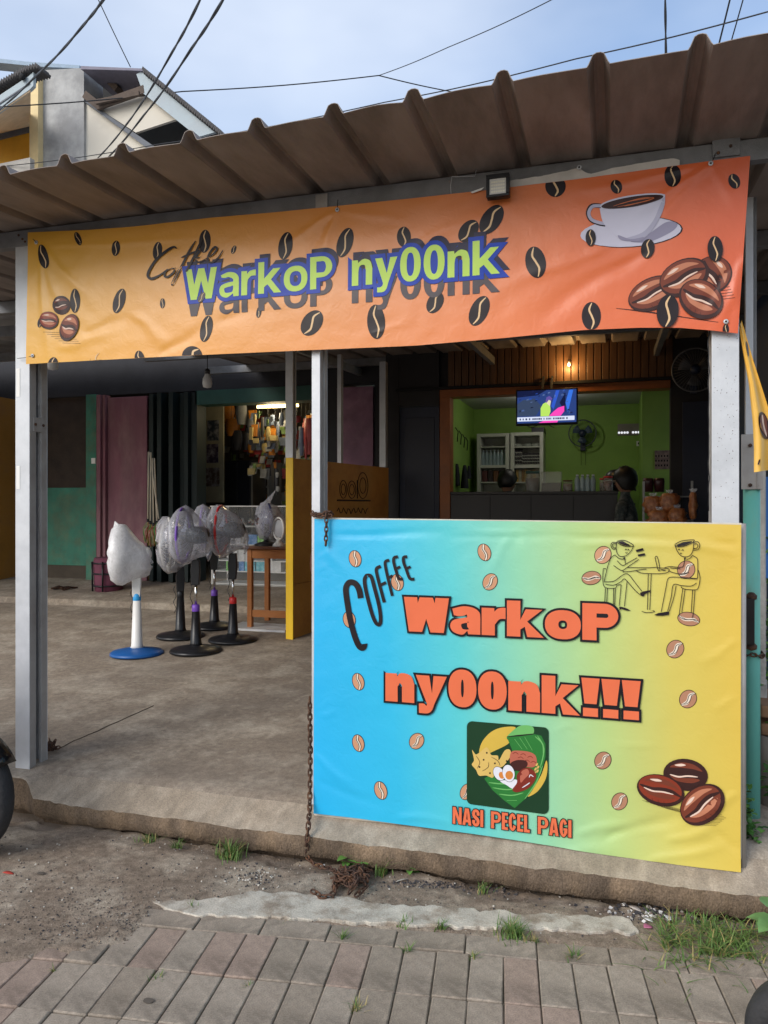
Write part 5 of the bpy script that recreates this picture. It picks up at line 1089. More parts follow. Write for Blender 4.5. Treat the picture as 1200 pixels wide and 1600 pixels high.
# ---------------------------------------------------------------- dusters, basket and clutter before the shop
stick = mat('pale_stick', (0.62, 0.55, 0.44), 0.6, 0, 0.1)
cols = [(0.35, 0.05, 0.04), (0.45, 0.35, 0.10), (0.10, 0.28, 0.07), (0.5, 0.28, 0.2), (0.45, 0.42, 0.3)]
YM = 4.75
for i, (tx, ty_, bx, by) in enumerate(((232, 706, 231, 812), (235.5, 707, 235, 815), (238, 716, 240, 818), (241, 716, 245, 815), (234, 707, 248, 812))):
    a, c = PY(tx, ty_, YM + 0.02 * i), PY(bx, by, YM - 0.03 * i)
    t = thing('feather_duster', ['leftmost stick duster of the hanging bundle', 'second stick duster from the left of the bundle', 'middle stick duster of the hanging bundle', 'fourth stick duster from the left of the bundle', 'rightmost slanting stick duster of the hanging bundle'][i], 'duster', c - Vector((0, 0, 0.3)), 'bundle of stick dusters')
    b = MB(); b.cyl(c, a, 0.0085, 8); b.build('handle', stick, t)
    b = MB(); b.cyl(c - Vector((0, 0, 0.05)), c + Vector((0, 0, 0.01)), 0.014, 8); b.build('ferrule', black_pl, t)
    b = MB()
    for s_ in range(70):
        a2 = random.uniform(0, 6.28); r0 = 0.012; r1 = random.uniform(0.02, 0.055); zl = random.uniform(0.12, 0.25); o_ = c - Vector((0, 0, 0.03)); b.m = random.randrange(5)
        b.tube([o_ + Vector((r0 * math.cos(a2), r0 * math.sin(a2), 0)), o_ + Vector((r1 * math.cos(a2), r1 * math.sin(a2), -zl * 0.4)), o_ + Vector((r1 * 0.9 * math.cos(a2 + 0.4), r1 * 0.9 * math.sin(a2 + 0.4), -zl))], 0.005, 4)
    stuff(b.build('rag_head', [mat('rag_%d' % j, cols[j], 0.9, 0, 0.3) for j in range(5)], t))
q = PY(170, 942, 4.55); fzb = floor_z(YS) + 0.08
bs = thing('round_basket', 'plum coloured round basket with black straps beside the maroon door', 'basket', (q.x, 4.55, fzb))
b = MB(); b.lathe((q.x, 4.55, fzb - 0.02), [(0.15, 0), (0.165, 0.15), (0.175, 0.36), (0.16, 0.42)], 24); b.build('body', mat('plum_cloth', (0.16, 0.045, 0.075), 0.8, 0, 0.3, 9), bs)
for z_ in (0.08, 0.22, 0.34): b = MB(); b.tube([(q.x + 0.178 * math.cos(2 * math.pi * i / 24), 4.55 + 0.178 * math.sin(2 * math.pi * i / 24), fzb + z_) for i in range(24)], 0.010, 6, closed=True); b.build('strap', black_pl, bs)
for a2 in (-2.2, -1.3): b = MB(); b.tube([(q.x + 0.185 * math.cos(a2), 4.55 + 0.185 * math.sin(a2), fzb + 0.02), (q.x + 0.19 * math.cos(a2), 4.55 + 0.19 * math.sin(a2), fzb + 0.36)], 0.010, 6); b.build('strap', black_pl, bs)
b = MB(); pts = [PY(82 + i * 2.0 , 918 + 6 * math.sin(i * 1.3), 4.5) for i in range(16)]
for i, p_ in enumerate(pts): p_.z = floor_z(YS) + 0.10 + 0.02 * abs(math.sin(i * 1.7)); p_.y = 4.5 + 0.12 * math.sin(i * 0.9)
b.tube(pts, 0.013, 6); o = b.build('cable_heap', rust, None, origin=pts[5]); tag(o, 'tangled dark cable lying before the green wall', 'cable')
# ---------------------------------------------------------------- hardware shop: display case, goods, lamp
warm = mat('warm_tube_glow', (0.9, 0.8, 0.5), 0.5, emit=(1.0, 0.72, 0.25), estr=5.0)
a, c = PY(402, 636, 5.75), PY(466, 636, 5.75)
tl = thing('tube_lamp', 'warm glowing tube lamp hanging inside the hardware shop', 'lamp', ((a.x + c.x) / 2, 5.75, a.z))
b = MB(); b.cyl(a, (c.x, 5.75, a.z), 0.018, 12); b.build('tube', warm, tl)
b = MB(); b.box((a.x, 5.735, a.z + 0.02), (c.x, 5.765, a.z + 0.045)); b.build('batten', white_pl, tl)
for x_ in (a.x + 0.05, c.x - 0.05): b = MB(); b.cyl((x_, 5.75, a.z + 0.04), (x_, 5.75, ztop - 0.05), 0.003, 5); b.build('cord', black_pl, tl)
ld = bpy.data.lights.new('tube_light', 'POINT'); ld.energy = 12.0; ld.color = (1.0, 0.78, 0.45); ld.shadow_soft_size = 0.15; lo_ = bpy.data.objects.new('tube_light', ld); COL.objects.link(lo_); lo_.parent = tl; lo_.location = (0, -0.02, -0.06)
# display case
YD = 5.05
cx0, cx1 = PY(330, 850, YD).x, PY(476, 850, YD).x; zc0 = floor_z(YS) + 0.15; zct = PY(380, 792, YD).z
case = thing('display_case', 'low glass display case with white shelves across the hardware shop front', 'display case', ((cx0 + cx1) / 2, YD + 0.2, zc0))
alu = mat('aluminium', (0.5, 0.5, 0.5), 0.35, 0.6, 0.05); shw = mat('white_shelf', (0.62, 0.62, 0.6), 0.5, 0, 0.1)
for x_ in (cx0, cx1 - 0.02):
    for y_ in (YD, YD + 0.38): part_box('corner_rail', alu, case, x_, x_ + 0.02, y_, y_ + 0.02, zc0, zct, 0.002)
part_box('glass_top', alu, case, cx0 - 0.01, cx1 + 0.01, YD - 0.01, YD + 0.41, zct + 0.001, zct + 0.014, 0.002)
shz = [PY(400, py, YD).z for py in (903, 882, 851, 826, 806)]
shz = [zc0 + 0.02, PY(400, 893, YD).z, PY(400, 876, YD).z, PY(400, 851, YD).z, PY(400, 822, YD).z]
for i, z_ in enumerate(shz): part_box('shelf', shw, case, cx0 + 0.021, cx1 - 0.021, YD + 0.01, YD + 0.38, z_ - 0.014, z_, 0.002)
part_box('plinth', mat('plinth_white', (0.4, 0.4, 0.38), 0.6), case, cx0 + 0.02, cx1 - 0.02, YD + 0.03, YD + 0.37, zc0 - 0.1, zc0 + 0.004)
gl = mat('case_glass', (0.9, 0.92, 0.92), 0.05, alpha=0.06, spec=0.8)
part_box('glass_front', gl, case, cx0 + 0.021, cx1 - 0.021, YD + 0.001, YD + 0.005, zc0 + 0.03, zct, 0)
rr = random.Random(11)
pal = {'white': (0.55, 0.55, 0.55), 'blue': (0.02, 0.16, 0.42), 'green': (0.12, 0.42, 0.05), 'cyan': (0.06, 0.38, 0.48), 'teal': (0.05, 0.28, 0.3)}
def carton(cn, x0, x1, z0, z1, lbl, grp=None):
    b = MB(); b.box((x0, YD + 0.02, z0), (x1, YD + 0.14, z1)); c_ = pal[cn]
    o = b.build('carton', mat('carton_' + cn, c_, 0.5, 0, 0.15, 14, col2=tuple(min(0.7, v + 0.25) for v in c_), amt=0.6, s2=16), None, origin=((x0 + x1) / 2, YD + 0.08, z0), bevel=0.002); tag(o, lbl, 'carton', grp); return o
xz = lambda px: PY(px, 850, YD).x
carton('blue', xz(386), xz(400), shz[3], shz[3] + 0.115, 'blue carton on the upper shelf of the display case'); carton('green', xz(401), xz(414), shz[3], shz[3] + 0.10, 'lime green carton beside the blue one in the display case')
for i, (u0, u1) in enumerate(((366, 375), (376, 385))): carton('white', xz(u0), xz(u1), shz[3], shz[3] + 0.13, 'white carton left of the blue carton in the display case', 'white cartons on the upper shelf')
for u0, u1 in ((362, 370), (371, 381), (382, 390), (415, 424)): carton('white', xz(u0), xz(u1), shz[2], shz[2] + 0.12, 'white carton on the middle shelf of the display case', 'white cartons on the middle shelf')
for u0, u1, cn in ((372, 380, 'blue'), (381, 397, 'cyan'), (399, 416, 'cyan'), (420, 438, 'white'), (352, 362, 'green')): carton(cn, xz(u0), xz(u1), shz[1], shz[1] + 0.12, {'blue': 'dark blue carton on the low shelf of the display case', 'cyan': 'cyan carton on the low shelf of the display case', 'white': 'white carton at the right of the low shelf', 'green': 'green carton at the left of the low shelf'}[cn], 'cartons on the low shelf' if cn == 'cyan' else None)
b = MB()
for i in range(60):
    x_ = rr.uniform(cx0 + 0.35, cx1 - 0.06); y_ = YD + rr.uniform(0.04, 0.3); a2 = rr.uniform(0, 3.1); l_ = rr.uniform(0.04, 0.12); b.m = rr.randrange(3)
    b.bar((x_, y_, shz[4] + 0.012 + rr.uniform(0, 0.05)), (x_ + l_ * math.cos(a2), y_ + l_ * 0.5 * math.sin(a2), shz[4] + 0.02 + rr.uniform(0, 0.07)), 0.018, 0.014)
o = stuff(b.build('small_tools', [alu, mat('tool_red', (0.3, 0.05, 0.04)), mat('tool_tan', (0.38, 0.33, 0.26))], None, origin=(cx0 + 0.6, YD + 0.2, shz[4]))); tag(o, 'heap of small metal tools on the top shelf of the display case', 'tools')
# posters and cabinet on the shop's inner left
YP = 6.0
bd = thing('poster_board', 'pale board with three dark posters inside the hardware shop', 'board', PY(328, 780, YP))
p0, p1 = PY(309, 634, YP), PY(349, 785, YP); part_box('panel', mat('pale_olive_board', (0.22, 0.21, 0.15), 0.8, 0, 0.2), bd, p0.x, p1.x, YP, YP + 0.03, p1.z, p0.z)
for i, (x0, y0, x1, y1, c_) in enumerate(((324, 657, 342, 688, (0.02, 0.03, 0.05)), (323, 694, 341, 723, (0.03, 0.02, 0.05)), (322, 731, 343, 760, (0.06, 0.04, 0.03)))):
    a, c = PY(x0, y0, YP - 0.004), PY(x1, y1, YP - 0.004); b = MB(); b.box((a.x, YP - 0.005, c.z), (c.x, YP - 0.001, a.z)); b.build('poster', mat('poster_%d' % i, c_, 0.4, 0, 0.4, 14, col2=(0.2, 0.2, 0.22), amt=0.7, s2=14), bd)
for r in range(6):
    for cc in range(3):
        a = PY(311 + cc * 3.8, 660 + r * 20, YP - 0.01); b = MB(); b.box((a.x, YP - 0.02, a.z - 0.05), (a.x + 0.022, YP - 0.004, a.z)); b.build('hanging_packet', [shw, mat('packet_green', (0.08, 0.16, 0.07)), alu][(r + cc) % 3], bd)
YK = 6.6; cab = thing('dark_cabinet', 'tall near black cabinet in the middle of the hardware shop', 'cabinet', PY(375, 800, YK))
a, c = PY(352, 720, YK), PY(392, 900, YK); blk = mat('black_cabinet', (0.008, 0.01, 0.018), 0.4)
part_box('carcass', blk, cab, a.x, c.x, YK, YK + 0.4, ZW, a.z); part_box('door', blk, cab, a.x + 0.01, (a.x + c.x) / 2 - 0.003, YK - 0.02, YK - 0.001, ZW + 0.05, a.z - 0.02); part_box('door', blk, cab, (a.x + c.x) / 2 + 0.003, c.x - 0.01, YK - 0.02, YK - 0.001, ZW + 0.05, a.z - 0.02)
part_box('frame', mat('cab_frame', (0.16, 0.15, 0.13), 0.6), cab, PY(392, 720, YK).x + 0.01, PY(396, 720, YK).x, YK - 0.02, YK + 0.4, ZW, PY(394, 722, YK).z); part_box('frame', mat('cab_frame', (0.16, 0.15, 0.13)), cab, PY(418, 720, YK).x, PY(421, 720, YK).x, YK - 0.02, YK + 0.4, ZW, PY(394, 722, YK).z)
part_box('frame', mat('cab_frame', (0.16, 0.15, 0.13)), cab, PY(396, 720, YK).x + 0.001, PY(418, 720, YK).x - 0.001, YK - 0.02, YK + 0.4, PY(394, 725, YK).z, PY(394, 722, YK).z)
# goods hanging from the shop ceiling
gm_ = [mat('goods_%d' % i, c_, 0.45, 0, 0.35, 10) for i, c_ in enumerate([(0.45, 0.17, 0.02), (0.18, 0.19, 0.20), (0.03, 0.03, 0.035), (0.35, 0.28, 0.12), (0.4, 0.4, 0.38), (0.28, 0.03, 0.03), (0.1, 0.13, 0.2), (0.12, 0.2, 0.06)])]
items = [(352, 645, 30, 34, 0, 6.4), (362, 668, 20, 26, 0, 6.3), (377, 645, 18, 36, 1, 6.0), (392, 660, 12, 30, 1, 6.1), (398, 655, 5, 15, 3, 5.7), (402, 672, 7, 24, 2, 5.8), (410, 668, 6, 32, 2, 5.9), (392, 700, 10, 14, 0, 6.2), (413, 700, 9, 14, 3, 6.2), (419, 678, 8, 22, 3, 5.8), (424, 655, 5, 8, 4, 5.6), (430, 662, 5, 8, 4, 5.6), (420, 690, 7, 16, 4, 5.9), (434, 672, 6, 26, 6, 5.9),
         (370, 688, 18, 30, 2, 6.3), (384, 690, 14, 26, 2, 6.4), (432, 698, 7, 18, 1, 6.0), (433, 742, 6, 8, 4, 5.7), (434, 764, 6, 8, 4, 5.7), (432, 753, 8, 40, 2, 5.75), (459, 680, 8, 60, 2, 5.8), (464, 655, 14, 10, 5, 5.6), (484, 682, 20, 56, 5, 5.7), (478, 700, 5, 34, 5, 5.55), (471, 690, 8, 44, 6, 5.7), (404, 648, 4, 12, 7, 5.6), (418, 660, 4, 10, 7, 5.65), (440, 655, 8, 20, 6, 5.7)]
for i, (px_, py_, w_, h_, mi, Y_) in enumerate(items):
    a = PY(px_ - w_ / 2, py_ - h_ / 2, Y_); c = PY(px_ + w_ / 2, py_ + h_ / 2, Y_); rx = abs(c.x - a.x) / 2; cx_ = (a.x + c.x) / 2; rows = []; hh = a.z - c.z
    for j in range(7):
        t_ = j / 6; wv = rx * (0.55 + 0.45 * math.sin(math.pi * min(1, 0.15 + t_ * 0.8))) * (1 + 0.15 * noise.noise((j, i, 0)))
        rows.append([Vector((cx_ + wv * math.cos(2 * math.pi * k2 / 10) * (1 + 0.15 * noise.noise((k2, j, i))), Y_ + 0.5 * wv * math.sin(2 * math.pi * k2 / 10), a.z - hh * t_)) for k2 in range(10)])
    t = thing('hanging_packet', '%s hanging %s in the hardware shop%s' % (['orange bag', 'grey wire bundle', 'black tool', 'tan card', 'pale blister pack', 'red bag', 'blue grey pouch', 'green card'][mi], 'above the posters' if px_ < 366 else 'above the dark cabinet' if px_ < 396 else 'under the tube lamp' if px_ < 426 else 'beside the white post' if px_ < 450 else 'past the white post', ', upper row' if py_ < 665 else ', middle row' if py_ < 685 else ', lower row'), 'packet', (cx_, Y_, c.z), 'goods hanging in the hardware shop')
    b = MB(); b.grid(rows, wrap=True); b.add(rows[-1], [tuple(range(10))]); b.add(rows[0], [tuple(range(9, -1, -1))]); b.build('body', gm_[mi], t)
    b = MB(); b.cyl((cx_, Y_, a.z - 0.01), (cx_, Y_, min(ztop - 0.05, a.z + 0.6)), 0.002, 4); b.build('string', black_pl, t)

rr = random.Random(41); b = MB()
for i in range(330):                       # dense small stock on cards and hooks along the back and the far wall
    if i < 210: px_, py_, Y_ = rr.uniform(350, 500), rr.uniform(640, 790), YI - 0.05 - 0.03 * rr.random()
    else: px_, py_, Y_ = rr.uniform(392, 500), rr.uniform(640, 735), rr.uniform(5.7, 6.5)
    q = PY(px_, py_, Y_); w_ = rr.uniform(0.02, 0.06); h_ = rr.uniform(0.04, 0.16); b.m = rr.randrange(8); tl_ = rr.uniform(-0.02, 0.02)
    b.prism([(q.x - w_, Y_, q.z), (q.x + w_, Y_, q.z), (q.x + w_ * 0.9 + tl_, Y_ - 0.01, q.z - h_), (q.x - w_ * 0.9 + tl_, Y_ - 0.01, q.z - h_)], (0, 0.02, 0))
o = stuff(b.build('hanging_stock', gm_)); tag(o, 'dense small stock hanging on cards at the back of the hardware shop', 'stock')

# ---------------------------------------------------------------- inside the coffee stall
cn_m = mat('counter_dark', (0.028, 0.026, 0.028), 0.5, 0, 0.2, 4)
YC = YV - 0.02; zct2 = PY(830, 768, YC).z
ct = thing('bar_counter', 'long near black bar counter across the stall opening', 'counter', ((XJ0 + xv(965)) / 2, YC + 0.2, zf))
part_box('front', cn_m, ct, XJ0 + 0.005, xv(965), YC, YC + 0.04, zf, zct2 - 0.03); part_box('top', cn_m, ct, XJ0 + 0.003, xv(966), YC - 0.02, YC + 0.45, zct2 - 0.029, zct2, 0.005); part_box('end', cn_m, ct, xv(965) - 0.04, xv(965), YC + 0.041, YC + 0.4, zf, zct2 - 0.03)
for i in range(1, 4): part_box('panel_joint', dark_m, ct, XJ0 + i * 0.42, XJ0 + i * 0.42 + 0.006, YC - 0.002, YC + 0.001, zf, zct2 - 0.04, 0)
# television
YT = 4.62; a, c = PY(806, 611, YT), PY(903, 663, YT); tvt, tvb = PY(855, 607.5, YT).z, PY(855, 664, YT).z
tv = thing('television', 'flat television hung from the lintel showing a bright broadcast', 'television', ((a.x + c.x) / 2, YT, tvb))
part_box('bezel', black_pl, tv, a.x, c.x, YT, YT + 0.05, tvb, tvt, 0.005)
def em(name, rgb, s=1.0): return mat('screen_' + name, (0.0, 0.0, 0.0), 0.3, emit=lin(*rgb), estr=s * 0.75)
W_, Hh = c.x - a.x - 0.03, tvt - tvb - 0.035; sx, sz = a.x + 0.015, tvb + 0.022
scr = MB(); scr.box((sx, YT - 0.003, sz), (sx + W_, YT - 0.0005, sz + Hh)); so_ = scr.build('screen', em('blue', (40, 62, 120)), tv)
def scp(name, pts, m, l_): b = MB(); b.add([(sx + x_ * W_, YT - 0.0035 - l_ * 0.0006, sz + z_ * Hh) for x_, z_ in pts], [tuple(range(len(pts)))]); return b.build(name, m, so_)
scp('screen_image', [(0, 0.22), (0.32, 0.22), (0.42, 0.5), (0.3, 0.75), (0.1, 0.72), (0, 0.6)], em('slate', (52, 66, 92)), 0)
scp('screen_image', [(0.0, 0.8), (0.35, 0.85), (0.5, 1), (0, 1)], em('dark', (18, 26, 60)), 0); scp('screen_image', [(0.62, 0.4), (0.72, 0.98), (0.66, 0.98), (0.58, 0.5)], em('azure', (46, 84, 190)), 0)
scp('screen_image', [(0.86, 0.3), (0.95, 0.98), (0.88, 0.98), (0.82, 0.6)], em('azure2', (54, 110, 214)), 0); scp('screen_image', [(0.72, 0.6), (0.82, 0.9), (0.82, 0.3)], em('dark', (18, 26, 60)), 1)
scp('screen_image', [(0.40, 0.2), (0.40, 0.45), (0.44, 0.58), (0.50, 0.64), (0.56, 0.55), (0.57, 0.35), (0.54, 0.2)], em('lime', (176, 216, 96)), 1); scp('screen_image', [(0.48, 0.62), (0.50, 0.78), (0.55, 0.82), (0.6, 0.74), (0.56, 0.6)], em('mauve', (96, 78, 150)), 2)
scp('screen_image', [(0.50, 0.6), (0.54, 0.7), (0.575, 0.66), (0.56, 0.5)], em('skin', (214, 206, 170)), 3)
scp('screen_image', [(0.54, 0.2), (0.62, 0.34), (0.7, 0.45), (0.8, 0.5), (0.8, 0.34), (0.74, 0.2)], em('pink', (236, 70, 176)), 2); scp('screen_image', [(0.36, 0.0), (0.45, 0.06), (0.7, 0.06), (0.68, 0.0)], em('pink', (236, 70, 176)), 2)
rr = random.Random(15)
for i in range(46):
    x_, z_ = rr.uniform(0.02, 0.9), rr.uniform(0.24, 0.94); w_, h_ = rr.uniform(0.015, 0.06), rr.uniform(0.02, 0.08)
    if 0.38 < x_ + w_ / 2 < 0.82 and z_ < 0.7: continue
    scp('screen_image', [(x_, z_), (x_ + w_, z_ + 0.02), (x_ + w_ * 0.8, z_ + h_), (x_ + w_ * 0.1, z_ + h_ * 0.8)], em('speck%d' % (i % 5), [(70, 92, 140), (28, 36, 78), (96, 116, 160), (38, 70, 150), (16, 20, 44)][i % 5]), 0.6)
scp('ticker', [(0.0, 0.06), (0.97, 0.06), (0.97, 0.19), (0.0, 0.19)], em('ticker', (206, 214, 236)), 3)
rr = random.Random(5); x_ = 0.04
while x_ < 0.86:
    w_ = rr.uniform(0.012, 0.03); scp('ticker_letter', [(x_, 0.095), (x_ + w_, 0.095), (x_ + w_, 0.15), (x_, 0.15)], em('ink', (40, 48, 80)), 5); x_ += w_ + rr.choice((0.008, 0.008, 0.03))
for x_ in (PY(846, 600, YT).x, PY(860, 600, YT).x): b = MB(); b.bar((x_, YT + 0.04, tvt - 0.05), (x_, YV - 0.031, tvt + 0.16), 0.02); b.build('bracket', dark_m, tv)
b = MB(); b.tube([PY(822 + 4 * i, 664 + 4 * math.sin(i * 0.7), YT + 0.03) for i in range(12)], 0.004, 5); b.build('cable', black_pl, tv)
# wall lamp on the planks
q = PY(889, 570, YV - 0.075); lb = thing('wall_lamp', 'small warm lit bulb before the brown planks above the stall', 'lamp', q)
b = MB(); b.lathe((q.x, q.y, q.z), [(0.004, -0.018), (0.012, -0.012), (0.015, 0.0), (0.012, 0.012), (0.008, 0.02)], 14); b.build('bulb', mat('bulb_glow', (0.9, 0.8, 0.5), emit=(1.0, 0.6, 0.16), estr=2.2), lb)
b = MB(); b.cyl((q.x, q.y, q.z + 0.018), (q.x, q.y, q.z + 0.05), 0.011, 10); b.bar((q.x, q.y, q.z + 0.05), (q.x, YV - 0.021, q.z + 0.05), 0.012); b.build('holder', black_pl, lb)
ld = bpy.data.lights.new('bulb_light', 'POINT'); ld.energy = 4.0; ld.color = (1.0, 0.6, 0.22); ld.shadow_soft_size = 0.03; lo_ = bpy.data.objects.new('bulb_light', ld); COL.objects.link(lo_); lo_.parent = lb; lo_.location = (0, -0.045, -0.01)
# ceiling bulb of the green room (out of sight behind the lintel)
q = Vector((PY(850, 700, 5.5).x, 5.5, ZC - 0.06)); lb = thing('ceiling_bulb', 'round bulb under the ceiling of the green room', 'lamp', q)
b = MB(); b.lathe(q, [(0.0, -0.035), (0.026, -0.02), (0.03, 0.0), (0.016, 0.03), (0.014, 0.06)], 14); b.build('bulb', mat('room_bulb_glow', (0.9, 0.9, 0.8), emit=(1.0, 0.93, 0.75), estr=3.0), lb)
ld = bpy.data.lights.new('room_light', 'POINT'); ld.energy = 3.0; ld.color = (1.0, 0.96, 0.85); ld.shadow_soft_size = 0.04; lo_ = bpy.data.objects.new('room_light', ld); COL.objects.link(lo_); lo_.parent = lb; lo_.location = (0, 0, -0.08)
# two white shelf units
YF = 6.28; fr = mat('shelf_cream', (0.55, 0.56, 0.50), 0.6, 0, 0.08)
bot_m = mat('bottle_pet', (0.35, 0.45, 0.48), 0.15, 0, 0.1, 9, alpha=0.75); cap_m = mat('bottle_cap', (0.6, 0.65, 0.7), 0.4)
def bottle(par_lbl, x_, y_, z_, r, h, grp, capm=cap_m, m=bot_m):
    t = thing('bottle', par_lbl, 'bottle', (x_, y_, z_), grp)
    b = MB(); b.lathe((x_, y_, z_), [(r * 0.9, 0), (r, h * 0.05), (r, h * 0.3), (r * 0.9, h * 0.36), (r, h * 0.42), (r, h * 0.66), (r * 0.45, h * 0.88), (r * 0.4, h * 0.93)], 12); b.build('body', m, t)
    b = MB(); b.lathe((x_, y_, z_ + h * 0.93), [(r * 0.5, 0), (r * 0.5, h * 0.07)], 10); b.build('cap', capm, t); return t
for ui, (u0, u1, lbl) in enumerate(((745, 795.5, 'left cream shelf unit holding bottles against the green wall'), (797.5, 849, 'right cream shelf unit holding striped glasses against the green wall'))):
    x0, x1 = PY(u0, 700, YF).x, PY(u1, 700, YF).x; zt2 = PY(u0, 676 if ui else 678, YF).z
    t = thing('shelf_unit', lbl, 'shelf', ((x0 + x1) / 2, YF + 0.15, zf))
    for a2, b2 in ((x0, x0 + 0.045), (x1 - 0.045, x1)): part_box('side_panel', fr, t, a2, b2, YF, YF + 0.3, zf, zt2, 0.003)
    part_box('back_panel', fr, t, x0 + 0.046, x1 - 0.046, YF + 0.28, YF + 0.3, zf, zt2 - 0.04); part_box('top_panel', fr, t, x0 + 0.0455, x1 - 0.0455, YF, YF + 0.3, zt2 - 0.04, zt2, 0.003)
    zs = [PY(u0, py, YF).z for py in (698, 727, 753, 780)]
    for z_ in zs: part_box('shelf', fr, t, x0 + 0.046, x1 - 0.046, YF + 0.003, YF + 0.278, z_ - (0.035 if z_ == zs[1] else 0.014), z_, 0.002)
    wi = x1 - x0 - 0.12
    if ui == 0:
        for k2 in range(7):
            bottle('clear water bottle in the row on the left shelf unit', x0 + 0.065 + wi * k2 / 6, YF + 0.08, zs[1], 0.024, 0.19, 'water bottles on the left shelf unit')
        for k2, c_ in enumerate(((0.1, 0.03, 0.03), (0.03, 0.02, 0.02), (0.15, 0.06, 0.02), (0.02, 0.02, 0.03))):
            b = MB(); xx_ = x0 + 0.06 + wi * k2 / 4; b.box((xx_, YF + 0.05, zs[2]), (xx_ + wi / 4.6, YF + 0.14, zs[2] + 0.14)); o = b.build('snack_box', mat('snack_%d' % k2, c_, 0.4, 0, 0.4, 20), None, origin=(xx_ + 0.03, YF + 0.1, zs[2]), bevel=0.004); tag(o, 'dark snack pack on the lowest visible shelf left', 'pack', 'snack packs on the left shelf unit')
        b = MB(); b.box((x0 + 0.06, YF + 0.05, zs[0]), (x0 + 0.17, YF + 0.2, zs[0] + 0.015)); o = b.build('dark_tray', dark_m, None, origin=(x0 + 0.1, YF + 0.1, zs[0])); tag(o, 'thin dark tray on the top shelf of the left unit', 'tray')
    else:
        for k2 in range(10):
            xx_ = x0 + 0.06 + wi * k2 / 9; t2 = thing('striped_glass', 'striped drinking glass in the row on the right shelf unit', 'glass', (xx_, YF + 0.08, zs[1]), 'striped glasses on the shelf')
            hgl = 0.15 if k2 > 2 else 0.2
            b = MB(); b.lathe((xx_, YF + 0.08, zs[1]), [(0.014, 0), (0.018, hgl)], 10); b.build('body', mat('glass_dark', (0.05, 0.045, 0.05), 0.3), t2)
            for s_ in range(4):
                b = MB(); b.tube([(xx_ - 0.017, YF + 0.06, zs[1] + hgl * (0.1 + s_ * 0.24)), (xx_, YF + 0.058, zs[1] + hgl * (0.06 + s_ * 0.24)), (xx_ + 0.017, YF + 0.06, zs[1] + hgl * (0.0 + s_ * 0.24 + 0.02))], 0.004, 4); b.build('stripe', fr, t2)
        for k2 in range(8):
            xx_ = x0 + 0.06 + wi * k2 / 8; b = MB(); b.box((xx_, YF + 0.06, zs[2]), (xx_ + wi / 9, YF + 0.1, zs[2] + 0.15)); o = b.build('sachet_strip', mat('sachet_%d' % (k2 % 3), [(0.35, 0.22, 0.05), (0.3, 0.28, 0.2), (0.18, 0.1, 0.03)][k2 % 3], 0.4, 0, 0.4, 30), None, origin=(xx_, YF + 0.08, zs[2])); tag(o, 'yellowish sachet strip on the lower shelf of the right unit', 'sachet', 'sachet strips on the shelf')
        for k2, px_ in enumerate((809, 824, 837)):
            q = PY(px_, 697, YF + 0.1); b = MB(); b.lathe((q.x, YF + 0.12, zs[0]), [(0.05, 0), (0.06, 0.02), (0.045, 0.04), (0.03, 0.045)], 14); o = b.build('wrapped_bowl', mat('bowl_grey', (0.25, 0.27, 0.24), 0.3, 0, 0.3), None, origin=(q.x, YF + 0.12, zs[0])); tag(o, 'grey wrapped bowl on the top shelf of the right unit', 'bowl', 'wrapped bowls on the shelf')
# wall fans
def wall_fan(label, q, R, tone, cage, cords=True):
    t = thing('wall_fan', label, 'fan', (q.x, q.y + 0.16, q.z)); b = MB(); b.tube([(q.x + R * math.cos(2 * math.pi * i / 36), q.y, q.z + R * math.sin(2 * math.pi * i / 36)) for i in range(36)], 0.008, 6, closed=True); b.build('guard_ring', cage, t)
    b = MB()
    for i in range(40):
        a2 = 2 * math.pi * i / 40; b.tube([(q.x + 0.05 * math.cos(a2), q.y - 0.05, q.z + 0.05 * math.sin(a2)), (q.x + 0.6 * R * math.cos(a2), q.y - 0.04, q.z + 0.6 * R * math.sin(a2)), (q.x + R * math.cos(a2), q.y, q.z + R * math.sin(a2))], 0.0013, 3)
    b.build('guard', cage, t)
    for k2 in range(3):
        a0 = 2 * math.pi * k2 / 3 + 0.5; rows = [[Vector((q.x + r_ * math.cos(a0 + 0.5 * (u - 0.5) * 2), q.y + 0.02 * (u - 0.5), q.z + r_ * math.sin(a0 + 0.5 * (u - 0.5) * 2))) for u in (0, 0.33, 0.66, 1)] for r_ in (0.03, R * 0.3, R * 0.55, R * 0.74)]
        b = MB(); b.grid(rows); b.build('blade', tone, t, solid=0.003)
    b = MB(); b.lathe((q.x, q.y - 0.055, q.z), [(0.0, 0), (0.04, 0.004), (0.045, 0.02), (0.045, 0.12), (0.03, 0.16)], 16, (0, 1, 0)); b.build('motor', mat('fan_navy', (0.02, 0.03, 0.06), 0.4), t)
    b = MB(); b.bar((q.x, q.y + 0.08, q.z - 0.02), (q.x, q.y + 0.15, q.z - 0.13), 0.03); b.box((q.x - 0.03, q.y + 0.13, q.z - 0.2), (q.x + 0.03, q.y + 0.165, q.z - 0.1)); b.build('bracket', mat('fan_navy', (0.02, 0.03, 0.06)), t)
    if cords:
        for dx in (-0.02, 0.03): b = MB(); b.cyl((q.x + dx, q.y + 0.12, q.z - 0.2), (q.x + dx, q.y + 0.12, q.z - 0.38), 0.0025, 4); b.build('pull_cord', dark_m, t)
    return t
wall_fan('blue grey wall fan on the green back wall', PY(910, 677, YR - 0.17), 0.16, mat('fan_blue', (0.08, 0.12, 0.2), 0.35, alpha=0.8), mat('fan_cage_dark', (0.05, 0.06, 0.07), 0.4))
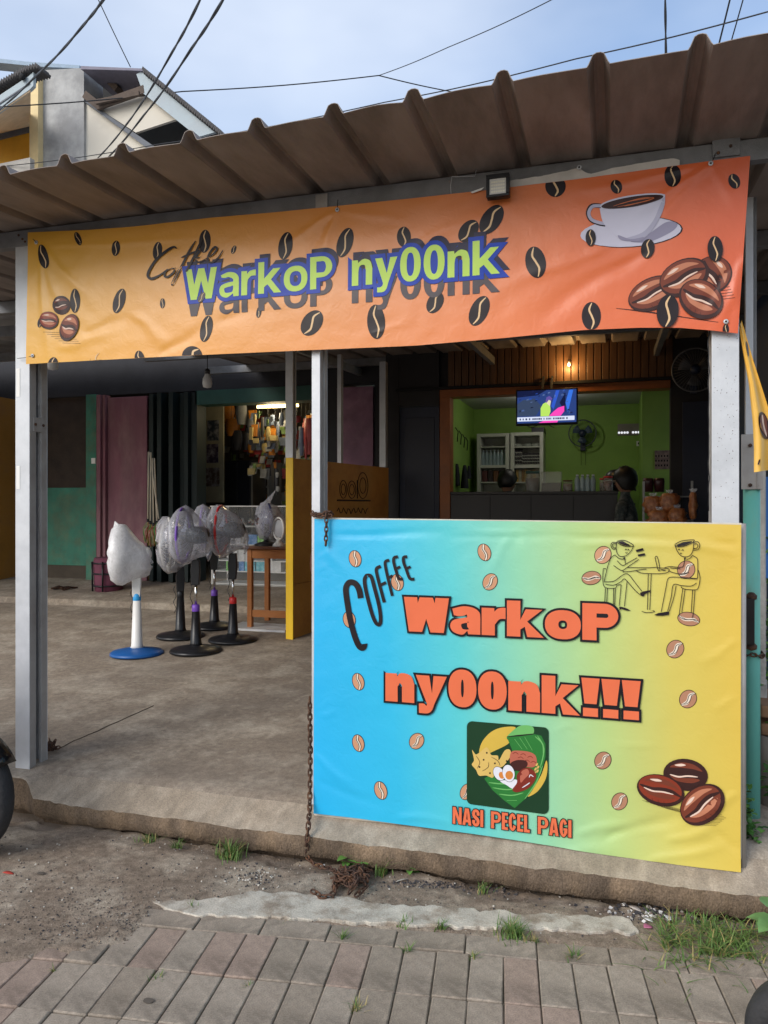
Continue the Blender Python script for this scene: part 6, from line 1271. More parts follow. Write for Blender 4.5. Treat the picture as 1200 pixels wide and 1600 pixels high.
wall_fan('large grey wall fan in the dark beside the right post', PY(1086, 578, YV - 0.2), 0.205, mat('fan_grey', (0.10, 0.10, 0.105), 0.4, alpha=0.85), mat('fan_cage_grey', (0.16, 0.16, 0.16), 0.4), False)
a, c = PY(1023, 704, YQ), PY(1046, 733, YQ); cal = part_box('wall_calendar', mat('calendar_paper', (0.22, 0.16, 0.14), 0.6, 0, 0.5, 30), None, a.x, c.x, YQ - 0.01, YQ - 0.002, c.z, a.z); tag(cal, 'small printed calendar hanging on the green wall at right', 'calendar')
for r in range(3):
    for cc in range(5):
        b = MB(); x_ = a.x + (c.x - a.x) * (cc + 0.2) / 5.2; z_ = a.z - 0.05 - r * 0.05; b.box((x_, YQ - 0.0115, z_ - 0.02), (x_ + 0.014, YQ - 0.0102, z_)); b.build('date_print', dark_m, cal)
q = PY(1000, 693, YR - 0.01); sk = part_box('wall_socket', white_pl, None, q.x - 0.04, q.x + 0.01, YR - 0.02, YR - 0.001, q.z - 0.03, q.z + 0.03, 0.004); tag(sk, 'white socket on the green wall below the vent holes', 'socket'); b = MB(); b.cyl((q.x - 0.012, YR - 0.021, q.z), (q.x - 0.012, YR - 0.04, q.z), 0.014, 10); b.build('plug', black_pl, sk)
b = MB(); b.box((PY(833, 668, 6.5).x, 6.3, PY(833, 676, 6.3).z), (PY(852, 668, 6.5).x, 6.6, PY(833, 668, 6.3).z)); o = b.build('black_box', blk, None, origin=(PY(840, 670, 6.4).x, 6.4, PY(833, 676, 6.3).z)); tag(o, 'black box lying on top of the right shelf unit', 'box')
# things on the counter
jar_g = mat('jar_plastic', (0.5, 0.55, 0.5), 0.15, alpha=0.35); rng = random.Random(8)
def jar(px_, r, h, col, lid, lbl, grp=None):
    q = PY(px_, 768, YC + 0.12); t = thing('jar', lbl, 'jar', (q.x, q.y, zct2), grp)
    b = MB(); b.lathe((q.x, q.y, zct2), [(r * 0.95, 0), (r, 0.01), (r, h * 0.85), (r * 0.85, h * 0.92)], 16); b.build('body', jar_g, t)
    b = MB(); b.lathe((q.x, q.y, zct2 + 0.004), [(r * 0.9, 0), (r * 0.92, h * 0.65)], 16); b.build('contents', mat('food_' + lbl[:8], col, 0.8, 0, 0.5, 30), t)
    b = MB(); b.lathe((q.x, q.y, zct2 + h * 0.9), [(r * 0.95, 0), (r * 0.95, h * 0.12)], 16); b.build('lid', lid, t)
jar(832, 0.075, 0.21, (0.10, 0.06, 0.07), mat('lid_teal', (0.05, 0.12, 0.12)), 'tall jar with a teal lid on the counter'); jar(887, 0.05, 0.115, (0.12, 0.04, 0.02), mat('lid_brown', (0.08, 0.03, 0.02)), 'small jar with brown snacks right of the clear tub')
jar(941, 0.028, 0.13, (0.06, 0.01, 0.01), red_pl, 'slim dark jar with red lid between bottles and helmet'); jar(950, 0.05, 0.15, (0.14, 0.015, 0.02), red_pl, 'round jar of red sauce on the counter end')
q0, q1 = PY(846, 768, YC + 0.1), PY(877, 768, YC + 0.1); tub = thing('clear_tub', 'square clear plastic tub standing on the counter', 'tub', ((q0.x + q1.x) / 2, YC + 0.17, zct2))
part_box('walls', jar_g, tub, q0.x, q1.x, YC + 0.06, YC + 0.26, zct2 + 0.001, PY(860, 737, YC + 0.1).z, 0.006); part_box('contents', mat('tub_food', (0.08, 0.05, 0.04), 0.8, 0, 0.5, 25), tub, q0.x + 0.006, q1.x - 0.006, YC + 0.066, YC + 0.254, zct2 + 0.002, zct2 + 0.09)
for r in range(2):
    for k2 in range(4): q = PY(902 + k2 * 8.2, 768, YC + 0.1); bottle('clear water bottle in the pack at the counter end', q.x, YC + 0.08 + r * 0.07, zct2, 0.026, 0.17, 'water bottle pack on the counter')
# orange snack bags on a stand
stx0, stx1 = PY(1004, 800, YV - 0.45).x, PY(1006, 800, YV - 0.45).x
sd = thing('snack_stand', 'grey snack rack standing right of the counter', 'rack', (stx0 + 0.2, YV - 0.3, zf)); part_box('upright', mat('rack_grey', (0.3, 0.3, 0.3), 0.4), sd, stx0, stx0 + 0.02, YV - 0.45, YV - 0.43, zf - 0.06, PY(1005, 752, YV - 0.45).z); part_box('upright', mat('rack_grey', (0.3, 0.3, 0.3)), sd, stx0 + 0.42, stx0 + 0.44, YV - 0.45, YV - 0.43, zf - 0.06, PY(1005, 752, YV - 0.45).z)
for py_ in (812, 775): part_box('shelf', mat('rack_grey', (0.3, 0.3, 0.3)), sd, stx0 + 0.021, stx0 + 0.419, YV - 0.46, YV - 0.2, PY(1030, py_, YV - 0.45).z - 0.012, PY(1030, py_, YV - 0.45).z, 0.002)
cr = mat('orange_crackers', (0.34, 0.10, 0.025), 0.35, 0, 0.5, 22, 1.0, 40, (0.45, 0.2, 0.07), 0.7, s2=25, spec=0.7)
def snack(px_, py_, rw, rh, Y_, lbl, grp='bags of orange crackers'):
    q = PY(px_, py_, Y_); t = thing('cracker_bag', lbl, 'snack bag', (q.x, q.y, q.z - rh), grp); rows = []
    for j in range(9):
        a2 = math.pi * j / 8 - math.pi / 2; rr2 = max(0.12, math.cos(a2)) ** 0.35
        rows.append([Vector((q.x + rw * rr2 * math.cos(2 * math.pi * k2 / 14) * (1 + 0.4 * noise.noise((k2 * 1.1, j * 0.9, px_))), q.y + 0.05 * rr2 * math.sin(2 * math.pi * k2 / 14), q.z + rh * math.sin(a2) + 0.01 * noise.noise((k2, j, px_)))) for k2 in range(14)])
    b = MB(); b.grid(rows, wrap=True); b.add(rows[0], [tuple(range(13, -1, -1))]); b.add(rows[-1], [tuple(range(14))]); b.build('bag', cr, t)
    b = MB(); b.prism([(q.x - 0.02, q.y, q.z + rh), (q.x + 0.02, q.y, q.z + rh), (q.x + 0.035, q.y, q.z + rh + 0.03), (q.x - 0.035, q.y, q.z + rh + 0.03)], (0, 0.004, 0)); b.build('bag_neck', bag_clear, t)
for i, (x_, y_, rw, rh, lbl) in enumerate(((1020, 789, 0.085, 0.08, 'left bag of orange crackers in the front cluster'), (1046, 785, 0.085, 0.085, 'right bag of orange crackers in the front cluster'), (1030, 809, 0.10, 0.07, 'lower bag of orange crackers above the banner edge'), (1058, 806, 0.08, 0.07, 'lower right bag of orange crackers above the banner edge'))): snack(x_, y_, rw, rh, YV - 0.5 - 0.03 * i, lbl)
snack(1083, 790, 0.035, 0.12, YV - 0.7, 'narrow bag of crackers hanging beside the right post', None)
for i, px_ in enumerate((1013, 1030)):
    q = PY(px_, 757, YV - 0.35); b = MB(); b.lathe((q.x, YV - 0.33, q.z - 0.07), [(0.045, 0), (0.05, 0.1), (0.045, 0.13)], 14); o = b.build('dark_canister', mat('canister_maroon', (0.05, 0.015, 0.018), 0.3), None, origin=(q.x, YV - 0.33, q.z - 0.07)); tag(o, ['maroon canister at the left of the snack rack top', 'maroon canister at the right of the snack rack top'][i], 'canister', 'canisters on the rack')
# plants / hooks in the corner of the green room
hk = thing('dark_coat_heap', 'dark hanging bags in the left corner of the green room', 'bags', PY(722, 768, 5.6))
for i, (x_, y_, w_, h_) in enumerate(((714, 742, 9, 34), (726, 745, 12, 36), (733, 738, 7, 20))):
    a = PY(x_ - w_ / 2, y_ - h_ / 2, 5.5 + 0.08 * i); c = PY(x_ + w_ / 2, y_ + h_ / 2, 5.5 + 0.08 * i); rw = (c.x - a.x) / 2; rows = []
    for j in range(8):
        t_ = j / 7; wv = rw * (0.35 + 0.75 * t_ ** 0.6); rows.append([Vector(((a.x + c.x) / 2 + wv * math.cos(2 * math.pi * k2 / 10) * (1 + 0.2 * noise.noise((k2, j, i + 3))), 5.5 + 0.08 * i + 0.05 * math.sin(2 * math.pi * k2 / 10), a.z + (c.z - a.z) * t_)) for k2 in range(10)])
    b = MB(); b.grid(rows, wrap=True); b.add(rows[-1], [tuple(range(10))]); b.build('bag', mat('dark_cloth', (0.012, 0.014, 0.02), 0.7, 0, 0.3), hk)
for i in range(4):
    q = PY(708 + 8 * i, 668 + 5 * i, 5.4 + 0.2 * i); q.x = xl_ + 0.012; b = MB(); b.tube([q, q + Vector((0.03, 0, -0.05)), q + Vector((0.02, 0, -0.16))], 0.006, 5); b.build('hook', dark_m, hk)
# ---------------------------------------------------------------- people in the stall (seen small and dark)
def person(label, joints, edges, skin_m, root, loc, clothes=None, hair=None, hc=None, hr=0.1):
    t = thing('person', label, 'person', loc); me = bpy.data.meshes.new('body'); names = list(joints)
    me.from_pydata([tuple(Vector(joints[n_][0]) - Vector(loc)) for n_ in names], [(names.index(a), names.index(b2)) for a, b2 in edges], [])
    ob = bpy.data.objects.new('body', me); COL.objects.link(ob); ob.parent = t; ORG[ob.name] = Vector(loc)
    md = ob.modifiers.new('skin', 'SKIN'); md.use_smooth_shade = True
    for i, n_ in enumerate(names):
        r = joints[n_][1]; sv = me.skin_vertices[0].data[i]; sv.radius = r if isinstance(r, tuple) else (r, r); sv.use_root = (n_ == root)
    ob.modifiers.new('sub', 'SUBSURF').levels = 2; ob.modifiers['sub'].render_levels = 2
    me.materials.append(clothes); return t
def hair_cap(t, c, r, m, front, seed, long=0.0):
    b = MB(); rows = []; fx = Vector(front).normalized()
    for j in range(9):
        th = math.pi * 0.62 * j / 8; row = []
        for k2 in range(20):
            a2 = 2 * math.pi * k2 / 20; d = Vector((math.cos(a2), math.sin(a2), 0)); ff = max(0, d.dot(fx)); th2 = th * (1 - 0.42 * ff) + (long * (1 - ff) * j / 8)
            rr2 = r * (1.06 + 0.14 * noise.noise((k2 * 0.9, j * 0.8, seed)))
            row.append(Vector(c) + Vector((d.x * math.sin(min(th2, 2.2)) * rr2, d.y * math.sin(min(th2, 2.2)) * rr2, math.cos(th2) * rr2 * 1.12)))
        rows.append(row)
    b.grid(rows, wrap=True); b.build('hair', m, t, solid=0.012)
def face(t, c, r, front, m_skin):
    fx = Vector(front).normalized(); sd = fx.cross(Vector((0, 0, 1))); c = Vector(c)
    b = MB(); pts = []
    rows = []
    for j in range(10):
        th = math.pi * j / 9; rows.append([c + Vector((0, 0, -0.01)) + (fx * math.cos(a2) * 0.92 + sd * math.sin(a2) * 0.78) * (math.sin(th) * r) + Vector((0, 0, math.cos(th) * r * 1.2)) - Vector((0, 0, 0)) + fx * (0.012 if abs(th - 1.65) < 0.25 and abs(a2) < 0.2 else 0) for a2 in (2 * math.pi * k2 / 18 for k2 in range(18))])
    b.grid(rows, wrap=True); hd = b.build('head', m_skin, t)
    b = MB(); b.prism([c + fx * r * 0.88 + Vector((0, 0, 0.012)) - sd * 0.006, c + fx * r * 0.88 + Vector((0, 0, 0.012)) + sd * 0.006, c + fx * r * 1.06 + Vector((0, 0, -0.028)) + sd * 0.013, c + fx * r * 1.06 + Vector((0, 0, -0.028)) - sd * 0.013], (0, 0, -0.008)); b.build('nose', m_skin, hd)
    for s_ in (-1, 1):
        b = MB(); b.lathe(c + fx * r * 0.83 + sd * s_ * 0.032 + Vector((0, 0, 0.005)), [(0.0, 0.004), (0.009, 0.002), (0.01, 0)], 8, fx); b.build('eye', dark_m, hd)
        b = MB(); b.lathe(c + sd * s_ * r * 0.76, [(0.0, 0.012), (0.018, 0.006), (0.02, 0)], 8, sd * s_); b.build('ear', m_skin, hd)
    b = MB(); b.bar(c + fx * r * 0.86 - sd * 0.02 - Vector((0, 0, 0.055)), c + fx * r * 0.86 + sd * 0.02 - Vector((0, 0, 0.055)), 0.01, 0.008); b.build('mouth', mat('lips', (0.16, 0.05, 0.04)), hd)
skin_m = mat('skin', (0.26, 0.14, 0.09), 0.55, 0, 0.06); hair_m = mat('black_hair', (0.008, 0.007, 0.007), 0.5, 0, 0.3, 40)
def sitter(label, hd, fwd, seat_z, cloth):
    f = Vector(fwd).normalized(); s_ = f.cross(Vector((0, 0, 1))); h = Vector(hd); pel = Vector((h.x, h.y, seat_z + 0.10)) - f * 0.04; ch_ = h - Vector((0, 0, 0.36)) - f * 0.02
    J = {'pelvis': (pel, (0.15, 0.12)), 'waist': (pel.lerp(ch_, 0.5), (0.125, 0.10)), 'chest': (ch_, (0.15, 0.11)), 'collar': (h - Vector((0, 0, 0.22)), (0.09, 0.07)), 'neck': (h - Vector((0, 0, 0.15)), 0.05), 'skull': (h - Vector((0, 0, 0.06)), 0.05)}
    E = [('pelvis', 'waist'), ('waist', 'chest'), ('chest', 'collar'), ('collar', 'neck'), ('neck', 'skull')]
    for n_, k2 in (('L', -1), ('R', 1)):
        sh_ = h - Vector((0, 0, 0.25)) + s_ * k2 * 0.17; el = sh_ + s_ * k2 * 0.03 - Vector((0, 0, 0.27)) + f * 0.04; wr = el + f * 0.22 - s_ * k2 * 0.07 - Vector((0, 0, 0.01)); kn = pel + f * 0.40 + s_ * k2 * 0.10; an = kn + f * 0.02 - Vector((0, 0, seat_z + 0.10 - zf - 0.06))
        J.update({'sh' + n_: (sh_, 0.058), 'el' + n_: (el, 0.044), 'wr' + n_: (wr, 0.030), 'ha' + n_: (wr + f * 0.08, 0.03), 'hip' + n_: (pel + s_ * k2 * 0.09, 0.09), 'kn' + n_: (kn, 0.06), 'an' + n_: (an, 0.04), 'toe' + n_: (an + f * 0.14 - Vector((0, 0, 0.02)), 0.035)})
        E += [('collar', 'sh' + n_), ('sh' + n_, 'el' + n_), ('el' + n_, 'wr' + n_), ('wr' + n_, 'ha' + n_), ('pelvis', 'hip' + n_), ('hip' + n_, 'kn' + n_), ('kn' + n_, 'an' + n_), ('an' + n_, 'toe' + n_)]
    t = person(label, J, E, skin_m, 'pelvis', (h.x, h.y, zf), cloth); face(t, h, 0.095, f, skin_m)
    for n_ in 'LR':
        wr = Vector(J['wr' + n_][0]); hn = MB(); k2 = -1 if n_ == 'L' else 1
        for i in range(5):
            off = s_ * (i - 2) * 0.017; ln_ = (0.05, 0.075, 0.085, 0.078, 0.06)[i]; base = wr + f * (0.06 if i else 0.03) + off
            if (i == 0 and k2 == 1) or (i == 4 and k2 == -1): base = wr + f * 0.03 + off * 1.3
            hn.tube([base, base + f * ln_ * 0.55 - Vector((0, 0, 0.008)), base + f * ln_ - Vector((0, 0, 0.03))], [0.010, 0.009, 0.007], 6)
        hn.build('hand', skin_m, t)
    return t
q = PY(793, 753, 5.42); t = sitter('person in dark clothes sitting behind the bar counter, head showing', q, (0.7, 0.6, 0), 0.88, mat('dark_shirt', (0.02, 0.02, 0.025), 0.8)); hair_cap(t, q + Vector((0, 0, 0.015)), 0.100, hair_m, (0.7, 0.6, 0), 2, 0.3)
stq = thing('stool', 'stool under the person behind the bar counter', 'stool', (q.x, q.y, zf)); b = MB(); b.lathe((q.x, q.y, zf + 0.40), [(0.16, 0), (0.16, 0.035)], 18); b.build('seat', brn, stq)
for a2 in (0.8, 2.4, 3.9, 5.5): b = MB(); b.bar((q.x + 0.15 * math.cos(a2), q.y + 0.15 * math.sin(a2), zf), (q.x + 0.1 * math.cos(a2), q.y + 0.1 * math.sin(a2), zf + 0.4), 0.025); b.build('leg', brn, stq)
q = PY(977, 752, YV - 0.12); fwd = (-0.95, 0.2, 0); t = sitter('person in dark patterned top seated at the end of the counter', q, fwd, 0.86, mat('patterned_top', (0.03, 0.04, 0.04), 0.8, 0, 0.3, 9, col2=(0.16, 0.17, 0.15), amt=0.7, s2=16)); hair_cap(t, q + Vector((0, 0, 0.015)), 0.108, hair_m, fwd, 6, 0.6)
stq = thing('stool', 'stool under the person at the end of the counter', 'stool', (q.x, q.y, zf)); b = MB(); b.lathe((q.x, q.y, zf + 0.38), [(0.16, 0), (0.16, 0.035)], 18); b.build('seat', brn, stq)
for a2 in (0.8, 2.4, 3.9, 5.5): b = MB(); b.bar((q.x + 0.15 * math.cos(a2), q.y + 0.15 * math.sin(a2), zf - 0.03), (q.x + 0.1 * math.cos(a2), q.y + 0.1 * math.sin(a2), zf + 0.38), 0.025); b.build('leg', brn, stq)
q = PY(952, 750, YC + 0.25); hm = thing('helmet', 'dark rounded helmet resting behind the red jar on the counter', 'helmet', (q.x + 0.06, YC + 0.3, zct2))
b = MB(); b.lathe((q.x + 0.06, YC + 0.3, zct2), [(0.09, 0.0), (0.115, 0.05), (0.118, 0.12), (0.095, 0.185), (0.05, 0.22), (0, 0.23)], 20); b.build('shell', black_pl, hm); b = MB(); b.tube([(q.x + 0.06 + 0.121 * math.cos(a2), YC + 0.3 + 0.121 * math.sin(a2), zct2 + 0.10) for a2 in (math.pi * (1.1 + 0.8 * i / 10) for i in range(11))], 0.012, 6); b.build('visor_rim', galv_br, hm)

# ---------------------------------------------------------------- floodlight and bulbs under the canopy
a, c = PY(760, 275, -0.085), PY(796, 306, -0.085); fl = thing('floodlight', 'small black floodlight clamped to the beam above the orange banner', 'floodlight', ((a.x + c.x) / 2, -0.06, c.z))
b = MB(); yb2 = -0.085; b.box((a.x, yb2, c.z), (c.x, yb2 + 0.03, a.z)); b.build('housing', black_pl, fl, bevel=0.004)
for nm, x0, x1, z0, z1 in (('rim', a.x, c.x, a.z - 0.016, a.z), ('rim', a.x, c.x, c.z, c.z + 0.010), ('rim', a.x, a.x + 0.012, c.z + 0.0105, a.z - 0.0165), ('rim', c.x - 0.012, c.x, c.z + 0.0105, a.z - 0.0165)): b = MB(); b.box((x0, yb2 - 0.010, z0), (x1, yb2 - 0.0005, z1)); b.build(nm, black_pl, fl, bevel=0.002)
b = MB(); b.box((a.x + 0.013, yb2 - 0.004, c.z + 0.011), (c.x - 0.013, yb2 - 0.001, a.z - 0.017)); lens = b.build('lens', mat('flood_lens', (0.62, 0.60, 0.56), 0.25, 0, 0.1), fl)
for r in range(4):
    for cc in range(6): b = MB(); x_ = a.x + 0.018 + (c.x - a.x - 0.036) * (cc + 0.1) / 6; z_ = c.z + 0.016 + (a.z - c.z - 0.038) * (r + 0.1) / 4; b.box((x_, yb2 - 0.0055, z_), (x_ + 0.008, yb2 - 0.0042, z_ + 0.007)); b.build('led_chip', mat('led_chip', (0.75, 0.72, 0.6), 0.3), lens)
b = MB(); b.tube([((a.x + c.x) / 2 - 0.04, yb2 + 0.02, a.z - 0.02), ((a.x + c.x) / 2 - 0.035, -0.03, a.z + 0.012), ((a.x + c.x) / 2 + 0.035, -0.03, a.z + 0.012), ((a.x + c.x) / 2 + 0.04, yb2 + 0.02, a.z - 0.02)], 0.005, 6); b.bar(((a.x + c.x) / 2, -0.03, a.z + 0.012), ((a.x + c.x) / 2, -0.006, a.z + 0.012), 0.02); b.build('bracket', black_pl, fl)
b = MB(); b.tube([PY(745, 262, -0.02), PY(742, 275, -0.03), PY(706, 276, -0.03), PY(704, 290, -0.02), PY(705, 305, -0.02)], 0.0018, 5); b.build('loose_wire', galv, fl)
for px_, py_, Y_, lbl in ((82, 566, 0.9, 'unlit white bulb hanging behind the left end of the orange banner'), (324, 596, 2.0, 'unlit white bulb hanging over the terrace')):
    q = PY(px_, py_, Y_); t = thing('light_bulb', lbl, 'bulb', q); b = MB(); b.lathe(q, [(0.0, -0.05), (0.03, -0.042), (0.036, -0.015), (0.034, 0.02), (0.02, 0.045), (0.018, 0.06)], 16); b.build('globe', mat('frosted_bulb', (0.45, 0.45, 0.45), 0.35), t)
    b = MB(); b.lathe(q + Vector((0, 0, 0.055)), [(0.02, 0), (0.02, 0.03), (0.008, 0.04)], 12); b.cyl(q + Vector((0, 0, 0.09)), Vector((q.x, q.y, roof_z(Y_) - 0.01)), 0.003, 5); b.build('holder', black_pl, t)

# ---------------------------------------------------------------- green pole, bracket, concrete post, blue sheet at the right
teal = mat('sea_green_paint', (0.13, 0.43, 0.36), 0.5, 0, 0.12, 5, 0.1, 50, (0.20, 0.24, 0.12), 0.55, s2=5, c2lo=0.5, c2hi=0.68, stretch=(1, 1, 0.5))
YG = 0.34; a, c = PY(1161, 1280, YG), PY(1188, 1280, YG); xg = (a.x + c.x) / 2; rg = (c.x - a.x) / 2; zg0 = PY(1175, 1290, YG).z; zg1 = PY(1175, 762, YG).z
gp = thing('steel_pole', 'sea green painted steel pole beside the yellow side of the banner', 'pole', (xg, YG, zg0))
b = MB(); b.cyl((xg, YG, zg0 - 0.05), (xg, YG, zg1), rg, 24); b.build('tube', teal, gp)
q0, q1 = PY(1158, 935, YG - rg - 0.03), PY(1179, 1008, YG - rg - 0.03)
b = MB(); b.box((q0.x, YG - rg - 0.035, q1.z), (q1.x, YG - rg + 0.012, q0.z)); b.build('lock_plate', mat('black_rust', (0.025, 0.02, 0.018), 0.7, 0.3, 0.4, 20), gp, bevel=0.003)
for py_ in (932, 1010): qq = PY(1174, py_, YG - rg - 0.01); b = MB(); b.lathe(qq, [(0.0, -0.018), (0.02, -0.01), (0.022, 0.004), (0.01, 0.016), (0, 0.018)], 12); b.build('weld_lump', rust, gp)
q0, q1 = PY(1156, 680, YG), PY(1190, 765, YG); xb = q0.x
bk = thing('steel_bracket', 'galvanised bolted channel bracket above the sea green pole', 'bracket', (xg, YG, q1.z)); b = MB(); b.box((q0.x, YG - rg - 0.006, q1.z), (q1.x, YG - rg - 0.002, q0.z)); b.box((q1.x - 0.004, YG - rg - 0.002, q1.z), (q1.x, YG + rg, q0.z)); b.box((q1.x - 0.024, YG - rg - 0.012, q1.z), (q1.x - 0.020, YG - rg - 0.0065, q0.z)); b.build('channel', galv_br, bk, bevel=0.002)
for py_ in (696, 758): qq = PY(1172, py_, YG - rg - 0.007); b = MB(); b.cyl(qq, qq + Vector((0, -0.006, 0)), 0.008, 6); b.build('bolt', rust, bk)
q0, q1 = PY(1164, 490, YG + 0.02), PY(1176, 682, YG + 0.02); b = MB(); b.box((q0.x, YG + 0.0, zg1 - 0.02), (q1.x, YG + 0.03, roof_z(0.4) - 0.1)); b.m = 1; b.box((q1.x + 0.002, YG + 0.0, zg1 - 0.02), (q1.x + 0.012, YG + 0.05, roof_z(0.4) - 0.1)); o = b.build('steel_rail', [galv, beam_m], None, origin=(q0.x, YG, zg1)); tag(o, 'upright pale steel rail behind the dangling yellow banner', 'rail')
q0, q1 = PY(1187, 680, 0.62), PY(1197, 965, 0.62); b = MB(); b.box((q0.x, 0.62, q1.z - 0.3), (q1.x, 0.68, q0.z)); o = b.build('concrete_post', mat('weathered_concrete', (0.36, 0.34, 0.31), 0.9, 0, 0.25, 9, 0.5, 80), None, origin=(q0.x, 0.65, q1.z - 0.3), bevel=0.006); tag(o, 'thin weathered concrete post behind the sea green pole', 'post')
b = MB(); b.box((q0.x + 0.0, 0.70, 0.10), (q1.x + 0.02, 0.76, q1.z - 0.29)); o2_ = b.build('post_base', mat('weathered_concrete', (0.36, 0.34, 0.31)), o, bevel=0.006)
q0, q1 = PY(1188, 745, 1.1), PY(1260, 905, 1.1); b = MB(); b.box((q0.x, 1.1, q1.z), (q1.x + 0.5, 1.12, q0.z)); bs_ = b.build('blue_sheet', mat('royal_blue_paint', (0.012, 0.10, 0.32), 0.5, 0, 0.15, 6), None, origin=(q0.x, 1.1, q1.z)); tag(bs_, 'royal blue sheet fixed beyond the concrete post', 'sheet')
for px_ in (1192, 1250): b = MB(); qq = PY(px_, 900, 1.13); b.bar((qq.x, 1.14, 0.1), (qq.x, 1.14, q1.z + 0.3), 0.03); b.build('support', galv_br, bs_)
qq = PY(1193, 780, 1.098); b = MB(); b.cyl(qq, qq + Vector((0, -0.005, 0)), 0.008, 8); b.build('rivet', galv, bs_)
# soil bank and clutter behind the pole
b = MB(); rows = []
for j in range(30):
    y_ = -0.16 + j * 0.07; rows.append([Vector((0.56 + i * 0.06, y_, (0.0 if y_ < -0.1 else min(0.155, 0.0 + (y_ + 0.1) * 1.6)) + 0.03 * fbm(i * 0.4, j * 0.5) + 0.02 * min(1, max(0, (i - 2) * 0.3)))) for i in range(30)])
b.grid(rows); o = stuff(b.build('soil_bank', mat('dark_soil', (0.11, 0.085, 0.062), 0.95, 0, 0.4, 12, 0.9, 90, (0.2, 0.16, 0.12), 0.6))); tag(o, 'dark soil bank behind the sea green pole', 'soil')
plk = mat('weathered_plank', (0.22, 0.12, 0.06), 0.85, 0, 0.3, 6, 0.3, 50)
for i, (y0, y1, lbl) in enumerate(((1098, 1122, 'upper weathered plank stacked behind the sea green pole'), (1126, 1150, 'lower weathered plank stacked behind the sea green pole'))):
    a, c = PY(1186, y0, 0.6), PY(1260, y1, 0.6); b = MB(); b.box((a.x, 0.55, c.z), (c.x + 0.3, 0.9, a.z)); o = b.build('wooden_plank', plk, None, origin=(a.x, 0.7, c.z), bevel=0.006); tag(o, lbl, 'plank', 'planks behind the pole')
q = PY(1196, 1165, 0.45); b = MB(); b.lathe((q.x + 0.04, 0.5, q.z - 0.06), [(0.06, -0.25), (0.075, 0.0), (0.08, 0.10), (0.07, 0.1), (0.06, 0.02)], 16); o = b.build('clay_pot', mat('grey_pot', (0.16, 0.14, 0.12), 0.8), None, origin=(q.x + 0.04, 0.5, q.z - 0.3)); tag(o, 'grey brown pot in the clutter right of the pole', 'pot')
# rounded stone under the frame tube
q = PZ(1172, 1360, 0.12); b = MB(); rows = []
for j in range(9):
    th = math.pi * j / 8; rows.append([Vector((q.x + 0.10 * math.sin(th) * math.cos(2 * math.pi * k2 / 16) * (1 + 0.2 * noise.noise((k2, j, 2))), q.y + 0.03 + 0.09 * math.sin(th) * math.sin(2 * math.pi * k2 / 16), 0.06 + 0.085 * math.cos(th) * (1 + 0.1 * noise.noise((k2, j, 5))))) for k2 in range(16)])
b.grid(rows, wrap=True); o = b.build('kerb_stone', fm, None, origin=(q.x, q.y, 0)); tag(o, 'rounded brown stone at the right end of the kerb', 'stone')

# ---------------------------------------------------------------- chains
def links(b, path, ll=0.030, wd=0.013, wr=0.0032, jit=0.0):
    pts = [Vector(p) for p in path]; seg = [(q_ - p_).length for p_, q_ in zip(pts, pts[1:])]; tot = sum(seg); n_ = int(tot / (ll * 0.72)); 
    def at(d):
        for i, s_ in enumerate(seg):
            if d <= s_ or i == len(seg) - 1: return pts[i].lerp(pts[i + 1], min(1, d / max(s_, 1e-6))), (pts[i + 1] - pts[i]).normalized()
            d -= s_
    for i in range(n_):
        p_, d = at((i + 0.5) * tot / n_); up = Vector((0, 0, 1)) if abs(d.z) < 0.9 else Vector((0, 1, 0)); s1 = d.cross(up).normalized(); s2 = s1.cross(d); s_ = s1 if i % 2 else s2
        if jit: a2 = random.uniform(-jit, jit); s_ = (s_ * math.cos(a2) + d.cross(s_) * math.sin(a2)).normalized()
        hl = ll / 2 - wd / 2; loop = [p_ + d * (hl + wd / 2 * math.cos(a2)) + s_ * (wd / 2 * math.sin(a2)) for a2 in (-math.pi / 2 + math.pi * k2 / 4 for k2 in range(5))] + [p_ - d * (hl + wd / 2 * math.cos(a2)) - s_ * (wd / 2 * math.sin(a2)) for a2 in (-math.pi / 2 + math.pi * k2 / 4 for k2 in range(5))]
        b.tube(loop, wr, 5, closed=True)
def chain(label, paths, loc, **kw):
    t = thing('chain', label, 'chain', loc); b = MB()
    for p_ in paths: links(b, p_, **kw)
    stuff(b.build('links', rust, t)); return t
P_ = lambda x, y, Y: PY(x, y, Y)
yf = YN - 0.012
chain('rusty chain wound round the slim post above the turquoise banner', [[P_(487, 803, -0.02), P_(492, 806, yf), P_(505, 802, yf), P_(516, 800, yf), P_(519, 804, -0.02), P_(515, 806, 0.11), P_(492, 804, 0.11), P_(487, 803, -0.02)], [P_(487, 800, -0.02), P_(500, 806, yf - 0.004), P_(518, 806, yf - 0.004)], [P_(510, 802, yf - 0.006), P_(510, 825, yf - 0.008), P_(509, 852, yf - 0.008)]], P_(505, 850, yf), ll=0.026, wd=0.013, wr=0.003)
y2 = YN - 0.02; gz = 0.012
g0 = PZ(479, 1338, gz); heap = [g0, PZ(490, 1350, gz), PZ(512, 1357, gz + 0.006)]
hp = []; rr = random.Random(21)
for i in range(46): a2 = rr.uniform(0, 6.28); r_ = rr.uniform(0.01, 0.075); cpt = PZ(548, 1372, 0.015); hp.append(cpt + Vector((r_ * math.cos(a2) * 1.1, r_ * math.sin(a2) * 1.3, rr.uniform(0.0, 0.045) * (1 - r_ / 0.1))))
tail = [PZ(521, 1378, gz), PZ(524, 1392, gz), PZ(515, 1401, gz), PZ(502, 1401, gz), PZ(490, 1393, gz), PZ(489, 1388, gz + 0.01)]
